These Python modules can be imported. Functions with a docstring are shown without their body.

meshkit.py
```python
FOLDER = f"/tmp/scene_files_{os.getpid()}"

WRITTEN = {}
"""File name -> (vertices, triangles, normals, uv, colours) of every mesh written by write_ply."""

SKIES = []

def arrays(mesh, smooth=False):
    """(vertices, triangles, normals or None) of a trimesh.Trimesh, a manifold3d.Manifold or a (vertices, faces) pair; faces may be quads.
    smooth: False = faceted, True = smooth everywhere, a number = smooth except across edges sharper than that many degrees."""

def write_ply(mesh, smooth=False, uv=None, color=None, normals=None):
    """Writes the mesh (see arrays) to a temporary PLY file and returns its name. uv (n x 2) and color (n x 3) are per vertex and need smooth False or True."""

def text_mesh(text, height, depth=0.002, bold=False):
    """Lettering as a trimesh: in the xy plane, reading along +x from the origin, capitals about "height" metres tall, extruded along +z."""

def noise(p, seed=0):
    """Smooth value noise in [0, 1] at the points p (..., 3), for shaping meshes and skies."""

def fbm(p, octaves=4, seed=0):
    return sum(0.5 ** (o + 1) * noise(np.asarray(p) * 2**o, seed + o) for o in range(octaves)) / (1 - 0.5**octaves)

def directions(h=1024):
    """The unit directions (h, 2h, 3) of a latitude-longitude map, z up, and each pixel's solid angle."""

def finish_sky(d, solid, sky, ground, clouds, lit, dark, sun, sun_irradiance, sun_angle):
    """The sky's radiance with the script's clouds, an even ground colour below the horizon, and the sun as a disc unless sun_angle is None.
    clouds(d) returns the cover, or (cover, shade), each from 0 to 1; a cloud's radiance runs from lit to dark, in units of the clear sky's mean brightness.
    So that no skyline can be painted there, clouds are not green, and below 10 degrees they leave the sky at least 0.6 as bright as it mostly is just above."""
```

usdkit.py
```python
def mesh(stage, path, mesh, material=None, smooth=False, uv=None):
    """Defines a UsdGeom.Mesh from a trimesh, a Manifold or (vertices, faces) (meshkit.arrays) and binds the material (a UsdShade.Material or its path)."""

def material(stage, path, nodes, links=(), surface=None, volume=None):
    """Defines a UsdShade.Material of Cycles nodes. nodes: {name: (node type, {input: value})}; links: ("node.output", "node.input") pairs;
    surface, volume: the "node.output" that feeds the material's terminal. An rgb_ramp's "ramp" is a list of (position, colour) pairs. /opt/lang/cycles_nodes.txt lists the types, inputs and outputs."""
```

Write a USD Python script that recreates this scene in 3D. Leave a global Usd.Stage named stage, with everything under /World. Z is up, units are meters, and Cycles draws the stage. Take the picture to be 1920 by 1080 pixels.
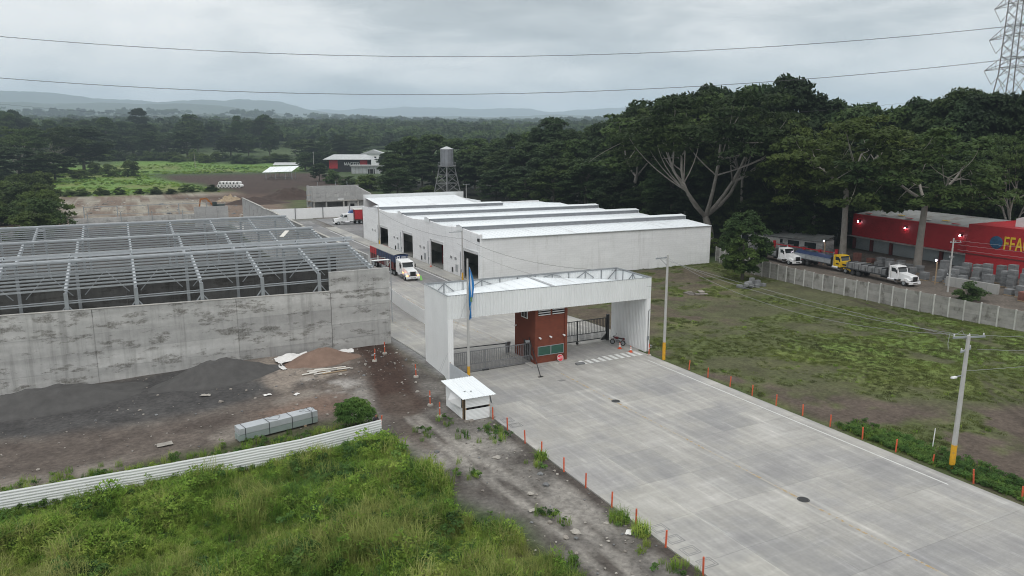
import math, numpy as np, trimesh, usdkit, meshkit, manifold3d as m3
from pxr import Usd, UsdGeom, UsdLux, UsdShade, Gf, Sdf, Vt

stage = Usd.Stage.CreateInMemory()
UsdGeom.SetStageUpAxis(stage, "Z")
UsdGeom.SetStageMetersPerUnit(stage, 1.0)
UsdGeom.Xform.Define(stage, "/World")
UsdGeom.Scope.Define(stage, "/World/Looks")
rng = np.random.default_rng(7)

# ------------------------------------------------------------------ camera, sky, sun, exposure
YAW, PITCH, CAMH = math.radians(27.468), math.radians(11.231), 23.0
cam = UsdGeom.Camera.Define(stage, "/World/camera")
cam.CreateHorizontalApertureAttr(36.0)
cam.CreateFocalLengthAttr(36.0 * 1400 / 1920)
cam.CreateClippingRangeAttr((0.1, 30000.0))
cam.CreateExposureAttr(0.08)
R_ = (math.cos(YAW), -math.sin(YAW), 0)
F_ = (math.sin(YAW) * math.cos(PITCH), math.cos(YAW) * math.cos(PITCH), -math.sin(PITCH))
U_ = (math.sin(YAW) * math.sin(PITCH), math.cos(YAW) * math.sin(PITCH), math.cos(PITCH))
cam.AddTransformOp().Set(Gf.Matrix4d(*R_, 0, *U_, 0, -F_[0], -F_[1], -F_[2], 0, 0, 0, CAMH, 1))

SUN_EL, SUN_ROT = math.radians(58), math.radians(215)      # direction towards the sun, rotation from +y towards +x
dome = UsdLux.DomeLight.Define(stage, "/World/sky")
dome.GetPrim().SetCustomDataByKey("kind", "structure")
SKYN = {
    "sky": ("sky_texture", {"sky_type": "single_scattering", "sun_disc": False, "sun_elevation": SUN_EL, "sun_rotation": SUN_ROT}),
    "tc": ("texture_coordinate", {}),
    "sep": ("separate_xyz", {}),
    "flat": ("mapping", {"location": (0.35, 0.1, 0.0), "scale": (1.0, 1.0, 3.8)}),
    "n1": ("noise_texture", {"scale": 1.6, "detail": 7.0, "roughness": 0.52, "distortion": 0.6}),
    "n2": ("noise_texture", {"scale": 6.5, "detail": 6.0, "roughness": 0.55, "distortion": 0.2}),
    "add": ("math", {"math_type": "multiply_add", "value2": 0.35}),
    "cl": ("rgb_ramp", {"ramp": [(0.0, (3.5, 3.7, 3.7)), (0.50, (4.0, 4.2, 4.2)), (0.575, (5.4, 5.6, 5.55)), (0.64, (7.4, 7.45, 7.3)), (0.71, (9.4, 9.3, 9.0)), (0.80, (10.9, 10.6, 10.2)), (1.0, (11.0, 10.7, 10.3))]}),
    "el": ("rgb_ramp", {"ramp": [(0.0, (0.95, 0.98, 1.0)), (0.06, (1.04, 1.04, 1.03)), (0.13, (1.06, 1.06, 1.06)), (0.25, (1.04, 1.04, 1.04)), (0.5, (1.25, 1.25, 1.25)), (1.0, (1.5, 1.5, 1.5))]}),
    "mul": ("mix", {"mix_type": "multiply", "fac": 1.0}),
    "mix": ("mix", {"mix_type": "mix", "fac": 0.95}),
    "bg": ("background_shader", {"strength": 0.1}),
}
m_sky = usdkit.material(stage, "/World/Looks/overcast_sky", SKYN, [
    ("tc.generated", "sep.vector"), ("tc.generated", "flat.vector"), ("flat.vector", "n1.vector"), ("flat.vector", "n2.vector"),
    ("n2.fac", "add.value1"), ("n1.fac", "add.value3"), ("add.value", "cl.fac"), ("sep.z", "el.fac"),
    ("cl.color", "mul.color1"), ("el.color", "mul.color2"), ("sky.color", "mix.color1"), ("mul.color", "mix.color2"), ("mix.color", "bg.color")], surface="bg.background")
UsdShade.MaterialBindingAPI.Apply(dome.GetPrim()).Bind(m_sky)
sun = UsdLux.DistantLight.Define(stage, "/World/sun")
sun.CreateIntensityAttr(0.22)
sun.CreateAngleAttr(30.0)
sun.CreateColorAttr((1.0, 0.97, 0.93))
sun.GetPrim().CreateAttribute("inputs:normalize", Sdf.ValueTypeNames.Bool).Set(True)
sun.AddRotateXYZOp().Set((90 - math.degrees(SUN_EL), 0, 180 - math.degrees(SUN_ROT)))

# ------------------------------------------------------------------ helpers
class G:
    """Collects shapes into one mesh."""
    def __init__(s): s.v, s.f, s.n = [], [], 0
    def add(s, v, f):
        v = np.asarray(v, float).reshape(-1, 3); f = np.asarray(f, int)
        if f.shape[1] == 4: f = np.vstack([f[:, [0, 1, 2]], f[:, [0, 2, 3]]])
        s.v.append(v); s.f.append(f + s.n); s.n += len(v); return s
    def box(s, a, b):
        (x0, y0, z0), (x1, y1, z1) = a, b
        v = [(x0,y0,z0),(x1,y0,z0),(x1,y1,z0),(x0,y1,z0),(x0,y0,z1),(x1,y0,z1),(x1,y1,z1),(x0,y1,z1)]
        return s.add(v, BOXF)
    def cbox(s, c, d): 
        c, d = np.array(c, float), np.array(d, float) / 2
        return s.box(c - d, c + d)
    def bbox(s, a, b, r=0.03):
        """box with chamfered vertical and top edges"""
        (x0,y0,z0),(x1,y1,z1) = a, b
        ring = lambda i, z: [(x0+i+r,y0+i,z),(x1-i-r,y0+i,z),(x1-i,y0+i+r,z),(x1-i,y1-i-r,z),(x1-i-r,y1-i,z),(x0+i+r,y1-i,z),(x0+i,y1-i-r,z),(x0+i,y0+i+r,z)]
        v = ring(0, z0) + ring(0, z1 - r) + ring(r, z1)
        f = []
        for k in range(2):
            for i in range(8): f.append((k*8+i, k*8+(i+1)%8, (k+1)*8+(i+1)%8, (k+1)*8+i))
        s.add(v, f); o = 16
        t = [(o, o+i, o+i+1) for i in range(1, 7)]
        return s.add(v, t + [(0, i+1, i) for i in range(1, 7)])
    def beam(s, p, q, w, h=None, up=(0, 0, 1)):
        p, q = np.array(p, float), np.array(q, float); h = h or w
        d = q - p; d /= np.linalg.norm(d) + 1e-12
        if abs(d @ np.array(up, float)) > 0.98: up = (1, 0, 0) if abs(d[0]) < 0.9 else (0, 1, 0)
        a = np.cross(d, up); a /= np.linalg.norm(a); b = np.cross(a, d)
        o = [(-1,-1),(1,-1),(1,1),(-1,1)]
        v = [p + a*i*w/2 + b*j*h/2 for i, j in o] + [q + a*i*w/2 + b*j*h/2 for i, j in o]
        return s.add(v, BOXF)
    def tube(s, pts, r, n=6, cap=True):
        p = np.asarray(pts, float); r = np.broadcast_to(np.asarray(r, float), (len(p),))
        t = np.gradient(p, axis=0); t /= np.linalg.norm(t, axis=1, keepdims=True) + 1e-12
        ref = np.array([0, 0, 1.0]) if abs(t[:, 2]).mean() < 0.8 else np.array([1.0, 0, 0])
        a = np.cross(t, ref); a /= np.linalg.norm(a, axis=1, keepdims=True) + 1e-12; b = np.cross(t, a)
        an = np.arange(n) * 2 * np.pi / n
        v = p[:, None] + r[:, None, None] * (np.cos(an)[None, :, None] * a[:, None] + np.sin(an)[None, :, None] * b[:, None])
        f = [(i*n+j, i*n+(j+1)%n, (i+1)*n+(j+1)%n, (i+1)*n+j) for i in range(len(p)-1) for j in range(n)]
        s.add(v.reshape(-1, 3), f)
        if cap:
            for o in (0, (len(p)-1)*n): s.add(v.reshape(-1, 3)[o:o+n], [(0, i, i+1) for i in range(1, n-1)])
        return s
    def cyl(s, p, q, r0, r1=None, n=12): return s.tube([p, q], [r0, r0 if r1 is None else r1], n)
    def lathe(s, prof, n=24, c=(0, 0)):
        an = np.arange(n) * 2 * np.pi / n
        v = np.array([[(c[0] + r*np.cos(t), c[1] + r*np.sin(t), z) for t in an] for r, z in prof]).reshape(-1, 3)
        f = [(i*n+j, i*n+(j+1)%n, (i+1)*n+(j+1)%n, (i+1)*n+j) for i in range(len(prof)-1) for j in range(n)]
        return s.add(v, f)
    def quad(s, a, b, c, d): return s.add([a, b, c, d], [(0, 1, 2, 3)])
    def prism(s, poly, p0, ax_u, ax_v, ax_w, depth):
        """polygon (convex) in u,v at p0, extruded along w"""
        p0, u, v_, w_ = (np.array(x, float) for x in (p0, ax_u, ax_v, ax_w)); n = len(poly)
        a = np.array([p0 + u*x + v_*y for x, y in poly]); b = a + w_ * depth
        s.add(np.vstack([a, b]), [(i, (i+1)%n, n+(i+1)%n, n+i) for i in range(n)])
        s.add(a, [(0, i+1, i) for i in range(1, n-1)]); return s.add(b, [(0, i, i+1) for i in range(1, n-1)])
    def corr(s, p0, u, v_, nrm, width, length, pitch=0.2, depth=0.035, kind="trap"):
        """corrugated sheet: profile runs across u, extruded along v, bulging along nrm; both faces"""
        p0, u, v_, nrm = (np.array(x, float) for x in (p0, u, v_, nrm))
        k = max(1, round(width / pitch)); pit = width / k
        base = [(0, 0), (.25, 0), (.35, 1), (.65, 1), (.75, 0)] if kind == "trap" else [(t/6, .5 - .5*math.cos(2*math.pi*t/6)) for t in range(6)]
        pr = [((i + a) * pit, b * depth) for i in range(k) for a, b in base] + [(width, 0)]
        a = np.array([p0 + u*x + nrm*y for x, y in pr]); n = len(a)
        return s.add(np.vstack([a, a + v_*length]), [(i, i+1, n+i+1, n+i) for i in range(n-1)])
    def arr(s):
        return np.vstack(s.v), np.vstack(s.f)
    def mv(s, off=(0, 0, 0), rz=0.0, sc=1.0):
        c, q = math.cos(rz), math.sin(rz); m = np.array([[c, -q, 0], [q, c, 0], [0, 0, 1]]) * sc
        s.v = [x @ m.T + np.array(off, float) for x in s.v]; return s
    def join(s, o):
        for v, f in zip(o.v, o.f): pass
        v, f = o.arr(); return s.add(v, f)
BOXF = np.array([(0,3,2,1),(4,5,6,7),(0,1,5,4),(1,2,6,5),(2,3,7,6),(3,0,4,7)])

_names = {}
def numbered(parent, name):
    k = (parent, name); i = _names.get(k, 0); _names[k] = i + 1
    return f"{parent}/{name}" if i == 0 else f"{parent}/{name}_{i:03d}"
def setd(prim, **kw):
    for k, v in kw.items():
        if v: prim.SetCustomDataByKey(k, v)
def put_mesh(path, g, mat, smooth=False):
    v, f = g.arr() if isinstance(g, G) else g
    return usdkit.mesh(stage, path, (v, f), MAT[mat] if isinstance(mat, str) else mat, smooth=smooth).GetPrim()
class T:
    """A thing: an Xform at its base whose children are its parts. Local coordinates."""
    def __init__(s, name, label, cat, loc=(0, 0, 0), rz=0.0, group=None, kind=None, root="/World", scale=None):
        s.path = numbered(root, name); x = UsdGeom.Xform.Define(stage, s.path)
        x.AddTranslateOp().Set(Gf.Vec3d(*map(float, loc))); x.AddRotateZOp().Set(math.degrees(rz))
        s.prim = x.GetPrim(); s.loc, s.rz = np.array(loc, float), rz
        setd(s.prim, label=label, category=cat, group=group, kind=kind)
    def part(s, name, g, mat, smooth=False, label=None, kind=None, world=False, under=None):
        if world: g.mv(-s.loc)
        p = put_mesh(numbered(under or s.path, name), g, mat, smooth); setd(p, label=label, kind=kind); return str(p.GetPath())
def single(name, label, cat, g, mat, smooth=False, group=None, kind=None):
    p = put_mesh(numbered("/World", name), g, mat, smooth); setd(p, label=label, category=cat, group=group, kind=kind); return p
CLS = {}
def proto(name):
    p = stage.CreateClassPrim(f"/World/{name}"); return str(p.GetPath())
def copy_of(cls, name, label, cat, loc, rz=0.0, scale=(1, 1, 1), group=None):
    x = UsdGeom.Xform.Define(stage, numbered("/World", name)); p = x.GetPrim()
    p.GetReferences().AddInternalReference(Sdf.Path(cls)); p.SetInstanceable(True)
    x.AddTranslateOp().Set(Gf.Vec3d(*map(float, loc))); x.AddRotateZOp().Set(math.degrees(rz)); x.AddScaleOp().Set(Gf.Vec3f(*map(float, scale)))
    setd(p, label=label, category=cat, group=group); return p
def instancer(name, protos, pts, idx, scl, rots, kind="stuff", label=None, cat=None, tilt=None):
    """protos: list of (G, material). One object of countless pieces."""
    path = numbered("/World", name); pi = UsdGeom.PointInstancer.Define(stage, path); rel = []
    for i, (g, mat) in enumerate(protos):
        pp = f"{path}/{name}_kind" + ("" if i == 0 else f"_{i:03d}"); put_mesh(pp, g, mat); rel.append(pp)
    pi.CreatePrototypesRel().SetTargets([Sdf.Path(r) for r in rel])
    pi.CreatePositionsAttr(Vt.Vec3fArray.FromNumpy(np.asarray(pts, np.float32)))
    pi.CreateProtoIndicesAttr(Vt.IntArray.FromNumpy(np.asarray(idx, np.int32)))
    pi.CreateScalesAttr(Vt.Vec3fArray.FromNumpy(np.asarray(scl, np.float32)))
    pi.CreateOrientationsAttr(Vt.QuathArray([Gf.Quath(float(math.cos(r/2)), 0.0, 0.0, float(math.sin(r/2))) for r in rots]))
    setd(pi.GetPrim(), kind=kind, label=label, category=cat)
def S(x): x = np.clip(x, 0, 1); return x * x * (3 - 2 * x)
def P3(x, y, z=0): return np.stack([np.asarray(x, float), np.asarray(y, float), np.zeros_like(np.asarray(x, float)) + z], -1)
def fb(x, y, sc, oc=4, seed=0): return meshkit.fbm(P3(x, y) / sc, oc, seed)

# ------------------------------------------------------------------ materials
MAT = {}
def mat(name, col, rough=0.6, metal=0.0, var=0.0, nscale=1.0, bump=0.0, bscale=8.0, spec=0.4, rnd=0.0, dirt=None, emit=None, stretch=(1, 1, 1), coord="position"):
    """Principled colour with world-noise variation, optional bump, per-object tone and a second (dirt) colour in noise blotches."""
    c = np.array(col, float)
    N = {"geo": ("geometry", {}), "tc": ("texture_coordinate", {}), "mp": ("mapping", {"scale": tuple(np.array(stretch, float))}),
         "n": ("noise_texture", {"scale": nscale, "detail": 6.0, "roughness": 0.6}),
         "r": ("rgb_ramp", {"ramp": [(0.25, tuple(c * (1 - var))), (0.5, tuple(c)), (0.75, tuple(np.minimum(c * (1 + var), 0.95)))]}),
         "p": ("principled_bsdf", {"roughness": rough, "metallic": metal, "specular_ior_level": spec})}
    src = "geo.position" if coord == "position" else "tc.object"
    L = [(src, "mp.vector"), ("mp.vector", "n.vector"), ("n.fac", "r.fac")]
    out = "r.color"
    if dirt:
        dcol, amount, dscale, dstretch = dirt
        N["mp2"] = ("mapping", {"scale": dstretch}); N["n2"] = ("noise_texture", {"scale": dscale, "detail": 8.0, "roughness": 0.62})
        N["r2"] = ("rgb_ramp", {"ramp": [(0.62 - amount, (0, 0, 0)), (0.72 - amount, (0.85, 0.85, 0.85))]}); N["mx"] = ("mix", {"color2": dcol})
        L += [(src, "mp2.vector"), ("mp2.vector", "n2.vector"), ("n2.fac", "r2.fac"), ("r2.color", "mx.fac"), (out, "mx.color1")]; out = "mx.color"
    if rnd:
        N["oi"] = ("object_info", {}); N["rr"] = ("map_range", {"from_min": 0.0, "from_max": 1.0, "to_min": 1 - rnd, "to_max": 1 + rnd})
        N["cc"] = ("combine_color", {}); N["mm"] = ("mix", {"mix_type": "multiply", "fac": 1.0})
        L += [("oi.random", "rr.value"), ("rr.result", "cc.r"), ("rr.result", "cc.g"), ("rr.result", "cc.b"), (out, "mm.color1"), ("cc.color", "mm.color2")]; out = "mm.color"
    L.append((out, "p.base_color"))
    if bump:
        N["bn"] = ("noise_texture", {"scale": bscale, "detail": 5.0, "roughness": 0.6}); N["b"] = ("bump", {"strength": bump, "distance": 0.05})
        L += [(src, "bn.vector"), ("bn.fac", "b.height"), ("b.normal", "p.normal")]
    if emit: N["p"][1].update({"emission_color": emit[0], "emission_strength": emit[1]})
    MAT[name] = usdkit.material(stage, f"/World/Looks/{name}", N, L, surface="p.BSDF"); return MAT[name]

mat("white_cladding", (0.70, 0.72, 0.73), 0.45, var=0.04, nscale=0.6, rnd=0.02, dirt=((0.58, 0.58, 0.56), 0.0, 0.5, (1, 1, .3)))
mat("white_trim", (0.78, 0.79, 0.80), 0.45, var=0.03)
mat("roof_white", (0.76, 0.80, 0.83), 0.4, var=0.04, nscale=0.3, dirt=((0.6, 0.62, 0.64), 0.04, 0.4, (1, .2, 1)))
mat("roof_zinc", (0.42, 0.44, 0.45), 0.45, metal=0.25, var=0.12, nscale=0.3)
mat("roof_old", (0.30, 0.31, 0.31), 0.6, var=0.2, nscale=0.3, dirt=((0.2, 0.18, 0.16), 0.08, 0.5, (1, 1, 1)))
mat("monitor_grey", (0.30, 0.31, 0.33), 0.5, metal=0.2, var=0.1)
mat("galv", (0.30, 0.325, 0.345), 0.45, metal=0.3, var=0.12, nscale=1.2, rnd=0.06)
mat("galv_bright", (0.46, 0.49, 0.52), 0.42, metal=0.3, var=0.1, nscale=1.2)
mat("galv_green", (0.30, 0.36, 0.35), 0.42, metal=0.25, var=0.1, nscale=1.5, rnd=0.08)
mat("pylon_steel", (0.19, 0.195, 0.20), 0.5, metal=0.3, var=0.1)
mat("tank_grey", (0.20, 0.21, 0.23), 0.5, metal=0.3, var=0.15, nscale=0.8, dirt=((0.2, 0.2, 0.21), 0.05, 0.8, (1, 1, .2)))
mat("gate_steel", (0.17, 0.175, 0.185), 0.45, metal=0.2, var=0.08)
mat("gate_dark", (0.035, 0.037, 0.04), 0.5, var=0.1)
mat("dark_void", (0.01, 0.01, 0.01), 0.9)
mat("inside_wall", (0.42, 0.43, 0.40), 0.8, var=0.1)
mat("inside_floor", (0.2, 0.2, 0.19), 0.8, var=0.1)
mat("pole_concrete", (0.40, 0.40, 0.39), 0.8, var=0.1, nscale=3, dirt=((0.3, 0.3, 0.28), 0.04, 1.5, (1, 1, .3)))
mat("yellow_paint", (0.62, 0.33, 0.02), 0.55, var=0.12, nscale=3, dirt=((0.4, 0.25, 0.08), 0.06, 4, (1, 1, 1)))
mat("road_yellow", (0.38, 0.27, 0.12), 0.8, var=0.15, nscale=2, dirt=((0.36, 0.36, 0.35), 0.22, 3.0, (1, 1, 1)))
mat("road_white", (0.66, 0.67, 0.66), 0.8, var=0.1, nscale=2, dirt=((0.42, 0.42, 0.42), 0.08, 4.0, (1, 1, 1)))
mat("orange_paint", (0.52, 0.10, 0.045), 0.6, var=0.15, nscale=4, rnd=0.15)
mat("cone_orange", (0.62, 0.09, 0.03), 0.5, var=0.1)
mat("white_paint", (0.72, 0.73, 0.73), 0.4, var=0.04)
mat("truck_white", (0.72, 0.73, 0.74), 0.3, var=0.04, dirt=((0.5, 0.47, 0.43), 0.02, 1.5, (1, 1, .4)), spec=0.5)
mat("truck_yellow", (0.62, 0.40, 0.02), 0.35, var=0.05, spec=0.5)
mat("red_paint", (0.38, 0.018, 0.025), 0.5, var=0.08, nscale=0.4)
mat("red_tarp", (0.40, 0.025, 0.035), 0.7, var=0.12, nscale=1.2, bump=0.3, bscale=1.5)
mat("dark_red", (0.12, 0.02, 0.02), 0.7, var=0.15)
mat("blue_tarp", (0.018, 0.035, 0.09), 0.6, var=0.2, nscale=1.2, bump=0.4, bscale=1.5)
mat("grey_tarp", (0.30, 0.30, 0.28), 0.8, var=0.12, nscale=0.8, bump=0.3, bscale=1.0)
mat("blue_cap", (0.03, 0.07, 0.2), 0.5)
mat("rubber", (0.018, 0.018, 0.018), 0.8, var=0.2)
mat("chrome", (0.6, 0.6, 0.62), 0.25, metal=0.9)
mat("black_paint", (0.015, 0.015, 0.016), 0.4)
mat("glass_dark", (0.02, 0.025, 0.028), 0.08, spec=0.6)
mat("stop_red", (0.55, 0.03, 0.05), 0.4)
mat("sign_yellow", (0.70, 0.45, 0.03), 0.5)
mat("globe_blue", (0.02, 0.08, 0.16), 0.5, var=0.5, nscale=2)
mat("motor_red", (0.10, 0.01, 0.015), 0.35, spec=0.5)
mat("flag_blue", (0.03, 0.20, 0.50), 0.8, var=0.1, nscale=3)
mat("flag_white", (0.72, 0.73, 0.74), 0.8)
mat("flag_crest", (0.12, 0.22, 0.10), 0.8, var=0.5, nscale=14)
mat("wood", (0.30, 0.22, 0.14), 0.8, var=0.25, nscale=6)
mat("pale_board", (0.62, 0.60, 0.56), 0.8, var=0.12, nscale=4)
mat("plastic_white", (0.72, 0.71, 0.70), 0.6, var=0.1, nscale=2)
mat("skin", (0.26, 0.13, 0.085), 0.6)
mat("cloth_dark", (0.03, 0.028, 0.035), 0.9, var=0.2)
mat("cloth_orange", (0.55, 0.16, 0.07), 0.9)
mat("excavator_orange", (0.28, 0.11, 0.03), 0.6, var=0.2)
mat("excavator_dark", (0.03, 0.045, 0.045), 0.6)
mat("wire", (0.05, 0.05, 0.055), 0.6)
mat("wire_pale", (0.30, 0.31, 0.32), 0.5)
mat("insulator", (0.55, 0.56, 0.57), 0.4)
mat("truss_grey", (0.22, 0.235, 0.25), 0.5, metal=0.2, var=0.08)
mat("block_grey", (0.165, 0.17, 0.175), 0.9, var=0.18, nscale=1.5, rnd=0.2, bump=0.4, bscale=6)
mat("block_red", (0.17, 0.075, 0.06), 0.9, var=0.18, nscale=1.5, rnd=0.15)
mat("brick_dark", (0.12, 0.085, 0.07), 0.9, var=0.2)
mat("cement_sheet", (0.30, 0.30, 0.29), 0.8, var=0.08, nscale=0.5, rnd=0.06, dirt=((0.25, 0.24, 0.22), 0.05, 0.6, (1, 1, .3)))
mat("fence_panel", (0.27, 0.265, 0.25), 0.9, var=0.2, nscale=1.1, rnd=0.14, dirt=((0.12, 0.115, 0.10), 0.07, 0.8, (1, 1, .6)))
mat("fence_post", (0.46, 0.46, 0.44), 0.85, var=0.12, nscale=1.5, rnd=0.1)
mat("shutter_grey", (0.27, 0.30, 0.31), 0.55, var=0.06, nscale=0.5)
mat("stone", (0.22, 0.20, 0.18), 0.9, var=0.3, nscale=2, rnd=0.3)
mat("stone_pale", (0.34, 0.32, 0.29), 0.9, var=0.2, nscale=2, rnd=0.15)
mat("rust", (0.22, 0.09, 0.04), 0.9, var=0.3)
mat("sand_brown", (0.20, 0.135, 0.105), 0.95, var=0.2, nscale=1.2, bump=0.7, bscale=4)
mat("sand_dark", (0.075, 0.073, 0.072), 0.95, var=0.22, nscale=1.0, bump=0.7, bscale=4)
mat("soil_dark", (0.055, 0.038, 0.032), 0.95, var=0.3, nscale=0.6, bump=0.8, bscale=2)
mat("pipe_white", (0.72, 0.72, 0.71), 0.5, var=0.06)
mat("lamp_lit", (0.9, 0.9, 0.9), 0.4, emit=((1.0, 0.86, 1.0), 60.0))
mat("head_lit", (0.9, 0.5, 0.3), 0.4, emit=((1.0, 0.25, 0.06), 4.0))
mat("louver", (0.68, 0.69, 0.70), 0.5)
mat("green_glass", (0.02, 0.075, 0.055), 0.1, spec=0.6, var=0.1)
mat("manhole", (0.035, 0.036, 0.038), 0.6, metal=0.2, var=0.3, nscale=6)
mat("bark_pale", (0.27, 0.25, 0.225), 0.9, var=0.22, nscale=1.0, bump=0.5, bscale=4)
mat("bark_dark", (0.10, 0.09, 0.075), 0.9, var=0.25, nscale=1.0)
mat("hill_green", (0.038, 0.060, 0.036), 0.95, var=0.35, nscale=0.012, dirt=((0.10, 0.12, 0.05), 0.02, 0.004, (1, 1, 1)))

# poured concrete slabs of the road and yard: streaks along the traffic, trowel swirls, damp patches, slab tones
JOINTS = [(0.0, (1.15,) * 3), (0.03, (1, 1, 1))]
for _x, _w, _v in ((30.05, .14, 1.22), (33.85, .14, 1.2), (36.95, .18, 1.25), (38.1, .22, 1.3), (41.25, .12, 1.15), (45.15, .14, 1.2), (48.9, .45, 1.25)):
    JOINTS += [((_x - _w - 26) / 24, (1, 1, 1)), ((_x - 26) / 24, (_v,) * 3), ((_x + _w - 26) / 24, (1, 1, 1))]
def slab_material(name, base, dark):
    N = {"geo": ("geometry", {}), "m1": ("mapping", {"scale": (1.5, 0.16, 1)}), "n1": ("noise_texture", {"scale": 1.1, "detail": 10.0, "roughness": 0.72}),
         "m2": ("mapping", {"scale": (0.22, 1.5, 1)}), "n2": ("noise_texture", {"scale": 0.9, "detail": 10.0, "roughness": 0.74}),
         "n3": ("noise_texture", {"scale": 0.16, "detail": 7.0, "roughness": 0.6}), "n4": ("noise_texture", {"scale": 5.0, "detail": 6.0, "roughness": 0.7}),
         "r1": ("rgb_ramp", {"ramp": [(0.34, (0.86, 0.86, 0.87)), (0.48, (0.97, 0.97, 0.97)), (0.58, (1.06, 1.06, 1.06)), (0.68, (1.34, 1.34, 1.34))]}),
         "r2": ("rgb_ramp", {"ramp": [(0.34, (0.93, 0.93, 0.93)), (0.52, (1, 1, 1)), (0.64, (1.12, 1.12, 1.12))]}),
         "r3": ("rgb_ramp", {"ramp": [(0.36, (0.84, 0.84, 0.86)), (0.46, (0.95, 0.95, 0.95)), (0.54, (1.04, 1.03, 1.0)), (0.66, (1.2, 1.19, 1.17))]}),
         "r4": ("rgb_ramp", {"ramp": [(0.3, (0.93, 0.93, 0.93)), (0.7, (1.06, 1.06, 1.06))]}),
         "sx": ("separate_xyz", {}), "mx": ("map_range", {"from_min": 26.0, "from_max": 50.0}), "rj": ("rgb_ramp", {"ramp": JOINTS}), "x5": ("mix", {"mix_type": "multiply", "fac": 0.75}),
         "oi": ("object_info", {}), "ro": ("rgb_ramp", {"ramp": [(0.0, tuple(dark)), (0.35, tuple(np.array(base) * 0.96)), (1.0, tuple(np.array(base) * 1.05))]}),
         "x1": ("mix", {"mix_type": "multiply", "fac": 1.0}), "x2": ("mix", {"mix_type": "multiply", "fac": 1.0}), "x3": ("mix", {"mix_type": "multiply", "fac": 1.0}), "x4": ("mix", {"mix_type": "multiply", "fac": 1.0}),
         "b": ("bump", {"strength": 0.15, "distance": 0.02}), "p": ("principled_bsdf", {"roughness": 0.75, "specular_ior_level": 0.35})}
    L = [("geo.position", "m1.vector"), ("geo.position", "m2.vector"), ("m1.vector", "n1.vector"), ("m2.vector", "n2.vector"), ("geo.position", "n3.vector"), ("geo.position", "n4.vector"),
         ("n1.fac", "r1.fac"), ("n2.fac", "r2.fac"), ("n3.fac", "r3.fac"), ("n4.fac", "r4.fac"), ("oi.random", "ro.fac"), ("ro.color", "x1.color1"), ("r1.color", "x1.color2"),
         ("x1.color", "x2.color1"), ("r2.color", "x2.color2"), ("x2.color", "x3.color1"), ("r3.color", "x3.color2"), ("x3.color", "x4.color1"), ("r4.color", "x4.color2"), ("geo.position", "sx.vector"), ("sx.x", "mx.value"), ("mx.result", "rj.fac"), ("x4.color", "x5.color1"), ("rj.color", "x5.color2"), ("x5.color", "p.base_color"),
         ("n4.fac", "b.height"), ("b.normal", "p.normal")]
    MAT[name] = usdkit.material(stage, f"/World/Looks/{name}", N, L, surface="p.BSDF")
slab_material("slab_concrete", (0.335, 0.33, 0.32), (0.295, 0.293, 0.29))
slab_material("slab_dark", (0.20, 0.20, 0.205), (0.16, 0.16, 0.165))
slab_material("slab_pale", (0.35, 0.345, 0.33), (0.32, 0.317, 0.305))

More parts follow.
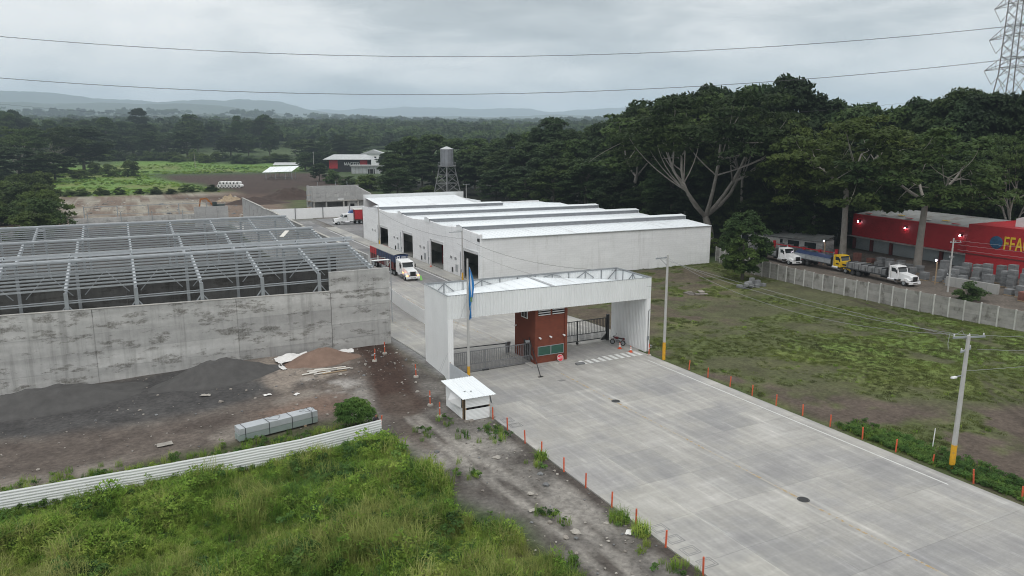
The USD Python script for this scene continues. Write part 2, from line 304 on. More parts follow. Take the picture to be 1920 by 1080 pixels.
# big concrete wall: horizontal pour bands, blotchy damp stains
def wall_material(name, base, stain, sx=1.0):
    N = {"geo": ("geometry", {}), "m1": ("mapping", {"scale": (0.5, 0.5, 1.6)}), "n1": ("noise_texture", {"scale": 0.75, "detail": 12.0, "roughness": 0.7, "distortion": 0.0}),
         "m2": ("mapping", {"scale": (0.06, 0.06, 1.0)}), "n2": ("noise_texture", {"scale": 0.75, "detail": 5.0, "roughness": 0.5}),
         "n3": ("noise_texture", {"scale": 1.3, "detail": 8.0, "roughness": 0.7}), "n4": ("noise_texture", {"scale": 6.0, "detail": 6.0, "roughness": 0.7}),
         "r1": ("rgb_ramp", {"ramp": [(0.53, (0, 0, 0)), (0.555, (0.65, 0.65, 0.65)), (0.62, (1, 1, 1))]}), "r2": ("rgb_ramp", {"ramp": [(0.40, (0.88, 0.88, 0.88)), (0.6, (1.1, 1.1, 1.1))]}),
         "r3": ("rgb_ramp", {"ramp": [(0.3, (0.86, 0.86, 0.86)), (0.7, (1.12, 1.12, 1.12))]}), "r4": ("rgb_ramp", {"ramp": [(0.35, (0.25, 0.25, 0.25)), (0.6, (1, 1, 1))]}),
         "mx": ("mix", {"color1": base, "color2": stain}), "x1": ("mix", {"mix_type": "multiply", "fac": 1.0}), "x2": ("mix", {"mix_type": "multiply", "fac": 1.0}), "xf": ("mix", {"mix_type": "multiply", "fac": 1.0}),
         "m5": ("mapping", {"scale": (1.6, 1.6, 0.10)}), "n5": ("noise_texture", {"scale": 1.0, "detail": 7.0, "roughness": 0.65}), "r5": ("rgb_ramp", {"ramp": [(0.34, (0.72, 0.72, 0.71)), (0.47, (1, 1, 1)), (0.7, (1.1, 1.1, 1.1))]}), "x3": ("mix", {"mix_type": "multiply", "fac": 0.75}),
         "oi": ("object_info", {}), "ro": ("rgb_ramp", {"ramp": [(0, (0.86, 0.86, 0.86)), (1, (1.12, 1.12, 1.11))]}), "x6": ("mix", {"mix_type": "multiply", "fac": 1.0}),
         "b": ("bump", {"strength": 0.3, "distance": 0.03}), "p": ("principled_bsdf", {"roughness": 0.85, "specular_ior_level": 0.25})}
    L = [("geo.position", "m1.vector"), ("m1.vector", "n1.vector"), ("geo.position", "m2.vector"), ("m2.vector", "n2.vector"), ("geo.position", "n3.vector"), ("geo.position", "n4.vector"),
         ("n1.fac", "r1.fac"), ("n2.fac", "r2.fac"), ("n3.fac", "r3.fac"), ("n4.fac", "r4.fac"), ("r1.color", "xf.color1"), ("r4.color", "xf.color2"), ("xf.color", "mx.fac"),
         ("mx.color", "x1.color1"), ("r2.color", "x1.color2"), ("x1.color", "x2.color1"), ("r3.color", "x2.color2"), ("geo.position", "m5.vector"), ("m5.vector", "n5.vector"), ("n5.fac", "r5.fac"), ("x2.color", "x3.color1"), ("r5.color", "x3.color2"), ("oi.random", "ro.fac"), ("x3.color", "x6.color1"), ("ro.color", "x6.color2"), ("x6.color", "p.base_color"), ("n3.fac", "b.height"), ("b.normal", "p.normal")]
    MAT[name] = usdkit.material(stage, f"/World/Looks/{name}", N, L, surface="p.BSDF")
wall_material("poured_wall", (0.41, 0.41, 0.405), (0.15, 0.145, 0.132))
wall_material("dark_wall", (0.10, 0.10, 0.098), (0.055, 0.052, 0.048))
wall_material("block_wall", (0.42, 0.42, 0.42), (0.24, 0.24, 0.24))

def brick_material(name, c1, c2, mortar, scale, bw, rh, rough=0.85, msize=0.012, nv=0.12):
    """far-off masonry: brick pattern laid on vertical walls (u = x + y, v = z)"""
    N = {"geo": ("geometry", {}), "s": ("separate_xyz", {}), "a": ("math", {"math_type": "add"}), "c": ("combine_xyz", {}),
         "bt": ("brick_texture", {"scale": scale, "color1": c1, "color2": c2, "mortar": mortar, "mortar_size": msize, "mortar_smooth": 0.2, "brick_width": bw, "row_height": rh}),
         "mz": ("mapping", {"scale": (0.35, 0.35, 1.6)}), "n": ("noise_texture", {"scale": 0.7, "detail": 8.0, "roughness": 0.65}), "r": ("rgb_ramp", {"ramp": [(0.3, (1 - nv, 1 - nv, 1 - nv)), (0.7, (1 + nv * .7,) * 3)]}), "x": ("mix", {"mix_type": "multiply", "fac": 1.0}),
         "m5": ("mapping", {"scale": (1.3, 1.3, 0.12)}), "n5": ("noise_texture", {"scale": 1.0, "detail": 7.0, "roughness": 0.65}), "r5": ("rgb_ramp", {"ramp": [(0.32, (0.84, 0.84, 0.83)), (0.46, (1, 1, 1))]}), "x5": ("mix", {"mix_type": "multiply", "fac": 0.8}),
         "b": ("bump", {"strength": 0.25, "distance": 0.01, "invert": True}), "p": ("principled_bsdf", {"roughness": rough, "specular_ior_level": 0.3})}
    L = [("geo.position", "s.vector"), ("s.x", "a.value1"), ("s.y", "a.value2"), ("a.value", "c.x"), ("s.z", "c.y"), ("c.vector", "bt.vector"), ("geo.position", "mz.vector"), ("mz.vector", "n.vector"), ("n.fac", "r.fac"),
         ("bt.color", "x.color1"), ("r.color", "x.color2"), ("geo.position", "m5.vector"), ("m5.vector", "n5.vector"), ("n5.fac", "r5.fac"), ("x.color", "x5.color1"), ("r5.color", "x5.color2"), ("x5.color", "p.base_color"), ("bt.fac", "b.height"), ("b.normal", "p.normal")]
    MAT[name] = usdkit.material(stage, f"/World/Looks/{name}", N, L, surface="p.BSDF")
brick_material("brick_red", (0.20, 0.045, 0.022), (0.155, 0.034, 0.018), (0.12, 0.06, 0.045), 1.0, 0.24, 0.075)
brick_material("white_block", (0.76, 0.77, 0.785), (0.74, 0.75, 0.765), (0.67, 0.68, 0.69), 1.0, 0.80, 0.40, msize=0.018, nv=0.08)
brick_material("grey_block", (0.40, 0.40, 0.40), (0.36, 0.36, 0.36), (0.28, 0.28, 0.28), 1.0, 0.40, 0.20, msize=0.012)

# ground: painted per vertex from where things really are, fine grain from noise
MAT["ground"] = usdkit.material(stage, "/World/Looks/ground", {
    "at": ("attribute", {"attribute": "soil"}), "geo": ("geometry", {}), "n1": ("noise_texture", {"scale": 2.6, "detail": 8.0, "roughness": 0.7}), "n2": ("noise_texture", {"scale": 0.35, "detail": 7.0, "roughness": 0.65}),
    "v": ("voronoi_texture", {"scale": 4.5}), "rv": ("rgb_ramp", {"ramp": [(0.0, (1.5, 1.46, 1.42)), (0.10, (1.12, 1.11, 1.1)), (0.2, (1, 1, 1))]}),
    "r1": ("rgb_ramp", {"ramp": [(0.3, (0.62, 0.62, 0.62)), (0.5, (1, 1, 1)), (0.7, (1.4, 1.4, 1.4))]}), "r2": ("rgb_ramp", {"ramp": [(0.3, (0.75, 0.75, 0.76)), (0.7, (1.25, 1.25, 1.24))]}),
    "x1": ("mix", {"mix_type": "multiply", "fac": 1.0}), "x2": ("mix", {"mix_type": "multiply", "fac": 1.0}), "x3": ("mix", {"mix_type": "multiply", "fac": 0.6}), "b": ("bump", {"strength": 0.6, "distance": 0.1}),
    "p": ("principled_bsdf", {"roughness": 0.95, "specular_ior_level": 0.15})},
    [("at.color", "x1.color1"), ("geo.position", "n1.vector"), ("geo.position", "n2.vector"), ("geo.position", "v.vector"), ("v.distance", "rv.fac"), ("n1.fac", "r1.fac"), ("n2.fac", "r2.fac"), ("r1.color", "x1.color2"),
     ("x1.color", "x2.color1"), ("r2.color", "x2.color2"), ("x2.color", "x3.color1"), ("rv.color", "x3.color2"), ("x3.color", "p.base_color"), ("n1.fac", "b.height"), ("b.normal", "p.normal")], surface="p.BSDF")

def leaf_material(name, cols, trans=0.25, big=0.06, fine=0.9, rnd=0.25):
    a, b, c = cols
    N = {"geo": ("geometry", {}), "n1": ("noise_texture", {"scale": big, "detail": 4.0}), "n2": ("noise_texture", {"scale": fine, "detail": 3.0}), "ad": ("math", {"math_type": "multiply_add", "value2": 0.6}),
         "sb": ("math", {"math_type": "subtract", "value2": 0.3}), "r": ("rgb_ramp", {"ramp": [(0.3, a), (0.5, b), (0.72, c)]}), "oi": ("object_info", {}), "mr": ("map_range", {"to_min": 1 - rnd, "to_max": 1 + rnd}),
         "cc": ("combine_color", {}), "x": ("mix", {"mix_type": "multiply", "fac": 1.0}), "ri": ("map_range", {"to_min": 0.78, "to_max": 1.25}), "ml": ("math", {"math_type": "multiply"}),
         "p": ("principled_bsdf", {"roughness": 0.65, "specular_ior_level": 0.15}), "t": ("translucent_bsdf", {}), "mx": ("mix_closure", {"fac": trans})}
    L = [("geo.position", "n1.vector"), ("geo.position", "n2.vector"), ("n2.fac", "ad.value1"), ("n1.fac", "ad.value3"), ("ad.value", "sb.value1"), ("sb.value", "r.fac"), ("oi.random", "mr.value"), ("geo.random_per_island", "ri.value"),
         ("mr.result", "ml.value1"), ("ri.result", "ml.value2"), ("ml.value", "cc.r"), ("ml.value", "cc.g"), ("ml.value", "cc.b"), ("r.color", "x.color1"), ("cc.color", "x.color2"), ("x.color", "p.base_color"), ("x.color", "t.color"),
         ("p.BSDF", "mx.closure1"), ("t.BSDF", "mx.closure2")]
    MAT[name] = usdkit.material(stage, f"/World/Looks/{name}", N, L, surface="mx.closure")
leaf_material("leaf_dark", ((0.026, 0.046, 0.022), (0.040, 0.070, 0.027), (0.068, 0.105, 0.034)), rnd=0.45)
leaf_material("leaf_mid", ((0.036, 0.066, 0.022), (0.054, 0.090, 0.027), (0.090, 0.132, 0.036)), rnd=0.45)
leaf_material("leaf_light", ((0.055, 0.085, 0.022), (0.080, 0.120, 0.028), (0.120, 0.160, 0.036)))
leaf_material("leaf_mango", ((0.026, 0.048, 0.018), (0.042, 0.078, 0.024), (0.095, 0.150, 0.036)), fine=0.5)
leaf_material("grass_fresh", ((0.095, 0.20, 0.03), (0.215, 0.35, 0.055), (0.37, 0.46, 0.10)), trans=0.4, big=0.22, fine=1.2, rnd=0.35)
leaf_material("grass_dry", ((0.19, 0.27, 0.06), (0.33, 0.38, 0.11), (0.45, 0.46, 0.18)), trans=0.4, big=0.22, fine=1.2, rnd=0.3)
leaf_material("weed_dark", ((0.05, 0.11, 0.03), (0.09, 0.18, 0.043), (0.15, 0.25, 0.055)), trans=0.3, big=0.3, fine=1.2, rnd=0.3)
leaf_material("turf", ((0.085, 0.10, 0.035), (0.125, 0.15, 0.045), (0.17, 0.21, 0.05)), trans=0.3, big=0.12, fine=1.0, rnd=0.35)

# ------------------------------------------------------------------ ground
RX0, RX1, RMID = 26.1, 49.45, 37.52
def tz(x, y):
    """height of the terrain: the yard and the plots lie about a metre below the gate; far land rises to the hills"""
    x, y = np.asarray(x, float), np.asarray(y, float)
    a = -1.0 * S((y - 72) / 30) * S((x - 8) / 14)
    b = -0.8 * S((x - 53) / 30)
    c = -0.55 * S((14 - x) / 24) * S((y - 58) / 18)
    d = -1.0 * S((y - 90) / 50)
    r = np.hypot(x, y)
    rise = np.interp(r, [0, 640, 800, 1000, 1500, 3000, 6000, 9000], [0, 0, 7, 17, 38, 76, 150, 200])
    return np.minimum(np.minimum(a, b), np.minimum(c, d)) + rise
def Z(x, y): return float(tz(x, y))
def axis(lo, hi, step, far_lo, far_hi, g=1.09):
    core = list(np.arange(lo, hi + 1e-6, step)); s = step
    while core[-1] < far_hi: s = min(s * g, 220); core.append(core[-1] + s)
    s = step
    while core[0] > far_lo: s = min(s * g, 220); core.insert(0, core[0] - s)
    return np.array(core)
gx, gy = axis(-32, 104, 0.42, -6500, 7500), axis(22, 100, 0.42, -400, 12500)
X, Y = np.meshgrid(gx, gy)
def blend(c, w, col): return c * (1 - w[..., None]) + np.array(col)[None, None] * w[..., None]
def poly_in(poly, soft=1.2, wob=2.0, sc=5.0, seed=3):
    """soft membership of a polygon with a wobbly edge"""
    wx, wy = X + wob * (fb(X, Y, sc, 4, seed) - .5) * 2, Y + wob * (fb(X, Y, sc, 4, seed + 9) - .5) * 2
    d = np.full(X.shape, 1e9); ins = np.zeros(X.shape, bool); n = len(poly)
    for i in range(n):
        (x0, y0), (x1, y1) = poly[i], poly[(i + 1) % n]
        ex, ey = x1 - x0, y1 - y0; t = np.clip(((wx - x0) * ex + (wy - y0) * ey) / (ex * ex + ey * ey), 0, 1)
        d = np.minimum(d, np.hypot(wx - x0 - t * ex, wy - y0 - t * ey))
        ins ^= ((y0 > wy) != (y1 > wy)) & (wx < (x1 - x0) * (wy - y0) / (y1 - y0 + 1e-12) + x0)
    return S(np.where(ins, d, -d) / soft * .5 + .5)
def seg_d(pts):
    d = np.full(X.shape, 1e9)
    for (x0, y0), (x1, y1) in zip(pts[:-1], pts[1:]):
        ex, ey = x1 - x0, y1 - y0; t = np.clip(((X - x0) * ex + (Y - y0) * ey) / (ex * ex + ey * ey), 0, 1)
        d = np.minimum(d, np.hypot(X - x0 - t * ex, Y - y0 - t * ey))
    return d
n1, n2, n3 = fb(X, Y, 14, 5, 21), fb(X, Y, 3.0, 5, 22), fb(X, Y, 60, 5, 23)
n0 = fb(X, Y, 1.1, 4, 24)
C = np.zeros(X.shape + (3,)) + np.array([0.050, 0.075, 0.030])
far = np.hypot(X, Y)
C = blend(C, S((n3 - .5) * 8) * S((far - 700) / 300), (0.085, 0.115, 0.05))
# green field beyond the site, brown worked earth, dark berm, stony pad
GREENFIELD = [(-34, 332), (-43, 596), (-40, 716), (33, 749), (118, 705), (166, 665), (150, 630), (87, 622), (41, 622), (15, 590), (28, 476), (43, 386), (16, 382), (-17, 387)]
C = blend(C, poly_in(GREENFIELD, 8, 14, 40), (0.115, 0.205, 0.045)); C = blend(C, poly_in(GREENFIELD, 8, 14, 40) * S((fb(X, Y, 35, 4, 31) - .5) * 9), (0.15, 0.18, 0.06))
C = blend(C, poly_in([(22, 545), (46, 570), (87, 560), (130, 575), (133, 530), (118, 438), (102, 335), (91, 300), (80, 250), (54, 250), (44, 300), (48, 328), (45, 395), (29, 484)], 6, 8, 25), (0.060, 0.042, 0.036))
C = blend(C, poly_in([(-60, 366), (44, 364), (46, 386), (-60, 386)], 4, 5, 20), (0.040, 0.034, 0.026))
C = blend(C, poly_in([(-34, 240), (50, 240), (56, 330), (46, 372), (-32, 372)], 5, 6, 20), (0.165, 0.125, 0.10))
C = blend(C, poly_in([(-22, 268), (24, 268), (36, 330), (34, 366), (-24, 366)], 6, 8, 20) * S((n2 - .38) * 6), (0.27, 0.25, 0.21))
C = blend(C, poly_in([(10, 330), (60, 300), (60, 350), (15, 352)], 5, 6, 20), (0.09, 0.062, 0.05))
C = blend(C, poly_in([(49, 262), (57, 268), (80, 345), (84, 388), (66, 360)], 4, 6, 20) * .8, (0.085, 0.115, 0.045))
C = blend(C, poly_in([(-90, 92), (26.4, 92), (26.4, 240), (-90, 240)], 2, 1), (0.055, 0.052, 0.050))
C = blend(C, poly_in([(26, 66), (56, 66), (52, 110), (52, 181), (66, 181), (66, 234), (27, 234)], 1.0, .4), (0.20, 0.20, 0.20))
# forest floor
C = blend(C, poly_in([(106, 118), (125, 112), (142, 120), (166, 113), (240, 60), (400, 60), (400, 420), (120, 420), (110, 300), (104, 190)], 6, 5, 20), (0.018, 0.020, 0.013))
# site in front of the steel hall: worked earth
C = blend(C, poly_in([(-60, 54), (26, 55), (26.5, 92), (-60, 92)], 1.5, 1.5), (0.125, 0.105, 0.092))
C = blend(C, poly_in([(-60, 54), (26, 55), (26.5, 92), (-60, 92)], 1.5, 1.5) * S((n2 - .43) * 6), (0.19, 0.168, 0.148))
C = blend(C, poly_in([(-60, 66), (-8, 67), (8, 67), (13, 71), (12, 78), (6, 82), (-60, 82)], 2.5, 2.5), (0.070, 0.068, 0.068))
C = blend(C, poly_in([(-60, 60.5), (-2, 60), (8, 62), (6, 66), (-60, 67)], 2, 2.5) * (.45 + .55 * S((n2 - .4) * 5)), (0.085, 0.070, 0.062))
C = blend(C, poly_in([(10, 68), (21, 67), (24, 74), (25, 80), (13, 81), (11, 74)], 2, 3, 4, 5) * S((n2 - .36) * 5), (0.25, 0.215, 0.185))
C = blend(C, poly_in([(14, 66.5), (19, 65.5), (20.5, 69), (15, 71)], 1.5, 2, 3, 8) * S((n0 - .36) * 5), (0.30, 0.285, 0.27))
C = blend(C, poly_in([(8, 61), (16, 61.5), (17, 64.5), (9, 65)], 1.5, 2, 3, 12), (0.165, 0.115, 0.092))
# gravel verge and tyre tracks between grass and road
C = blend(C, poly_in([(14, 10), (26.4, 10), (26.4, 66), (24, 72), (17, 66), (16.2, 54.5), (18, 50), (17.4, 46.5), (17.6, 42), (20, 37), (19, 30)], 1.2, 1.0), (0.15, 0.14, 0.13))
grav = poly_in([(14, 10), (26.4, 10), (26.4, 66), (24, 72), (17, 66), (16.2, 54.5), (18, 50), (17.4, 46.5), (17.6, 42), (20, 37), (19, 30)], 1.2, 1.0)
C = blend(C, grav * S((n2 - .47) * 6) * .8, (0.075, 0.066, 0.060))
C = blend(C, grav * S((fb(X, Y, 5, 4, 77) - .52) * 9) * .75, (0.27, 0.255, 0.235))
C = blend(C, S(1 - seg_d([(25.8, 52), (25.8, 24)]) / 1.2) * grav, (0.055, 0.045, 0.040))
TRACK = [(24.2, 84), (23.2, 74), (21.2, 66), (20.4, 60)]
C = blend(C, S(1.6 - seg_d(TRACK) / 2.0), (0.058, 0.038, 0.031))
C = blend(C, S(1.4 - seg_d([(20.5, 62), (19.0, 56), (19.6, 51)]) / 1.6) * .7, (0.10, 0.08, 0.068))
for off in (-.75, .75):
    t = [(20.2 + off * .5, 57), (20.6 + off * .8, 51), (21.2 + off, 45), (21.9 + off, 39), (22.2 + off, 33), (21.6 + off, 27), (20.8 + off, 20)]
    C = blend(C, S(1.1 - seg_d(t) / .6) * .85, (0.26, 0.245, 0.225)); C = blend(C, S(1 - np.abs(seg_d(t) - .55) / .16) * .5, (0.075, 0.065, 0.058))
# foreground meadow and strip behind the sheet fence: earth under the grass
MEADOW = [(-60, 10), (17.5, 10), (19.0, 27), (19.2, 31), (18.6, 35), (16.4, 39), (16.8, 43), (17.2, 46.2), (16.4, 51), (16.3, 54), (-60, 53.5)]
mead = poly_in(MEADOW, 1.0, .8)
C = blend(C, mead, (0.055, 0.075, 0.022)); C = blend(C, mead * S((n2 - .55) * 8) * .7, (0.06, 0.05, 0.03))
strip = poly_in([(-60, 52), (16.6, 53.4), (15.4, 59), (6, 58.2), (-4, 56.8), (-60, 57.5)], 1.0, 1.2); C = blend(C, strip * .75, (0.05, 0.065, 0.022))
# plot right of the road: turf broken by soil and vehicle tracks
lot = poly_in([(49.6, 10), (49.6, 62), (52, 72), (52.5, 112), (104, 112), (101, 90), (99.5, 50), (99, 10)], .8, .5)
soil = S((fb(X * .55 + Y * .2, Y, 7, 5, 41) - .47) * 7)
C = blend(C, lot, (0.094, 0.114, 0.044)); C = blend(C, lot * S((fb(X, Y, 9, 5, 43) - .5) * 7), (0.118, 0.145, 0.044)); C = blend(C, lot * S((fb(X, Y, 2.2, 5, 44) - .52) * 9) * .5, (0.065, 0.07, 0.03))
C = blend(C, lot * soil * .55, (0.078, 0.068, 0.050))
east = poly_in([(49.6, 10), (49.6, 62), (52, 66), (53, 60), (54.5, 48), (62, 38), (76, 33), (90, 10)], 2, 3.0); C = blend(C, east * lot * S((n2 - .36) * 6), (0.100, 0.080, 0.066))
north = poly_in([(50, 70), (68, 72), (80, 84), (96, 100), (96, 112), (53, 112)], 3, 4); C = blend(C, north * lot * S((n2 - .36) * 5) * .8, (0.098, 0.075, 0.062))
green = poly_in([(66, 57), (84, 63), (97, 66), (99, 52), (99, 40), (84, 41), (72, 48)], 4, 4); C = blend(C, green * lot * S((n2 - .34) * 5) * .85, (0.125, 0.185, 0.045))
for q in range(9):
    t = [(60 + q * 3.1, 26 + q * 1.2), (70 + q * 2.6, 38 + q * 2.1), (84 + q * 1.7, 47 + q * 3), (98, 54 + q * 4.5)]
    C = blend(C, lot * S(1 - seg_d(t) / .5) * S((n1 - .42) * 9) * .6, (0.052, 0.042, 0.034))
for q in range(14):
    t = [(60.5 + q * .34, 47.6 + q * .22), (62.6 + q * .34, 46.0 + q * .22)]
    C = blend(C, S(1 - seg_d(t) / .16) * .8 * (q % 2), (0.045, 0.037, 0.03)); C = blend(C, S(1 - seg_d(t) / .16) * .7 * ((q + 1) % 2), (0.12, 0.17, 0.04))
C = blend(C, S(1 - np.abs(X - 50.6) / 1.0) * S((40 - Y) / 3) * lot, (0.05, 0.065, 0.022))
# merchant's yard beyond the panel fence
C = blend(C, poly_in([(99.6, 20), (99.6, 98), (104.5, 112), (122, 116), (142, 119), (150, 100), (141, 80), (150, 20)], 1.5, 1.0), (0.120, 0.104, 0.090))
C = blend(C, poly_in([(104, 20), (104, 100), (112, 100), (112, 20)], 1.5, 1.0), (0.145, 0.125, 0.108))
C = blend(C, poly_in([(50, 205), (106, 190), (106, 260), (56, 262)], 3, 2) * .9, (0.14, 0.125, 0.11))
C = np.clip(C * (0.86 + .28 * n0[..., None]), 0, 1)
bump = .10 * (n2 - .5) + .05 * (n0 - .5)
flat = S((26.2 - X) / .6) + S((X - 49.5) / 1.0)
bumpmask = np.clip(flat, 0, 1) * S((far - 0) / 1)
ZG = tz(X, Y) + bump * bumpmask * np.where(far < 130, 1, .4) - .02
ruts = S(1 - seg_d([(20.2, 57), (20.6, 51), (21.2, 45), (21.9, 39), (22.2, 33), (21.6, 27), (20.8, 20)]) / 1.6); ZG -= .10 * ruts * (np.abs(np.sin(seg_d([(20.2, 57), (20.6, 51), (21.2, 45), (21.9, 39), (22.2, 33), (21.6, 27), (20.8, 20)]) * 2.0)))
ZG -= .22 * ((X > RX0 + .1) & (X < RX1 - .1) & (Y < 66)) + .22 * ((X > 27.3) & (X < 52.3) & (Y >= 66) & (Y < 232)) * 1.0
ZG += 1.6 * S(1 - np.abs(Y - 376) / 9) * S((50 - X) / 8) * S((X + 60) / 10)
nx_, ny_ = len(gx), len(gy)
ii = (np.arange(ny_ - 1)[:, None] * nx_ + np.arange(nx_ - 1)[None]).ravel()
GF = np.vstack([np.stack([ii, ii + 1, ii + nx_ + 1], 1), np.stack([ii, ii + nx_ + 1, ii + nx_], 1)])
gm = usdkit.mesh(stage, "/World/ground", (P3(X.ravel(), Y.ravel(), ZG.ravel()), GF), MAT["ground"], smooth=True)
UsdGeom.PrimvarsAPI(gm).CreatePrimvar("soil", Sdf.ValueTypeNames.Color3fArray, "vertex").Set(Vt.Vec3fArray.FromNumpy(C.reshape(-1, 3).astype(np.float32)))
setd(gm.GetPrim(), kind="structure")

# hills, a polar sheet
az = np.radians(np.arange(-14, 74, 0.12)); rr = np.concatenate([np.arange(2300, 4200, 60), np.arange(4200, 9000, 90), np.arange(9000, 16500, 150)])
AZ, RR = np.meshgrid(az, rr); hx, hy = RR * np.sin(AZ), RR * np.cos(AZ); ad = np.degrees(AZ)
def ridge(r0, wd, h, a0, a1, sc, seed):
    prof = S((ad - a0 + 6) / 6) * S((a1 + 8 - ad) / 14)
    return h * prof * np.exp(-((RR - r0) / wd) ** 2) * (.62 + .76 * fb(hx, hy, sc, 5, seed))
HZ = tz(hx, hy) - 6 + 14 * (fb(hx, hy, 260, 5, 61) - .45)
HZ += ridge(4200, 420, 44, -30, 16, 420, 62) + ridge(6800, 800, 150, -30, 10, 800, 63) + ridge(9800, 1000, 330, -40, 13, 1100, 64) + ridge(8200, 800, 90, 14, 52, 700, 65) + ridge(13500, 1300, 330, 14, 44, 1500, 66) + ridge(3100, 220, 16, 12, 70, 300, 67)
HZ += 5 * (fb(hx, hy, 34, 3, 68) - .5)
n_ = len(az); ii = (np.arange(len(rr) - 1)[:, None] * n_ + np.arange(n_ - 1)[None]).ravel()
hm = usdkit.mesh(stage, "/World/hills", (P3(hx.ravel(), hy.ravel(), HZ.ravel()), np.vstack([np.stack([ii, ii + n_ + 1, ii + 1], 1), np.stack([ii, ii + n_, ii + n_ + 1], 1)])), MAT["hill_green"], smooth=True)
setd(hm.GetPrim(), kind="structure")

# ------------------------------------------------------------------ haze: one closed box of even air
HX0, HX1, HY0, HY1, HZ0, HZ1 = -7200, 16400, -900, 17000, -30.0, 900.0
hz = G().box((HX0, HY0, HZ0), (HX1, HY1, HZ1))
m_haze = usdkit.material(stage, "/World/Looks/haze_air", {"v": ("principled_volume", {"color": (0.68, 0.85, 1.0), "density": 0.00012, "anisotropy": 0.1})}, [], volume="v.volume")
hp = usdkit.mesh(stage, "/World/haze", hz.arr(), m_haze); setd(hp.GetPrim(), kind="stuff")

# ------------------------------------------------------------------ concrete road of poured slabs
road = T("road", "", "", (RMID, 40, 0)); setd(road.prim, kind="structure")
for k in ("label", "category"): road.prim.ClearCustomDataByKey(k)
XS = [26.1, 30.05, 33.85, 37.52, 41.25, 45.15, 49.45]
def slab(parent, x0, y0, x1, y1, m, th=.3, g=.007, up=0.0):
    z = [tz(a, b) + up for a, b in ((x0, y0), (x1, y0), (x1, y1), (x0, y1))]
    x0, y0, x1, y1 = x0 + g, y0 + g, x1 - g, y1 - g
    v = [(x0, y0, z[0] - th), (x1, y0, z[1] - th), (x1, y1, z[2] - th), (x0, y1, z[3] - th), (x0, y0, z[0]), (x1, y0, z[1]), (x1, y1, z[2]), (x0, y1, z[3])]
    parent.part("slab", G().add(v, BOXF), m, world=True)
yl = np.arange(10.0, 66.1, 4.63)
for j in range(len(yl) - 1):
    for i in range(6):
        o = 0.0
        y0, y1 = yl[j] - (o if j else 0), yl[j + 1] - (o if j < len(yl) - 2 else 0)
        m = "slab_concrete" if not (i == 0 and y0 < 34) else "slab_pale"
        slab(road, XS[i], y0, XS[i + 1], min(y1, 64.9), m)
yard = T("yard_pavement", "", "", (40, 140, 0)); setd(yard.prim, kind="structure")
YX = [27.4, 31.2, 35.4, 39.6, 43.8, 49.2]
yy = np.arange(64.9, 232, 7.0)
for j in range(len(yy) - 1):
    for i in range(5):
        m = "slab_dark" if (i >= 4 and j > 3) or (j > 16 and i > 1) else ("slab_pale" if i == 0 and j < 6 else "slab_concrete")
        slab(yard, YX[i], yy[j], YX[i + 1], yy[j + 1], m)
for j in range(12):   # walkway along the hall
    y0 = 104 + j * 8.6
    slab(yard, 49.2, y0, 52.2, y0 + 8.6, "slab_pale", up=.12)
for y0 in np.arange(64.9, 104, 7.8): slab(yard, 49.2, y0, 52.2, y0 + 7.8, "slab_concrete", up=-.01)
for y0 in np.arange(183, 232, 7.0):
    for x0 in (52.3, 57.0): slab(yard, x0, y0, x0 + 4.7, y0 + 7.0, "slab_dark")
for y0 in np.arange(66, 82, 4.0): slab(yard, 24.6 if False else 27.4, y0, 27.4 + .01, y0 + 4, "slab_pale") if False else None
# painted marks, 4 mm proud
def mark(parent, name, x0, y0, x1, y1, m, up=.004):
    n = max(1, int((y1 - y0) / 6)); ys = np.linspace(y0, y1, n + 1); g = G()
    v = [(x, y, Z((x0 + x1) / 2, y) + up) for y in ys for x in (x0, x1)]
    g.add(v, [(2*i, 2*i+1, 2*i+3, 2*i+2) for i in range(n)]); parent.part(name, g, m, world=True)
mark(road, "centre_line", RMID - .09, 12, RMID + .09, 61.5, "road_yellow")
mark(road, "edge_line", 48.04, 28.2, 48.14, 61.2, "road_white")
for i in range(10): # crossing in front of the right gate
    x = 41.25 + i * .80
    road.part("crossing_bar", G().add([(x, 63.0, .005), (x + .44, 63.0, .005), (x + .44, 64.55, .005), (x, 64.55, .005)], [(0, 1, 2, 3)]), "road_white", world=True)
mark(yard, "centre_line", 37.4, 74, 37.54, 150, "road_yellow"); mark(yard, "lane_line", 30.5, 84, 30.62, 118, "road_yellow")
mark(yard, "walkway_line", 48.6, 108, 48.78, 200, "road_white", .006)
for (cx, cy) in [(26.95, 32.6), (26.95, 31.2), (26.95, 29.8), (26.9, 52.6), (27.0, 51.3), (26.95, 28.4)]:   # square chamber covers in pale frames
    g = G()
    for a, b, c, d in ((-.5, -.42, .5, -.38), (-.5, .38, .5, .42), (-.5, -.38, -.46, .38), (.46, -.38, .5, .38), (-.36, -.28, .36, -.25), (-.36, .25, .36, .28), (-.36, -.25, -.33, .25), (.33, -.25, .36, .25)):
        g.box((cx + a, cy + b, -.02), (cx + c, cy + d, .006))
    road.part("chamber_cover_frame", g, "road_white" if False else "block_grey", world=True)
for (x, y, lab) in [(37.65, 52.25, "round black manhole cover on the yellow centre line, nearer the gate"), (37.62, 31.2, "round black manhole cover on the yellow centre line, nearer the camera")]:
    t = T("manhole_cover", lab, "manhole cover", (x, y, 0))
    t.part("rim", G().lathe([(.31, .001), (.31, .014), (.39, .014), (.40, .001)], 28), "gate_dark"); t.part("lid", G().lathe([(0, .018), (.29, .018), (.30, .001)], 28), "manhole")
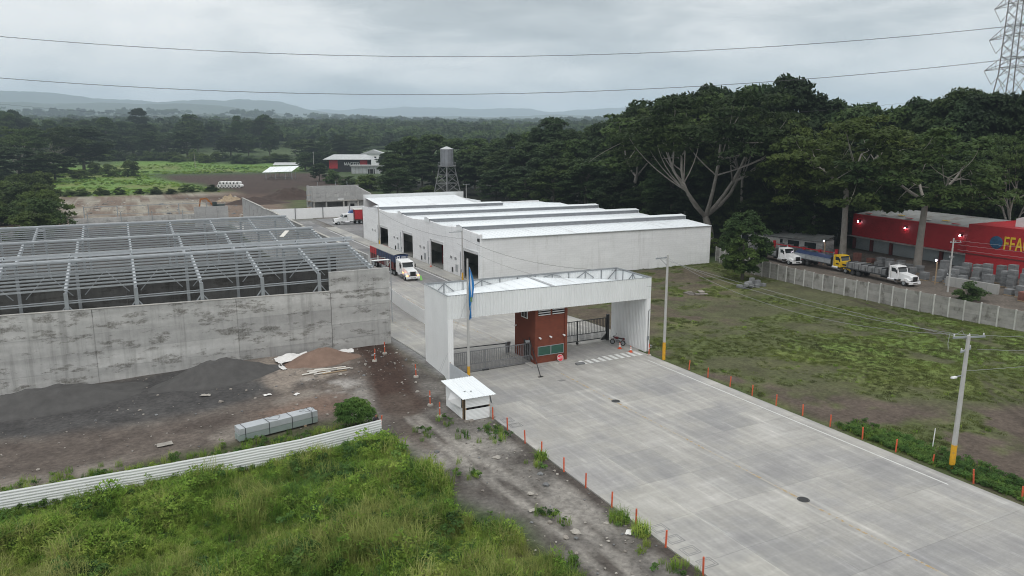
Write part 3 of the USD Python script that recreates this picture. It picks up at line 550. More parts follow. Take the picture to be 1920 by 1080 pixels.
# pale patch of new mortar round the nearer manhole, dark oil stains
for (x, y, a, b, m, s) in [(37.2, 31.0, 1.3, .9, "slab_pale", 1), (36.4, 59.5, .4, .2, "slab_dark", 3)]:
    an = np.linspace(0, 2 * np.pi, 40, endpoint=False); rr_ = 1 + .5 * (meshkit.fbm(P3(np.cos(an) * 1.4, np.sin(an) * 1.4, s * 5.), 3, s) - .5) * 2
    v = [(x, y, .002)] + [(x + a * r * math.cos(t), y + b * r * math.sin(t), .002) for t, r in zip(an, rr_)]
    road.part("patch", G().add(v, [(0, i + 1, (i + 1) % 40 + 1) for i in range(40)]), m, world=True)

# ------------------------------------------------------------------ gatehouse portal
GW, GD, GH, GB, TH = 23.6, 7.0, 8.3, 5.98, .55
gate = T("gate_portal", "wide white ribbed metal entrance portal with roof over the road", "gate portal", (26.78, 64.95, 0), math.radians(-2.5))
def cladding(p0, u, v, n, W, L, zlab="cladding_panel", m="white_cladding", pw=1.2, pitch=.30, dp=.05):
    k = max(1, round(W / pw)); w = W / k; p0, u = np.array(p0, float), np.array(u, float)
    for i in range(k): gate.part(zlab, G().corr(p0 + u * (i * w), u, v, n, w, L, pitch, dp), m)
ZB = -.35
cladding((0, 0, GB), (1, 0, 0), (0, 0, 1), (0, -1, 0), GW, GH - GB)                      # front header
cladding((0, 0, ZB), (1, 0, 0), (0, 0, 1), (0, -1, 0), TH, GB - ZB, pw=.55, m="white_trim"); cladding((GW - TH, 0, ZB), (1, 0, 0), (0, 0, 1), (0, -1, 0), TH, GB - ZB, pw=.55, m="white_trim")
cladding((0, GD, ZB), (0, -1, 0), (0, 0, 1), (-1, 0, 0), GD, GH - ZB, dp=.012)            # outer left
cladding((GW, 0, ZB), (0, 1, 0), (0, 0, 1), (1, 0, 0), GD, GH - ZB)                       # outer right
cladding((TH, .02, ZB), (0, 1, 0), (0, 0, 1), (1, 0, 0), GD - .04, GB - ZB); cladding((GW - TH, GD - .02, ZB), (0, -1, 0), (0, 0, 1), (-1, 0, 0), GD - .04, GB - ZB)   # inner faces of both legs
cladding((GW, GD, GB), (-1, 0, 0), (0, 0, 1), (0, 1, 0), GW, GH - GB)                     # back header
for x0 in (0, GW - TH): cladding((x0 + TH, GD, ZB), (-1, 0, 0), (0, 0, 1), (0, 1, 0), TH, GB - ZB, pw=.55)
for a in ("inner", "outer"): pass
# parapet insides
cladding((.06, GD - .06, 6.7), (1, 0, 0), (0, 0, 1), (0, -1, 0), GW - .12, GH - 6.72, "parapet_panel", pw=1.2, pitch=.3)
cladding((GW - .06, GD - .08, 6.7), (0, -1, 0), (0, 0, 1), (-1, 0, 0), GD - .16, GH - 6.72, "parapet_panel", pw=1.2, pitch=.3)
cladding((.06, .08, 6.7), (0, 1, 0), (0, 0, 1), (1, 0, 0), GD - .16, GH - 6.72, "parapet_panel", pw=1.2, pitch=.3)
cladding((GW - .08, .06, 6.7), (-1, 0, 0), (0, 0, 1), (0, 1, 0), GW - .16, GH - 6.72, "parapet_panel", pw=1.2, pitch=.3)
gate.part("soffit", G().box((.05, .05, GB + .01), (GW - .05, GD - .05, GB + .05)), "white_trim")
RXM = 12.0
for sx in (0, 1):
    x0, x1 = (.1, RXM) if sx == 0 else (RXM, GW - .1); k = 11
    for i in range(k):
        a, b = x0 + (x1 - x0) * i / k, x0 + (x1 - x0) * (i + 1) / k; zz = lambda x: 8.12 - 1.25 * abs(x - RXM) / RXM
        g = G().add([(a + .01, .1, zz(a)), (b - .01, .1, zz(b)), (b - .01, GD - .1, zz(b)), (a + .01, GD - .1, zz(a))], [(0, 1, 2, 3)])
        g.beam((a, .1, zz(a) + .015), (a, GD - .1, zz(a) + .015), .04, .04); gate.part("roof_sheet", g, "roof_white")
gate.part("ridge_cap", G().beam((RXM, .15, 8.14), (RXM, GD - .15, 8.14), .4, .02), "monitor_grey")
gate.part("parapet_cap", G().box((-.05, -.05, GH), (GW + .05, .02, GH + .04)).box((-.05, GD - .02, GH), (GW + .05, GD + .05, GH + .04)).box((-.05, .02, GH), (.02, GD - .02, GH + .04)).box((GW - .02, .02, GH), (GW + .05, GD - .02, GH + .04)), "galv")
gate.part("parapet_rail", G().beam((.1, GD - .14, GH - .06), (GW - .1, GD - .14, GH - .06), .09), "truss_grey")
posts = [(i * GW / 11, GD - .14) for i in range(12)]
for i, (x, y) in enumerate(posts):
    x = min(max(x, .14), GW - .14); zr = 8.12 - 1.25 * abs(x - RXM) / RXM
    gate.part("parapet_post", G().beam((x, y, min(zr, 7.6)), (x, y, GH - .1), .08), "truss_grey")
    if i % 2 == 1 and abs(x - RXM) > 2.2:
        for s in (-1, 1): gate.part("parapet_brace", G().beam((x, y - .04, GH - .15), (x + s * 1.1, y - .04, zr + (.05 if s * (x - RXM) > 0 else .15)), .07), "truss_grey")
for xx in (GW - .14, .14):
    gate.part("parapet_rail", G().beam((xx, .2, GH - .06), (xx, GD - .2, GH - .06), .09), "truss_grey")
    for y in (1.4, 3.4, 5.4): gate.part("parapet_post", G().beam((xx, y, 6.9), (xx, y, GH - .1), .08), "truss_grey")
    for s in (-1, 1): gate.part("parapet_brace", G().beam((xx, 3.4, GH - .15), (xx, 3.4 + s * 1.2, 6.95), .07), "truss_grey")
gate.part("base_strip", G().box((GW - TH - .05, .05, ZB), (GW - TH - .02, GD - .05, -.12)), "black_paint")
gate.part("downpipe", G().tube([(GW - .28, -.08, -.2), (GW - .28, -.08, 4.6), (GW - .1, -.08, 4.75)], .035, 6), "gate_steel")
gate.part("meter_box", G().box((GW - .36, -.16, 1.35), (GW - .16, -.04, 1.75)), "galv")

# ------------------------------------------------------------------ guard booth of red brick
bo = T("guard_booth", "dark red brick guard booth standing under the white portal", "guard booth", (36.5, 65.0, 0), 0)
BW, BD = 3.85, 4.6
bo.part("plinth", G().bbox((-.7, -.75, -.2), (7.4, BD + .6, .13), .03), "slab_pale")
g = G().box((.3, .1, .13), (BW - .3, BD, 5.95)); bo.part("wall", g, "brick_red")
for a, b in ((0, .3), (BW - .3, BW)): bo.part("pilaster", G().box((a, 0, .13), (b, .5, 5.95)), "brick_red")
bo.part("side_wall", G().box((.05, .5, .13), (.3, BD, 5.95)), "brick_red")
def window(t, x0, x1, z0, z1, y, panes, pane="green_glass", name="window", th=.06):
    g = G().box((x0 - .05, y - th, z0 - .05), (x1 + .05, y, z0)).box((x0 - .05, y - th, z1), (x1 + .05, y, z1 + .05)).box((x0 - .05, y - th, z0), (x0, y, z1)).box((x1, y - th, z0), (x1 + .05, y, z1))
    for k in range(1, panes): xm = x0 + (x1 - x0) * k / panes; g.box((xm - .03, y - th, z0), (xm + .03, y, z1))
    w = t.part(name, g, "galv")
    for k in range(panes):
        a, b = x0 + (x1 - x0) * k / panes + .03 * (k > 0), x0 + (x1 - x0) * (k + 1) / panes - .03 * (k < panes - 1)
        t.part("pane", G().box((a, y - .025, z0), (b, y - .01, z1)), pane, under=w)
window(bo, .38, BW - .42, .98, 1.88, .1, 2)
for x0 in (.38, 2.05):
    w = bo.part("louvre_window", G().box((x0, .05, 5.2), (x0 + 1.42, .1, 5.95)), "black_paint")
    for k in range(3): bo.part("slat", G().box((x0, 0.0, 5.24 + k * .24), (x0 + 1.42, .045, 5.32 + k * .24)), "louver", under=w)
for x in (.5, 1.78, 3.4):
    w = bo.part("wall_lamp", G().box((x - .05, .0, 2.85), (x + .05, .1, 2.95)), "white_trim")
    bo.part("lamp_head", G().cyl((x, -.02, 2.9), (x + .06, -.2, 2.84), .08, .1, 8), "white_trim", under=w)
w = bo.part("side_window", G().box((-.02, 1.7, 4.6), (.05, 3.1, 5.7)), "white_trim"); bo.part("pane", G().box((-.035, 1.8, 4.7), (-.02, 2.35, 5.6)).box((-.035, 2.45, 4.7), (-.02, 3.0, 5.6)), "glass_dark", under=w)
d = bo.part("door", G().box((.0, 1.5, .13), (.05, 2.5, 2.25)), "black_paint"); bo.part("handle", G().box((-.05, 1.6, 1.1), (0, 1.66, 1.25)), "chrome", under=d)
bo.part("side_lamp", G().cyl((.05, 4.2, 3.4), (-.18, 4.2, 3.36), .06, .09, 8), "white_trim")
# stop sign leaning on the booth
sg = T("stop_sign", "red octagonal sign reading ALTO leaning against the brick booth", "sign", (39.35, 64.55, .14))
oc = [(.36 / math.cos(math.pi / 8) * math.cos(math.pi / 8 + k * math.pi / 4), .40 + .36 / math.cos(math.pi / 8) * math.sin(math.pi / 8 + k * math.pi / 4)) for k in range(8)]
sg.part("rim", G().prism(oc, (0, .03, 0), (1, 0, 0), (0, .3, .954), (0, -.954, .3), .012), "white_paint")
sg.part("plate", G().prism([(x * .92, .40 + (z - .40) * .92) for x, z in oc], (0, .016, .005), (1, 0, 0), (0, .3, .954), (0, -.954, .3), .006), "stop_red")
tm = meshkit.text_mesh("ALTO", .19, .006, bold=True); v = np.array(tm.vertices); v[:, 0] -= v[:, 0].mean() * 0 + (v[:, 0].max() + v[:, 0].min()) / 2; v[:, 0] *= .88
tv = np.stack([v[:, 0], .008 - .954 * v[:, 2] + .3 * (v[:, 1] + .31), .006 + .3 * v[:, 2] + .954 * (v[:, 1] + .31)], 1)
sg.part("lettering", G().add(tv, tm.faces), "white_paint")

# ------------------------------------------------------------------ sliding gates
def sliding_gate(t, x0, x1, z0, zm, z1, y, pitch, m, split=None, dense=.09):
    t.part("frame", G().box((x0, y - .04, z1 - .08), (x1, y + .04, z1)).box((x0, y - .04, z0), (x1, y + .04, z0 + .09)).box((x0, y - .03, zm - .03), (x1, y + .03, zm + .04)).box((x0, y - .05, z0), (x0 + .09, y + .05, z1 + .02)).box((x1 - .09, y - .05, z0), (x1, y + .05, z1 + .02)), m)
    for s in (split or []): t.part("stile", G().box((s - .05, y - .05, z0), (s + .05, y + .05, z1 + .02)), m)
    for x in np.arange(x0 + pitch, x1 - .05, pitch): t.part("bar", G().box((x - .024, y - .02, zm + .04), (x + .024, y + .02, z1 - .08)), m)
    if dense:
        g = G()
        for x in np.arange(x0 + dense, x1 - .05, dense): g.box((x - .017, y - .015, z0 + .09), (x + .017, y + .015, zm - .03))
        t.part("lower_bars", g, m, kind="stuff")
lg = T("sliding_gate", "closed grey barred sliding gate left of the brick booth", "gate", (27.5, 66.0, 0)); 
sliding_gate(lg, 0, 8.9, .12, .85, 2.2, 0, .21, "gate_steel", split=(3.75,))
sliding_gate(lg, 9.0, 9.95, .12, .85, 2.25, .06, .21, "gate_steel")
lg.part("wheel_bracket", G().box((3.4, -.15, .0), (4.1, .05, .12)).cyl((3.6, -.1, .06), (3.6, .0, .06), .07, n=10), "gate_dark")
lg.part("brace", G().beam((8.85, -.06, 1.0), (9.25, -1.0, .06), .13), "gate_steel"); lg.part("foot", G().box((9.1, -1.2, -.0), (9.45, -.85, .1)), "gate_dark")
lg.part("floor_rail", G().box((-.2, -.06, 0), (9.4, .06, .035)), "gate_dark")
rg = T("sliding_gate", "dark barred sliding gate hung between the brick booth and the right portal leg", "gate", (43.0, 69.9, 0))
sliding_gate(rg, -2.0, 5.75, .3, 1.12, 2.75, 0, .21, "gate_dark", split=(1.75,), dense=.16)
rg.part("end_post", G().box((5.75, -.14, -.1), (6.05, .14, 3.1)), "gate_dark"); rg.part("gusset", G().prism([(0, 0), (.8, 0), (.8, .8)], (4.95, -.05, .1), (1, 0, 0), (0, 0, 1), (0, 1, 0), .1), "gate_dark")
rg.part("wheel", G().cyl((1.75, -.08, .14), (1.75, .08, .14), .15, n=12), "rubber")
ba = T("barrier_arm", "lowered dark barrier arm behind the left sliding gate", "barrier", (36.0, 70.4, 0))
ba.part("arm", G().beam((-.2, 0, 1.15), (-7.6, 0, 1.35), .09), "gate_dark"); ba.part("cabinet", G().bbox((-.15, -.2, 0), (.25, .2, 1.25), .04), "gate_steel"); ba.part("counterweight", G().box((.0, -.12, 1.0), (.35, -.02, 1.3)), "gate_dark")
lp = T("prop_pole", "black prop pole leaning on the left gate end with its foot on the road", "prop pole", (35.1, 61.4, 0))
lp.part("pole", G().tube([(0, 0, .05), (1.3, 4.75, 2.75)], .045, 8), "black_paint"); lp.part("base_plate", G().box((-.25, -.14, .0), (.25, .14, .04)), "black_paint")
lb = T("flood_lamp", "grey flood lamp on a short arm beside the booth's left corner", "lamp", (36.35, 65.9, 2.25)); lb.part("arm", G().beam((0, 0, 0), (-.3, -.2, .25), .05), "galv"); lb.part("head", G().box((-.62, -.38, .16), (-.2, -.1, .36)), "galv")
sp = T("curbstone", "short grey kerb block on the road between booth and crossing", "kerb block", (40.4, 63.0, 0)); sp.part("block", G().bbox((0, 0, 0), (1.0, .5, .14), .04), "block_grey")
wp = T("notice_board", "white board with black figures standing on the yard behind the right gate", "board", (45.3, 77.4, Z(45.3, 77.4)))
wp.part("panel", G().box((-2.4, 0, .5), (1.3, .05, 2.6)), "white_paint"); wp.part("figure", G().box((-.55, -.012, 1.2), (-.2, -.002, 2.1)).box((.9, -.012, 1.6), (1.15, -.002, 2.2)), "black_paint")
for x in (-2.2, 1.1): wp.part("leg", G().box((x, .05, 0), (x + .08, .12, 2.5)), "galv")

# ------------------------------------------------------------------ big concrete wall on the left
WY = 81.1
wl = T("concrete_wall", "long stained grey poured concrete wall in front of the open steel roof frame", "wall", (8, WY, 0))
def wtop(x): return 7.06 - .56 * (x + 11.2) / 31.0
cuts = [-46, -33.2, -20.2, -3.6, 9.6, 19.5]
for a, b in zip(cuts[:-1], cuts[1:]):
    # each section in four pours, the joints slightly recessed, faces a few millimetres off
    zs = [-1.2, 1.0, 2.7, 4.5, None]
    for k in range(4):
        za, zb = zs[k], zs[k + 1]; o = .012 * ((k * 7 + int(a)) % 3)
        ta, tb = (wtop(a), wtop(b)) if zb is None else (zb, zb)
        x0, x1 = a + .03, b - .03
        v = [(x0, -o, za + .004), (x1, -o, za + .004), (x1, .28, za + .004), (x0, .28, za + .004), (x0, -o, ta - .004), (x1, -o, tb - .004), (x1, .28, tb - .004), (x0, .28, ta - .004)]
        wl.part("wall_section", G().add(np.array(v) + [0, WY, 0], BOXF), "poured_wall", world=True)
wl.part("wall_core", G().box((-46, .05, -1.2), (19.5, .25, 6.1)).mv((0, WY, 0)), "poured_wall", world=True)
for z0, z1 in ((-1.2, 1.0), (1.0, 2.7), (2.7, 4.6), (4.6, 6.35)): wl.part("wall_section", G().box((19.53, -.015, z0 + .01), (26.3, .3, z1 - .01)).mv((0, WY, 0)), "poured_wall", world=True)
wl.part("upper_wall_section", G().box((19.45, -.05, 6.36), (26.32, .3, 8.68)).mv((0, WY, 0)), "poured_wall", world=True)
g = G()
for a, b in zip(cuts[:-1], cuts[1:]): g.add(np.array([(a, -.05, wtop(a)), (b, -.05, wtop(b)), (b, .33, wtop(b)), (a, .33, wtop(a)), (a, -.05, wtop(a) + .06), (b, -.05, wtop(b) + .06), (b, .33, wtop(b) + .06), (a, .33, wtop(a) + .06)]) + [0, WY, 0], BOXF)
wl.part("coping", g, "slab_pale", world=True)

# ------------------------------------------------------------------ steel roof frame of the unfinished hall
st = T("steel_hall_frame", "bare galvanised steel roof frame of an unfinished hall behind the concrete wall", "steel frame", (8, 82.0, 0))
CX = [24.6 - 6.05 * i for i in range(13)]
eaveZ, rz0 = 8.55, 9.85
ridges, valleys = [92.3, 112.4, 132.2], [82.0, 102.3, 122.3, 142.0]
def roof_z(y):
    pts = [(82, eaveZ), (92.3, rz0), (102.3, 8.6), (112.4, 9.75), (122.3, 8.6), (132.2, 9.75), (142, 8.6)]
    return float(np.interp(y, [p[0] for p in pts], [p[1] for p in pts]))
for x in CX:
    for y in valleys: st.part("column", G().box((x - .17, y - .17, -1.3), (x + .17, y + .17, roof_z(y))), "galv", world=True)
    ys = sorted(ridges + valleys)
    for y0, y1 in zip(ys[:-1], ys[1:]):
        p, q = (x, y0, roof_z(y0) + .02), (x, y1, roof_z(y1) + .02)
        r = st.part("rafter", G().beam(p, q, .05, .42).beam((x, y0, roof_z(y0) + .24), (x, y1, roof_z(y1) + .24), .24, .03).beam((x, y0, roof_z(y0) - .2), (x, y1, roof_z(y1) - .2), .24, .03), "galv_bright", world=True)
XW = CX[-1] - 3
def purlin(y, z, m="galv", h=.16, x1=None): st.part("purlin", G().box((XW, y - .03, z), ((CX[0] + .15) if x1 is None else x1, y - .015, z + h)).box((XW, y - .015, z + h - .02), ((CX[0] + .15) if x1 is None else x1, y + .06, z + h)), m, world=True)
for y0, y1 in [(82.15, 91.9), (92.7, 102.0), (102.6, 112.0), (112.8, 122.0), (122.6, 131.8), (132.6, 141.7)]:
    k = 9 if y0 < 90 else 8
    for i in range(k):
        y = y0 + (y1 - y0) * i / (k - 1) if k > 1 else y0; purlin(y, roof_z(y) + .26)
for y in ridges: st.part("ridge_beam", G().box((XW, y - .28, roof_z(y) + .27), (CX[0] + .2, y + .1, roof_z(y) + .52)), "galv_bright", world=True)
for dy, dz in ((.55, .75), (1.2, 1.0), (1.85, .75)): purlin(92.3 + dy, rz0 + dz - .1, "galv_bright", .16, CX[0] + 1.0)
for x in CX:
    st.part("monitor_post", G().beam((x, 92.9, rz0), (x, 92.9, rz0 + .7), .12).beam((x, 94.1, rz0 - .1), (x, 94.1, rz0 + .7), .12).beam((x, 92.8, rz0 + .66), (x, 93.5, rz0 + .92), .1).beam((x, 94.2, rz0 + .66), (x, 93.5, rz0 + .92), .1), "galv", world=True)
for i, (x0, x1) in enumerate(zip(CX[:-1], CX[1:])):   # eaves girder and knee braces between front columns
    st.part("eaves_girder", G().box((x1 + .17, 81.94, 7.52), (x0 - .17, 82.06, 7.62)).box((x1 + .17, 81.94, 7.72), (x0 - .17, 82.06, 7.8)), "galv", world=True)
    st.part("knee_brace", G().beam((x0 - .15, 82, 7.2), (x0 - 1.5, 82, 5.4), .11), "galv", world=True); st.part("knee_brace", G().beam((x1 + .15, 82, 7.2), (x1 + 1.5, 82, 5.4), .11), "galv", world=True)
    for yv in (102.3,):
        st.part("eaves_girder", G().box((x1 + .17, yv - .06, 7.3), (x0 - .17, yv + .06, 7.42)), "galv", world=True)
        m = (x0 + x1) / 2; st.part("cross_brace", G().beam((m - .1, yv, 7.3), (m - 2.4, yv, 4.6), .1), "galv", world=True); st.part("cross_brace", G().beam((m + .1, yv, 7.3), (m + 2.4, yv, 4.6), .1), "galv", world=True)
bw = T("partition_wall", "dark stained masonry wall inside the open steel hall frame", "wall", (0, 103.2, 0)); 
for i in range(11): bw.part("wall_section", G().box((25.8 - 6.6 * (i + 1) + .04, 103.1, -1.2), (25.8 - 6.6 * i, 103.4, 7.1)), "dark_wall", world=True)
brd = single("loose_board", "pale loose board lying on the steel purlins of the second roof bay", "board", G().beam((19.4, 107.5, 9.62), (20.9, 111.2, 10.02), .6, .04), "pale_board")

# side wall of that hall along the yard
sw = T("block_side_wall", "long grey block wall with pale coping along the yard beside the steel frame", "wall", (26.6, 110, 0))
for i in range(20):
    y0 = 82.0 + i * 5.75; y1 = y0 + 5.75; zt = 8.75 if i % 7 else 8.6
    if i <= 1: continue
    sw.part("panel", G().box((26.5, y0 + .2, -1.3), (26.72, y1, zt)), "grey_block", world=True); sw.part("pier", G().box((26.42, y0 - .0, -1.3), (26.8, y0 + .2, zt)), "block_wall", world=True)
    sw.part("coping", G().box((26.4, y0, zt), (26.82, y1, zt + .1)), "slab_pale", world=True)
sw.part("panel", G().box((26.5, 89.8, -1.3), (26.72, 93.4, 8.9)), "block_wall", world=True)
# masonry and posts at the back of the hall
pf = T("steel_post_row", "row of thin galvanised posts with rails behind the steel roof frame", "post row", (5, 247, -1))
for i, x in enumerate([-19, -15.8, -10.1, -1.6, 6.6, 14.9, 22.8]):
    pf.part("post", G().box((x - .12, 246.9, -1.2), (x + .12, 247.2, 4.2 if i > 1 else 2.2)), "galv", world=True)
    if i in (2, 3, 4, 5): pf.part("post", G().box((x + .7, 245.3, -1.2), (x + .9, 245.5, 2.4)), "galv", world=True)
pf.part("rail", G().box((-19, 247.2, 1.9), (-15.8, 247.35, 2.1)), "galv", world=True); pf.part("rail", G().box((-10, 247.2, 3.9), (24, 247.35, 4.05)), "galv", world=True); pf.part("rail", G().box((-10, 245.5, 1.75), (24, 245.65, 1.85)), "galv", world=True)
lw = T("low_wall", "low grey masonry wall behind the row of steel posts", "wall", (5, 246, -1)); lw.part("wall", G().box((-14, 246.0, -1.3), (26, 246.4, .9)), "block_wall", world=True)
bb = T("block_wall", "grey block wall below the excavator at the corner of the site", "wall", (25, 232, -1))
for k in range(3): bb.part("wall", G().box((17.5 + k * 3.0, 226, -1.2), (20.45 + k * 3.0, 226.4, 4.6)), "grey_block", world=True)

# ------------------------------------------------------------------ scaffold stair at the end of the steel hall
sc = T("scaffold_stair", "grey scaffold stair with white treads at the end of the block side wall", "scaffold", (28.0, 89.0, Z(28, 89) + .9))
for x in (-1.1, 1.1):
    for y in (0, 2.2): sc.part("standard", G().box((x - .04, y - .04, 0), (x + .04, y + .04, 8.0)), "galv")
for z in (5.0, 6.4, 7.9):
    sc.part("ledger", G().box((-1.1, -.05, z), (1.1, .05, z + .08)), "galv"); sc.part("tread", G().box((-1.1, .1, z), (1.1, .9, z + .05)), "white_trim"); sc.part("ledger", G().box((-1.1, 2.15, z), (1.1, 2.25, z + .08)), "galv")
sc.part("brace", G().beam((-1.1, -.04, 4.8), (1.1, -.04, 7.8), .06), "galv")

# ------------------------------------------------------------------ white warehouse
HX, HX2, HY, HY2, HG = 52.3, 102.4, 112.0, 180.6, -1.2
wh = T("warehouse", "long white block warehouse with four roof monitors and open loading doors", "warehouse", (HX, HY, HG))
BAY = [112.0, 129.1, 144.4, 160.7, 180.6]; RY = [120.6, 136.4, 152.4, 169.6]
doors = [(112.85, 119.4, 4.4), (128.3, 135.2, 4.2), (144.8, 151.3, 4.05), (160.9, 167.3, 3.7)]
def ftop(y): return 7.6 - .9 * (y - HY) / (HY2 - HY)
def wtopz(y): return float(np.interp(y, [112, 120.6, 128.6, 136.4, 144.6, 152.4, 161, 169.6, 180.6], [7.3, 7.75, 7.25, 7.6, 7.05, 7.45, 6.95, 7.3, 6.75]))
ys = sorted({112.0, 180.6, *[d[0] for d in doors], *[d[1] for d in doors], *RY, 128.6, 144.6, 161.0})
for y0, y1 in zip(ys[:-1], ys[1:]):
    dz = next((d[2] for d in doors if d[0] <= y0 and y1 <= d[1]), None); zb = HG if dz is None else dz
    wh.part("front_wall", G().add([(HX, y0, zb), (HX + .25, y0, zb), (HX + .25, y1, zb), (HX, y1, zb), (HX, y0, wtopz(y0) + .1), (HX + .25, y0, wtopz(y0) + .1), (HX + .25, y1, wtopz(y1) + .1), (HX, y1, wtopz(y1) + .1)], BOXF), "white_block", world=True)
EZ0, EZ1 = 6.75, 6.35
k = 10
for i in range(k):
    x0, x1 = HX + (HX2 - HX) * i / k, HX + (HX2 - HX) * (i + 1) / k; e = lambda x: EZ0 + (EZ1 - EZ0) * (x - HX) / (HX2 - HX)
    wh.part("side_wall", G().add([(x0, HY - .02 * (i % 2), HG), (x1, HY - .02 * (i % 2), HG), (x1, HY + .25, HG), (x0, HY + .25, HG), (x0, HY - .02 * (i % 2), e(x0)), (x1, HY - .02 * (i % 2), e(x1)), (x1, HY + .25, e(x1)), (x0, HY + .25, e(x0))], BOXF), "white_block", world=True)
wh.part("end_wall", G().box((HX2 - .25, HY + .25, HG), (HX2, HY2, 6.3)), "white_block", world=True); wh.part("back_wall", G().box((HX, HY2 - .25, HG), (HX2 - .25, HY2, 6.6)), "white_block", world=True)
wh.part("corner_pier", G().box((HX - .12, HY - .12, HG), (HX + .3, HY + .02, 7.55)), "white_block", world=True)
wh.part("floor", G().box((HX + .25, HY + .3, HG), (HX2 - .3, HY2 - .3, HG + .36)), "inside_floor", world=True)
wh.part("inner_lining", G().box((HX + 7.5, HY + .4, HG + .37), (HX + 7.7, HY2 - .4, 6.0)), "inside_wall", world=True)
# roof: each slope laid in strips, lower at the far eaves
def slope(ya, yb, dza, dzb, xe=HX2 + .1):
    n = 12; xs = np.linspace(HX + .2, xe, n + 1)
    for i in range(n):
        x0, x1 = xs[i] + .01, xs[i + 1] - .01; s = lambda x: -.35 * (x - HX) / (HX2 - HX)
        g = G().add([(x0, ya, dza + s(x0)), (x1, ya, dza + s(x1)), (x1, yb, dzb + s(x1)), (x0, yb, dzb + s(x0))], [(0, 1, 2, 3)])
        for q in range(4): xx = x0 + (x1 - x0) * q / 4; g.beam((xx, ya, dza + s(xx) + .02), (xx, yb, dzb + s(xx) + .02), .05, .05)
        wh.part("roof_sheet", g, "roof_white", world=True)
base = [(111.75, 6.78), (120.6, 7.45), (128.6, 6.95), (136.4, 7.35), (144.6, 6.8), (152.4, 7.2), (161, 6.65), (169.6, 7.05), (180.7, 6.4)]
for (a, za), (b, zb_) in zip(base[:-1], base[1:]): slope(a, b, za, zb_)
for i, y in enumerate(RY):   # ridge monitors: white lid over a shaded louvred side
    zr = base[2 * i + 1][1]; xe = HX2 - .2 if i < 3 else 85.0; s = lambda x: -.35 * (x - HX) / (HX2 - HX)
    lid = [(y - 1.35, zr + .62), (y, zr + .85), (y + 1.35, zr + .62)]
    g = G()
    v = [(x, yy_, z + s(x) + t) for t in (0, .06) for x in (HX - .15, xe) for yy_, z in lid]
    g.add(v, [(0, 1, 4, 3), (1, 2, 5, 4), (6, 9, 10, 7), (7, 10, 11, 8), (0, 3, 9, 6), (2, 8, 11, 5), (0, 6, 7, 1), (1, 7, 8, 2), (3, 4, 10, 9), (4, 5, 11, 10)]); wh.part("monitor_lid", g, "roof_white", world=True)
    g = G()
    for sy in (-1, 1):
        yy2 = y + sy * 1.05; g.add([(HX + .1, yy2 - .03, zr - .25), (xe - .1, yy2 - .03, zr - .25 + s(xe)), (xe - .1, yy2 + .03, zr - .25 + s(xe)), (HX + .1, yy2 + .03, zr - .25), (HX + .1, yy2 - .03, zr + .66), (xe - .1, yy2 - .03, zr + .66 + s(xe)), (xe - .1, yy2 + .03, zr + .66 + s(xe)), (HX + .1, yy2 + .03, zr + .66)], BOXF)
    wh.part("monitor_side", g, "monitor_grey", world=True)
    wh.part("monitor_gutter", G().beam((HX + .1, y - 1.35, zr + .6), (xe, y - 1.35, zr + .6 + s(xe)), .1, .1), "galv", world=True)
    for xx in (HX - .1, xe - .04): wh.part("monitor_end", G().add([(xx, y - 1.3, zr - .1 + s(xx)), (xx, y + 1.3, zr - .1 + s(xx)), (xx, y + 1.3, zr + .62 + s(xx)), (xx, y, zr + .84 + s(xx)), (xx, y - 1.3, zr + .62 + s(xx))], [(0, 1, 2), (0, 2, 3), (0, 3, 4)]), "white_cladding", world=True)
wh.part("eaves_gutter", G().beam((HX + .1, HY - .12, EZ0 + .02), (HX2, HY - .12, EZ1 + .02), .16, .14), "roof_zinc", world=True)
for i, (a, b, z) in enumerate(doors):
    wh.part("door_frame", G().box((HX - .06, a - .12, HG), (HX - .003, a, z + .12)).box((HX - .06, b, HG), (HX - .003, b + .12, z + .12)).box((HX - .06, a, z), (HX - .003, b, z + .12)), "white_trim", world=True)
    wh.part("rolled_shutter", G().cyl((HX + .5, a, z - .3), (HX + .5, b, z - .3), .35, n=10), "white_trim", world=True)
    if i: # things seen inside
        pass
    c = b + 2.2
    wh.part("downpipe", G().tube([(HX - .08, b + .9, 3.6), (HX - .08, b + .9, HG + .2)], .06, 6), "galv", world=True)
    for yy2, zz2 in ((b + 5.2, 1.75), (b + 3.1, 1.75)):
        if yy2 > HY2 - 1: continue
        w = wh.part("vent_window", G().box((HX - .05, yy2 - .55, zz2), (HX - .003, yy2 + .55, zz2 + .55)), "white_trim", world=True)
        for q in range(3): wh.part("slot", G().box((HX - .065, yy2 - .48, zz2 + .08 + q * .16), (HX - .05, yy2 + .48, zz2 + .17 + q * .16)).mv(-wh.loc), "glass_dark", under=w)
    if i < 3:
        yy2 = b + 2.6; w = wh.part("meter_panel", G().box((HX - .08, yy2 - .6, -.5), (HX - .003, yy2 + .6, 1.2)), "louver", world=True)
        for q in range(4): wh.part("meter", G().box((HX - .1, yy2 - .5 + .28 * q, -.3), (HX - .08, yy2 - .32 + .28 * q, 1.0)).mv(-wh.loc), "galv", under=w)
        wh.part("hose_box", G().box((HX - .14, b + 4.4, -.6), (HX - .003, b + 4.75, .25)), "black_paint", world=True)
    wh.part("wall_box", G().box((HX - .14, b + .55, 0.0), (HX - .003, b + .8, .45)), "galv", world=True)
wh.part("corner_lamp", G().box((HX - .3, 112.2, 6.3), (HX - .02, 112.7, 6.8)), "gate_dark", world=True)
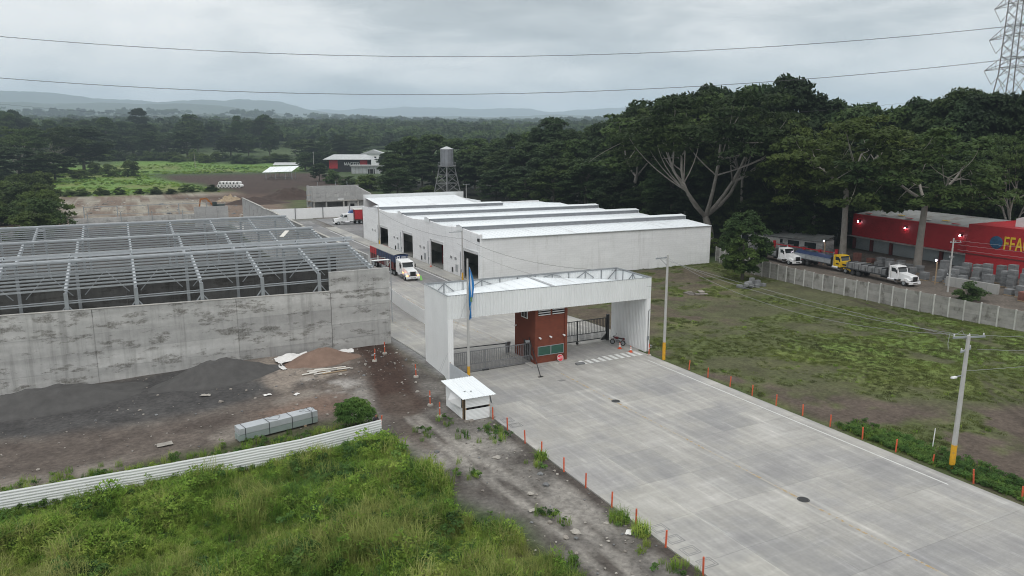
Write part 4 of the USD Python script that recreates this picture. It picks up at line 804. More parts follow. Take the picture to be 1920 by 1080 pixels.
# goods inside the two middle doors
for (y0, x0, w_, h_, m, lab) in [(129.6, 54.4, 2.6, 3.6, "fence_post", "tall grey cabinet inside the second open warehouse door"), (133.2, 54.6, 1.6, 4.4, "dark_red", "dark red stack inside the second open warehouse door"), (146.5, 54.6, 2.6, 3.0, "fence_post", "grey cabinet inside the third open warehouse door")]:
    t = T("storage_cabinet", lab, "cabinet", (x0, y0, HG + .365)); t.part("body", G().bbox((0, 0, 0), (1.2, w_, h_), .05), m); t.part("seam", G().box((-.015, .05, h_ * .52), (0, w_ - .05, h_ * .55)), "black_paint"); t.part("label_plate", G().box((-.02, w_ * .55, h_ * .3), (-.003, w_ * .62, h_ * .38)), "white_paint")
rl = T("yard_railing", "short grey railing at the near corner of the white warehouse", "railing", (54.5, 111.2, Z(54.5, 111.2)))
for i in range(9): rl.part("post", G().box((i * .5 - .9, -.03, 0), (i * .5 - .86, .03, 1.1)), "gate_steel")
rl.part("rail", G().box((-.9, -.03, 1.1), (3.2, .03, 1.16)), "gate_steel"); rl.part("rail", G().box((-.9, -.03, .1), (3.2, .03, .15)), "gate_steel")

# ------------------------------------------------------------------ sheet fences
def sheet_fence(name, label, pts, h, rows, seg, m="white_cladding", cat="fence", tilt=.0, posts=True, drop=0.0):
    """horizontal corrugated sheets, in rows, between posts"""
    t = T(name, label, cat, (*pts[0], Z(*pts[0])))
    for (xa, ya), (xb, yb) in zip(pts[:-1], pts[1:]):
        L = math.hypot(xb - xa, yb - ya); n = max(1, round(L / seg)); u = np.array([(xb - xa) / L, (yb - ya) / L, 0]); nr = np.array([u[1], -u[0], 0])
        for i in range(n):
            p = np.array([xa, ya, 0]) + u * L * i / n; p[2] = tz(p[0], p[1]) - .05
            for r in range(rows):
                hh = h / rows + .04; off = nr * (.012 * r + .01 * (i % 2)); jit = rng.normal(0, .012)
                g = G().corr(p + off + [0, 0, r * h / rows + jit - (drop if i % 3 == 1 else 0)], (0, 0, 1), u, nr, hh, L / n + .06, .19, .04, "sin"); t.part("sheet", g, m, world=True, smooth=40)
            if posts: t.part("post", G().box((p[0] - nr[0] * .12 - .04, p[1] - nr[1] * .12 - .04, p[2]), (p[0] - nr[0] * .12 + .04, p[1] - nr[1] * .12 + .04, p[2] + h * .97)), "wood", world=True)
    return t
sheet_fence("sheet_fence", "low white corrugated sheet fence running through the foreground grass", [(-22, 53.6), (-8.6, 53.0), (-1.4, 52.8), (4.6, 52.7), (10.1, 52.9), (16.4, 53.9)], 1.5, 2, 3.65)
sheet_fence("sheet_fence", "leaning pale corrugated sheet fence with dark posts beside the yard behind the portal", [(35.4, 110.5), (34.8, 106.5), (33.9, 93.4), (33.4, 86)], 2.0, 2, 3.2, m="white_trim")
tf = T("sheet_screen", "single pale corrugated sheet screen at the foot of the portal's left leg", "screen", (26.75, 64.6, 0))
tf.part("sheet", G().corr((0, 0, .1), (0, 0, 1), (0, -1, 0), (-1, 0, 0), 1.7, 4.6, .105, .03, "sin"), "galv_bright", smooth=40)
for y in (0, -2.3, -4.5): tf.part("post", G().box((.05, y - .04, -.1), (.12, y + .04, 1.8)), "wood")
yf = T("panel_fence", "white smooth panel fence across the far end of the yard", "fence", (39, 235.5, -1.1))
for i in range(4):
    x0 = 38.5 + i * 8.5; yf.part("panel", G().box((x0, 235.5, -1.2), (x0 + 8.4, 235.6, 2.2)), "white_trim", world=True); yf.part("post", G().box((x0 - .12, 235.35, -1.2), (x0 + .1, 235.49, 2.4)), "gate_steel", world=True)

# ------------------------------------------------------------------ sheet hut
hut = T("sheet_hut", "small hut of white corrugated sheets with a flat roof beside the road", "hut", (24.85, 56.0, -.05), math.radians(-1))
hx0, hx1, hy0, hy1 = -1.15, 1.1, -2.1, 2.2
def hsheet(name, p0, v, n, L, h, m="white_cladding"): hut.part(name, G().corr(p0, (0, 0, 1), v, n, h, L, .115, .026, "sin"), m, smooth=40)
hsheet("front_sheet", (hx0 + .02, hy0, .05), (1, 0, 0), (0, -1, 0), 2.2, .98); hsheet("front_sheet", (hx0 + .02, hy0, 1.22), (1, 0, 0), (0, -1, 0), 2.2, .82)
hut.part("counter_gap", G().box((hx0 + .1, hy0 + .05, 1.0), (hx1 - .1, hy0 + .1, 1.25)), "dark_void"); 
hsheet("side_sheet", (hx0, hy1, .05), (0, -1, 0), (-1, 0, 0), 3.7, .95); hsheet("side_sheet", (hx0 - .02, hy1, .95), (0, -1, 0), (-1, 0, 0), 3.4, .95); hsheet("back_sheet", (hx1, hy1, .05), (-1, 0, 0), (0, 1, 0), 2.2, 1.9); hsheet("side_sheet", (hx1, hy0 + .5, .05), (0, 1, 0), (1, 0, 0), 3.7, 1.9)
hut.part("flap", G().add([(hx0 - .03, hy0 + .75, 1.95), (hx0 - .04, hy0 + 2.9, 1.95), (hx0 - .55, hy0 + 2.5, 1.2), (hx0 - .12, hy0 + .6, 1.05)], [(0, 1, 2, 3)]), "louver"); hut.part("flap", G().add([(hx1 + .03, hy0 - .05, 2.0), (hx1 + .05, hy0 + .75, 2.0), (hx1 + .32, hy0 + .7, 1.2), (hx1 + .25, hy0 + .02, 1.15)], [(0, 1, 2, 3)]), "galv")
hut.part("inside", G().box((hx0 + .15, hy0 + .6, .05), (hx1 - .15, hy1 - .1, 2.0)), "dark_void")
for x, y in ((hx0 + .05, hy0 + .05), (hx1 - .05, hy0 + .05), (hx0 + .05, hy1 - .05), (hx1 - .05, hy1 - .05), (hx0 + .05, hy0 + .62)): hut.part("post", G().box((x - .05, y - .05, -.2), (x + .05, y + .05, 2.1)), "wood")
for i in range(3):
    a = hx0 - .35 + i * 1.02; g = G().corr((a, hy0 - .35, 2.12), (1, 0, .012), (0, 1, .03), (0, 0, 1), 1.0, 5.0, .25, .025); hut.part("roof_sheet", g, "roof_white")
hut.part("roof_patch", G().box((-.75, -.9, 2.235), (-.58, -.8, 2.25)), "gate_dark"); hut.part("roof_patch", G().box((-.25, -1.1, 2.23), (-.1, -1.0, 2.245)), "gate_dark")
for x in (hx0 - .1, hx0 + .4, 1.4): hut.part("footing_stone", G().cbox((x * .9, hy0 - .15, .05), (.4, .3, .25)), "stone")

# ------------------------------------------------------------------ poles and wires
def utility_pole(x, y, h, label, arms, band=1.4, base_r=.17, top_r=.11, lean=0.0, band_m="yellow_paint", group=None):
    z = Z(x, y); t = T("utility_pole", label, "utility pole", (x, y, z), 0, group)
    t.part("shaft", G().tube([(0, 0, band), (lean, 0, h)], [base_r - .01, top_r], 12), "pole_concrete", smooth=40); t.part("painted_base", G().tube([(0, 0, -.3), (0, 0, band)], [base_r + .005, base_r], 12), band_m, smooth=40)
    for (dx, dy, zz, dx2, dy2, ins) in arms:
        c = t.part("crossarm", G().beam((dx + lean, dy, zz), (dx2 + lean, dy2, zz), .1, .12), "galv")
        for f in ins:
            px_, py_ = dx + (dx2 - dx) * f + lean, dy + (dy2 - dy) * f; t.part("insulator", G().lathe([(.03, zz + .06), (.06, zz + .12), (.035, zz + .16), (.06, zz + .2), (.0, zz + .28)], 8, (px_, py_)), "insulator", under=c)
    return t
pA = utility_pole(49.75, 60.6, 11.3, "tall concrete utility pole with yellow base beside the portal's right leg", [(-1.6, -.1, 11.0, .15, .1, (.03, .35, .75))], 1.9)
pA.part("arm_strut", G().beam((-1.0, 0, 10.95), (0, 0, 10.1), .05), "galv")
pB = utility_pole(50.9, 29.75, 9.75, "concrete utility pole with yellow base and two crossarms in the right foreground verge", [(-1.0, .45, 9.6, 1.3, -.35, (.02, .5, .95)), (-.7, .0, 8.65, .8, .25, (.05, .95))], 1.75, .19, .12, .12)
pB.part("street_lamp_arm", G().beam((.05, 0, 6.9), (-.75, .1, 6.85), .05), "galv"); pB.part("street_lamp_head", G().bbox((-1.1, -.0, 6.78), (-.6, .2, 6.9), .03), "louver"); pB.part("jumper_wire", G().tube([(-1.0, .45, 9.75), (-1.25, .5, 9.95), (-1.5, .4, 9.3), (-1.55, .3, 8.9)], .015, 4), "wire_pale"); pB.part("jumper_wire", G().tube([(-.8, .4, 9.8), (-.4, .2, 10.1), (.3, 0, 9.2), (.7, .2, 8.8)], .015, 4), "wire_pale")
pW2 = utility_pole(51.0, 116.6, 8.75, "concrete utility pole with yellow base before the warehouse's nearest open door", [(-2.4, 0, 8.6, .1, 0, (.03, .4, .7))], 1.5, .16, .11)
pW1 = utility_pole(51.2, 164.0, 9.2, "concrete utility pole with orange base before the warehouse's farthest open door", [(-2.4, 0, 9.0, .1, 0, (.03, .4, .7))], 1.5, .17, .12, band_m="sign_yellow")
utility_pole(103.2, 232, 9.4, "slim pale utility pole standing right of the water tower", [(-1.2, 0, 9.2, 1.2, 0, (.05, .95))], .2, .15, .1, band_m="pole_concrete")
utility_pole(115.5, 71.5, 8.6, "grey utility pole behind the panel fence, before the red store sign", [(-.3, .3, 7.9, 1.5, -.3, (.05, .5, .95)), (-.6, 0, 5.6, .6, 0, (.1,)), (-.5, .1, 2.8, .5, 0, (.1,))], .3, .15, .11, band_m="pole_concrete")
utility_pole(118.0, 520, 16, "thin distant pole beside the low white-roofed sheds", [(-.6, 0, 15.6, .6, 0, (.1,))], .3, .2, .12, band_m="pole_concrete")
def wire(label, p, q, sag, r=.016, m="wire", n=24, name="power_line", group=None):
    t = np.linspace(0, 1, n)[:, None]; pts = np.array(p, float) * (1 - t) + np.array(q, float) * t; pts[:, 2] -= sag * 4 * (t * (1 - t))[:, 0]
    return single(name, label, "power line", G().tube(pts, r, 5, False), m, group=group)
def top(t, dx, dy, z): return (t.loc[0] + dx, t.loc[1] + dy, t.loc[2] + z)
wire("thin dark wire sagging from the warehouse corner pole to the portal-side pole", top(pW2, 0, 0, 7.5), top(pA, 0, 0, 9.8), 1.9, .02)
wire("thin wire strung along the warehouse front between its two poles", top(pW1, 0, 0, 8.2), top(pW2, 0, 0, 7.4), 1.2, .02)
for k, (f, s) in enumerate([(-1.5, .3), (-.95, .9), (-.35, 2.0)]):
    wire("pale wire from the portal-side pole to the foreground pole over the turf plot", top(pA, f + .1, 0, 11.1), top(pB, -.9 + k * .9, .4 - .3 * k, 9.75), s, .013, "wire_pale", group="wires over the turf plot")
for k in range(2): wire("pale wire leaving the foreground pole towards the right", top(pB, 1.2 - k * .4, -.3, 9.7 - k * .95), (78, 22 - k * 2.0, 9.0 - k * .5), .5, .013, "wire_pale", group="wires right of the foreground pole")
wire("lowest pale wire leaving the foreground pole towards the right at lamp height", top(pB, 0, 0, 7.2), (78, 23, 7.6), .2, .014, "wire_pale")
wire("thin slack wire across the portal's front header", top(pW2, -.9, 0, 6.6), top(pA, 0, 0, 8.0), 2.2, .012)
for k in range(3): wire("thin wire leaving the grey pole before the red store sign", (115.5 + 1.3 * (k > 0), 71.5, 7.5 - .8 * k), (133, 34, 7.4 - .9 * k), .5, .015, "wire_pale", group="wires before the red store sign")

# flagpole
fp = T("flagpole", "slender grey flagpole with yellow base before the portal's left leg", "flagpole", (28.7, 65.65 - 1.2, 0))
fp.part("shaft", G().tube([(0, 0, 1.2), (0, 0, 11.85)], [.15, .085], 14), "pole_concrete", smooth=40); fp.part("painted_base", G().tube([(0, 0, -.1), (0, 0, 1.2)], [.16, .152], 14), "yellow_paint", smooth=40)
for (q, zt) in (((-2.3, 2.2, .2), 8.2), ((-2.8, 1.0, .1), 8.0)): fp.part("guy_wire", G().tube([(0, 0, zt), q], .01, 4), "wire_pale")
fl = T("flag", "limp blue and white flag with a small crest hanging on the flagpole", "flag", (28.78, 64.4, 5.9))
def flag_strip(u0, u1, name, m):
    us, vs = np.linspace(u0, u1, 6), np.linspace(0, 1, 22); V = []
    for v in vs:
        for u in us:  # hanging folds: width shrinks and swirls
            z = 5.15 - v * 5.2 + .25 * u * (v - .2); w = (.12 + .34 * math.sin(min(v * 1.35, 1) * math.pi) ** .7) ; 
            V.append((.05 + u * w + .05 * math.sin(v * 9 + u * 5), .13 * math.sin(u * 9 + v * 3.1) * (.3 + v), z))
    n = len(us); fl.part(name, G().add(V, [(j*n+i, j*n+i+1, (j+1)*n+i+1, (j+1)*n+i) for j in range(len(vs)-1) for i in range(n-1)]), m, smooth=True)
# limp: the bands fall over one another, blue outside, white inside
flag_strip(0, .36, "blue_band", "flag_blue"); flag_strip(.36, .70, "white_band", "flag_white"); flag_strip(.70, 1.0, "blue_band", "flag_blue")
fl.part("crest", G().cbox((.2, -.14, 2.0), (.2, .03, .45)), "flag_crest")

# ------------------------------------------------------------------ posts along the road, cones
def bollard(x, y, label, h=1.0, foot=False, lean=(0, 0), group=None):
    t = T("marker_post", label, "marker post", (x, y, Z(x, y)), rng.uniform(0, 6), group)
    t.part("post", G().tube([(0, 0, -.15), (lean[0], lean[1], h)], .055, 10), "orange_paint"); t.part("cap", G().tube([(lean[0], lean[1], h), (lean[0], lean[1], h + .03)], [.06, .02], 10), "orange_paint")
    t.part("band", G().tube([(lean[0] * .62, lean[1] * .62, h * .60), (lean[0] * .7, lean[1] * .7, h * .68)], .058, 10), "white_paint" if foot else "cone_orange")
    if foot: t.part("concrete_foot", G().lathe([(0, .14), (.24, .13), (.28, -.05)], 14), "stone_pale", smooth=40)
ordn = ["first", "second", "third", "fourth", "fifth", "sixth", "seventh", "eighth", "ninth", "tenth", "eleventh", "twelfth"]
for i, (x, y) in enumerate([(25.95, 53.4), (25.95, 50.7), (25.95, 47.7), (25.98, 45.2), (25.97, 42.0), (25.98, 39.2), (25.97, 36.15), (25.97, 33.6), (25.95, 30.75), (25.95, 27.6)]):
    bollard(x, y, f"orange post on the road's left edge, {ordn[i]} counted from the sheet hut", 1.03, lean=(rng.normal(0, .03), rng.normal(0, .03)), group="orange posts along the left road edge")
for i, (x, y) in enumerate([(49.7, 56.5), (49.7, 53.7), (49.65, 50.6), (49.65, 47.75), (49.6, 44.85), (49.68, 42.0), (49.7, 39.2), (49.75, 36.2), (49.85, 33.4), (50.3, 30.8), (49.8, 27.5), (50.1, 24.55)]):
    bollard(x, y, f"orange post on the road's right edge, {ordn[i]} counted from the portal", .98 if i != 9 else .7, lean=(rng.normal(0, .04), rng.normal(0, .04)), group="orange posts along the right road edge")
for (x, y, lab) in [(22.5, 58.9, "orange post in a pale foot on earth left of the sheet hut, the farther one"), (22.2, 55.95, "orange post in a round pale foot just left of the sheet hut"), (22.2, 74.3, "orange post in a pale foot on the dark earth track before the wall end"), (24.1, 76.7, "orange post in a pale foot right at the end of the concrete wall"), (24.2, 67.1, "tall orange post beside the portal's left leg"), (49.25, 62.5, "orange post with pale foot in front of the portal's right leg"), (16.75, 55.2, "orange post at the end of the foreground sheet fence")]:
    bollard(x, y, lab, 1.3, True, (rng.normal(0, .08), rng.normal(0, .08)))
single("marker_pole", "thin white pole standing on the verge left of the foreground utility pole", "marker pole", G().tube([(52.5, 32.3, -.2), (52.62, 32.3, 1.75)], .035, 8), "white_paint")
for (x, y, lab) in [(48.05, 66.2, "orange traffic cone in front of the parked motorcycle"), (48.3, 64.5, "orange traffic cone by the crossing's right end"), (51.4, 132.6, "orange traffic cone on the warehouse walkway by the second door")]:
    t = T("traffic_cone", lab, "traffic cone", (x, y, Z(x, y) + (.13 if y > 100 else 0)))
    t.part("base", G().bbox((-.2, -.2, 0), (.2, .2, .05), .02), "cone_orange"); t.part("cone", G().lathe([(.15, .05), (.03, .72), (0, .72)], 16), "cone_orange", smooth=40); t.part("sleeve", G().lathe([(.118, .25), (.085, .42)], 16), "white_paint", smooth=40)
    t.part("sleeve", G().lathe([(.075, .50), (.058, .60)], 16), "white_paint", smooth=40)

# ------------------------------------------------------------------ parked motorcycle
mo = T("motorcycle", "dark red motorcycle parked against the portal's right leg", "motorcycle", (48.75, 67.6, 0), math.radians(118))
for x in (-.66, .66):
    w = mo.part("wheel", G().lathe([(.22, -.03), (.27, -.06), (.3, -.04), (.3, .04), (.27, .06), (.22, .03)], 18).mv(), "rubber")
    UsdGeom.Xformable(stage.GetPrimAtPath(w)).AddTranslateOp().Set(Gf.Vec3d(x, 0, .3)); UsdGeom.Xformable(stage.GetPrimAtPath(w)).AddRotateXOp().Set(90)
    mo.part("rim", G().lathe([(.0, -.02), (.21, -.03), (.21, .03), (0, .02)], 12), "galv", under=w)
mo.part("tank", G().add(trimesh.creation.icosphere(2, 1).vertices * [.3, .15, .15] + [.16, 0, .82], trimesh.creation.icosphere(2, 1).faces), "motor_red", smooth=True)
mo.part("engine", G().bbox((-.2, -.14, .28), (.22, .14, .62), .04), "gate_steel"); mo.part("seat", G().bbox((-.7, -.13, .76), (-.08, .13, .86), .04), "black_paint"); mo.part("tail", G().bbox((-.86, -.09, .72), (-.62, .09, .9), .03), "motor_red")
mo.part("fork", G().beam((.66, -.09, .3), (.42, -.09, .98), .05).beam((.66, .09, .3), (.42, .09, .98), .05), "chrome"); mo.part("handlebar", G().tube([(.3, -.36, 1.08), (.4, -.15, 1.04), (.4, .15, 1.04), (.3, .36, 1.08)], .018, 6), "black_paint"); mo.part("headlight", G().cyl((.46, 0, .92), (.6, 0, .9), .1, .09, 12), "glass_dark")
mo.part("mudguard", G().beam((.42, 0, .64), (.86, 0, .58), .13, .03), "motor_red"); mo.part("mudguard", G().beam((-.95, 0, .58), (-.5, 0, .66), .14, .03), "motor_red"); mo.part("swing_arm", G().beam((-.66, .08, .3), (-.1, .08, .4), .05).beam((-.66, -.08, .3), (-.1, -.08, .4), .05), "black_paint"); mo.part("exhaust", G().cyl((.0, -.16, .28), (-.75, -.18, .38), .04, .055, 10), "chrome"); mo.part("mirror", G().cbox((.32, -.34, 1.24), (.02, .12, .08)), "black_paint")

# ------------------------------------------------------------------ trucks (front towards local +x, ground at z = 0)
def wheel(t, x, y, r=.5, w=.3, hub="galv"):
    s = 1 if y > 0 else -1
    k = t.part("tyre", G().cyl((x, y - w / 2, r), (x, y + w / 2, r), r, n=20), "rubber"); t.part("rim", G().cyl((x, y + s * w / 2, r), (x, y + s * (w / 2 + .012), r), r * .58, r * .5, n=16), hub, under=k)
def conventional_cab(t, body, dark="glass_dark", sleeper=True, lit=False, sc=1.0):
    """long-nosed cab: nose from x=0 back to about -2.4, cab to -4.2, sleeper to -5.6"""
    t.part("hood", G().prism([(-2.5, 1.0), (-.15, .95), (0, 1.15), (-.06, 1.55), (-.4, 1.75), (-2.5, 2.05)], (0, .85, 0), (1, 0, 0), (0, 0, 1), (0, -1, 0), 1.7), body)
    for s in (-1, 1):
        t.part("fender", G().prism([(-1.75, .75), (-1.6, 1.15), (-1.2, 1.32), (-.6, 1.28), (-.1, 1.0), (-.05, .7), (-.5, .7), (-.75, 1.05), (-1.25, 1.08), (-1.5, .75)][:6], (0, s * .85 if s > 0 else -1.2, 0), (1, 0, 0), (0, 0, 1), (0, 1, 0), .35), body)
        h = t.part("headlight", G().box((-.14, s * 1.0 - .17, .82), (-.02, s * 1.0 + .17, 1.02)), "head_lit" if lit else "chrome")
        t.part("mirror", G().box((-2.55, s * 1.38 - .08, 1.95), (-2.45, s * 1.38 + .08, 2.6)), "black_paint"); t.part("mirror_arm", G().beam((-2.6, s * 1.1, 2.5), (-2.5, s * 1.38, 2.5), .03), "black_paint")
        wheel(t, -1.15, s * 1.05)
    g = t.part("grille", G().box((-.03, -.48, .9), (.05, .48, 1.62)), "black_paint"); t.part("grille_frame", G().box((.0, -.55, .88), (.06, -.48, 1.66)).box((0, .48, .88), (.06, .55, 1.66)).box((0, -.55, 1.62), (.06, .55, 1.68)), "chrome", under=g)
    t.part("bumper", G().bbox((-.1, -1.25, .42), (.14, 1.25, .82), .05), body); t.part("bumper_grille", G().box((.12, -.5, .5), (.15, .5, .7)), "chrome")
    t.part("cab", G().prism([(-4.2, .9), (-2.45, .9), (-2.4, 2.0), (-2.75, 2.9), (-3.0, 3.0), (-4.2, 3.05)], (0, 1.12, 0), (1, 0, 0), (0, 0, 1), (0, -1, 0), 2.24), body)
    t.part("windscreen", G().add([(-2.41, -.98, 2.08), (-2.41, .98, 2.08), (-2.70, .92, 2.82), (-2.70, -.92, 2.82)], [(0, 1, 2, 3)]), dark)
    for s in (-1, 1):
        t.part("side_window", G().add([(-2.75, s * 1.125, 2.1), (-3.75, s * 1.125, 2.1), (-3.75, s * 1.125, 2.75), (-3.0, s * 1.125, 2.75)], [(0, 1, 2, 3)]), dark); t.part("door_seam", G().box((-3.9, s * 1.124 - .006, 1.0), (-3.86, s * 1.124 + .006, 2.85)), "black_paint")
        t.part("fuel_tank", G().cyl((-3.0, s * .98, .72), (-4.4, s * .98, .72), .3, n=14), "chrome"); t.part("step", G().box((-3.0, s * 1.0 - .2, .4), (-2.4, s * 1.0 + .2, .45)), "chrome")
        t.part("stack", G().cyl((-4.35 if not sleeper else -5.75, s * 1.05, 1.0), (-4.35 if not sleeper else -5.75, s * 1.05, 3.5), .075, n=8), "chrome")
    t.part("sun_visor", G().add([(-2.70, -1.0, 2.9), (-2.70, 1.0, 2.9), (-2.48, 1.0, 2.76), (-2.48, -1.0, 2.76)], [(0, 1, 2, 3)]), "black_paint")
    if sleeper: t.part("sleeper", G().bbox((-5.6, -1.15, .9), (-4.2, 1.15, 3.2), .12), body)
    t.part("chassis", G().box((-8.5 if sleeper else -6.5, -.45, .6), (-2.3, .45, .9)), "black_paint")

tr = T("semi_truck", "white long-nosed semi truck with a blue and red tarped trailer driving down the yard", "truck", (43.4, 120.6, Z(43.4, 125)), math.radians(-90))
conventional_cab(tr, "truck_white", lit=True)
for x in (-6.6, -7.9):
    for s in (-1, 1): wheel(tr, x, s * .95, .5, .5)
for s in (-1, 1): tr.part("side_marker", G().box((-1.9, s * 1.24 - .03, 1.25), (-1.3, s * 1.24 + .03, 1.45)), "head_lit")
TL0, TL1 = -6.2, -20.5
tr.part("trailer_floor", G().box((TL1, -1.28, 1.15), (TL0, 1.28, 1.35)), "dark_red")
for k in range(10):
    a, b = TL0 + (TL1 - TL0) * k / 10, TL0 + (TL1 - TL0) * (k + 1) / 10
    for s in (-1, 1):
        tr.part("side_panel", G().box((b + .04, s * 1.28 - .03, 1.35), (a - .04, s * 1.28 + .03, 2.5)), "dark_red" if k % 4 != 2 else "fence_post")
        tr.part("tarp_side", G().box((b + .01, s * 1.30 - .04, 2.5), (a - .01, s * 1.30 + .04, 3.75)), "blue_tarp" if k < 7 else "red_tarp")
        tr.part("stake", G().box((a - .05, s * 1.34 - .04, 1.3), (a + .05, s * 1.34 + .04, 3.7)), "gate_dark")
g = G(); n = 12; v = []
for i in range(n + 1):
    x = TL0 + (TL1 - TL0) * i / n; sagz = .05 * math.sin(i * 1.9)
    v += [(x, -1.36, 3.72), (x, -.6, 3.9 + sagz), (x, .6, 3.92 - sagz), (x, 1.36, 3.72)]
tr.part("tarp_top", g.add(v, [(4*i+j, 4*i+j+1, 4*i+j+5, 4*i+j+4) for i in range(n) for j in range(3)]), "grey_tarp", smooth=True)
fr = tr.part("tarp_front", G().box((TL0, -1.34, 2.4), (TL0 + .06, 1.34, 3.75)), "blue_tarp")
an = np.linspace(0, 2 * np.pi, 25)[:-1]
g = G(); v = [(TL0 + .066, -.45 + r * math.cos(t), 3.28 + r * math.sin(t)) for r in (.30, .17) for t in an]; g.add(v, [(i, (i + 1) % 24, 24 + (i + 1) % 24, 24 + i) for i in range(24)]); tr.part("emblem", g, "white_paint", under=fr)
for zz in (3.38, 3.2): tr.part("emblem_lettering", G().box((TL0 + .062, .05, zz - .05), (TL0 + .068, .95, zz + .03)), "louver", under=fr)
for x in (-17.2, -18.5, -19.8):
    for s in (-1, 1): wheel(tr, x, s * .95, .5, .5)
tr.part("landing_leg", G().box((-11.0, -.9, .3), (-10.85, -.75, 1.15)).box((-11.0, .75, .3), (-10.85, .9, 1.15)), "gate_dark")
tr.part("tool_rack", G().box((-13.5, -1.3, .6), (-11.5, -1.0, 1.1)), "galv")
gs = T("green_marker", "small bright green caution stand on the ground beside the semi truck's nose", "caution stand", (44.9, 120.6, Z(44.9, 120.6))); gs.part("board", G().prism([(-.25, 0), (.25, 0), (.12, .8), (-.12, .8)], (0, 0, .02), (1, 0, 0), (0, .25, .97), (0, 1, 0), .03), mat("lime", (0.25, 0.62, 0.15), 0.6)); gs.part("back_leg", G().beam((0, .05, .75), (0, .55, .02), .05), "lime")
tr2 = T("semi_truck", "white semi truck with a red tarped trailer parked at the yard's far end", "truck", (53.2, 213.5, -1.0), math.radians(180))
conventional_cab(tr2, "truck_white")
for x in (-6.6, -7.9):
    for s in (-1, 1): wheel(tr2, x, s * .95, .5, .5)
tr2.part("cab_fairing", G().prism([(-5.6, 3.2), (-4.5, 3.2), (-4.9, 3.8), (-5.6, 4.1)], (0, .9, 0), (1, 0, 0), (0, 0, 1), (0, -1, 0), 1.8), "blue_cap")
for k in range(5): tr2.part("tarp_side", G().box((-18 + k * 2.4, -1.28, 1.5), (-15.65 + k * 2.4, 1.28, 4.15)), "red_tarp")
tr2.part("tarp_top", G().box((-18.05, -1.32, 4.15), (-5.95, 1.32, 4.3)), "pale_board"); tr2.part("trailer_floor", G().box((-18, -1.25, 1.2), (-6, 1.25, 1.5)), "dark_red")

def flatbed(label, x, y, body, load, rz=-95, bed_m="gate_dark", tarp=None, L=9.5):
    t = T("flatbed_truck", label, "truck", (x, y, Z(x, y)), math.radians(rz)); conventional_cab(t, body, sleeper=False)
    t.part("bed", G().box((-4.6 - L, -1.25, 1.05), (-4.6, 1.25, 1.25)), bed_m); t.part("headboard", G().box((-4.75, -1.25, 1.25), (-4.6, 1.25, 2.5)), "black_paint")
    for xx in (-L - 1.2, -L - 2.5):
        for s in (-1, 1): wheel(t, xx, s * .95, .48, .5, "gate_dark")
    if load:
        for k in range(6):
            a = -5.0 - k * (L - .6) / 6; t.part("load_stack", G().bbox((a - (L - .6) / 6 + .25, -1.1, 1.25), (a, 1.1, 2.05 + .25 * rng.random()), .06), "block_grey")
            t.part("load_strap", G().box((a - .8, -1.12, 1.27), (a - .72, 1.12, 2.36)), "gate_dark")
    if tarp:
        for k in range(6):
            a = -4.8 - k * L / 6; t.part("stake_panel", G().box((a - L / 6 + .08, -1.27, 1.25), (a, -1.2, 2.1)).box((a - L / 6 + .08, 1.2, 1.25), (a, 1.27, 2.1)), "galv")
        v = []
        for i in range(9):
            xx = -4.8 - L * i / 8; v += [(xx, -1.3, 2.0), (xx, -.5, 2.55 + .1 * math.sin(i * 2)), (xx, .5, 2.55 - .1 * math.sin(i * 1.3)), (xx, 1.3, 2.0)]
        t.part("tarp", G().add(v, [(4*i+j, 4*i+j+1, 4*i+j+5, 4*i+j+4) for i in range(8) for j in range(3)]), tarp, smooth=True)
    return t
flatbed("white flatbed truck loaded with grey blocks, nearest to the camera in the merchant's yard", 114.6, 76.6, "truck_white", True, -96)
ty = flatbed("yellow truck with a dark blue tarp over its bed in the merchant's yard", 116.2, 89.2, "truck_yellow", False, -96, tarp="blue_tarp")
for s in (-1, 1): ty.part("door_lettering", G().box((-3.6, s * 1.13 - .004, 1.35), (-2.9, s * 1.13 + .004, 1.6)).box((-2.3, s * .853 - .004, 1.3), (-1.4, s * .853 + .004, 1.6)), "black_paint")
flatbed("white flatbed truck with a low load, farthest back in the merchant's yard", 115.4, 101.6, "truck_white", True, -97)

# small white pickup by the far end of the yard
pk = T("pickup_truck", "small white pickup parked behind the white panel fence", "pickup", (44.6, 249.5, -1.0), math.radians(0))
pk.part("body", G().prism([(-2.6, .4), (2.4, .4), (2.5, .8), (2.3, 1.0), (1.1, 1.08), (-2.6, 1.08)], (0, .85, 0), (1, 0, 0), (0, 0, 1), (0, -1, 0), 1.7), "truck_white"); pk.part("cabin", G().prism([(-.9, 1.08), (1.1, 1.08), (.45, 1.68), (-.7, 1.72)], (0, .78, 0), (1, 0, 0), (0, 0, 1), (0, -1, 0), 1.56), "truck_white")
for s in (-1, 1):
    pk.part("side_window", G().add([(-.75, s * .785, 1.15), (.9, s * .785, 1.15), (.4, s * .785, 1.6), (-.62, s * .785, 1.62)], [(0, 1, 2, 3)]), "glass_dark")
    for x in (-1.7, 1.6): wheel(pk, x, s * .8, .36, .24)
pk.part("windscreen", G().add([(1.06, -.7, 1.14), (1.06, .7, 1.14), (.5, .62, 1.66), (.5, -.62, 1.66)], [(0, 1, 2, 3)]), "glass_dark"); pk.part("bumper", G().box((2.45, -.85, .4), (2.6, .85, .62)), "chrome")

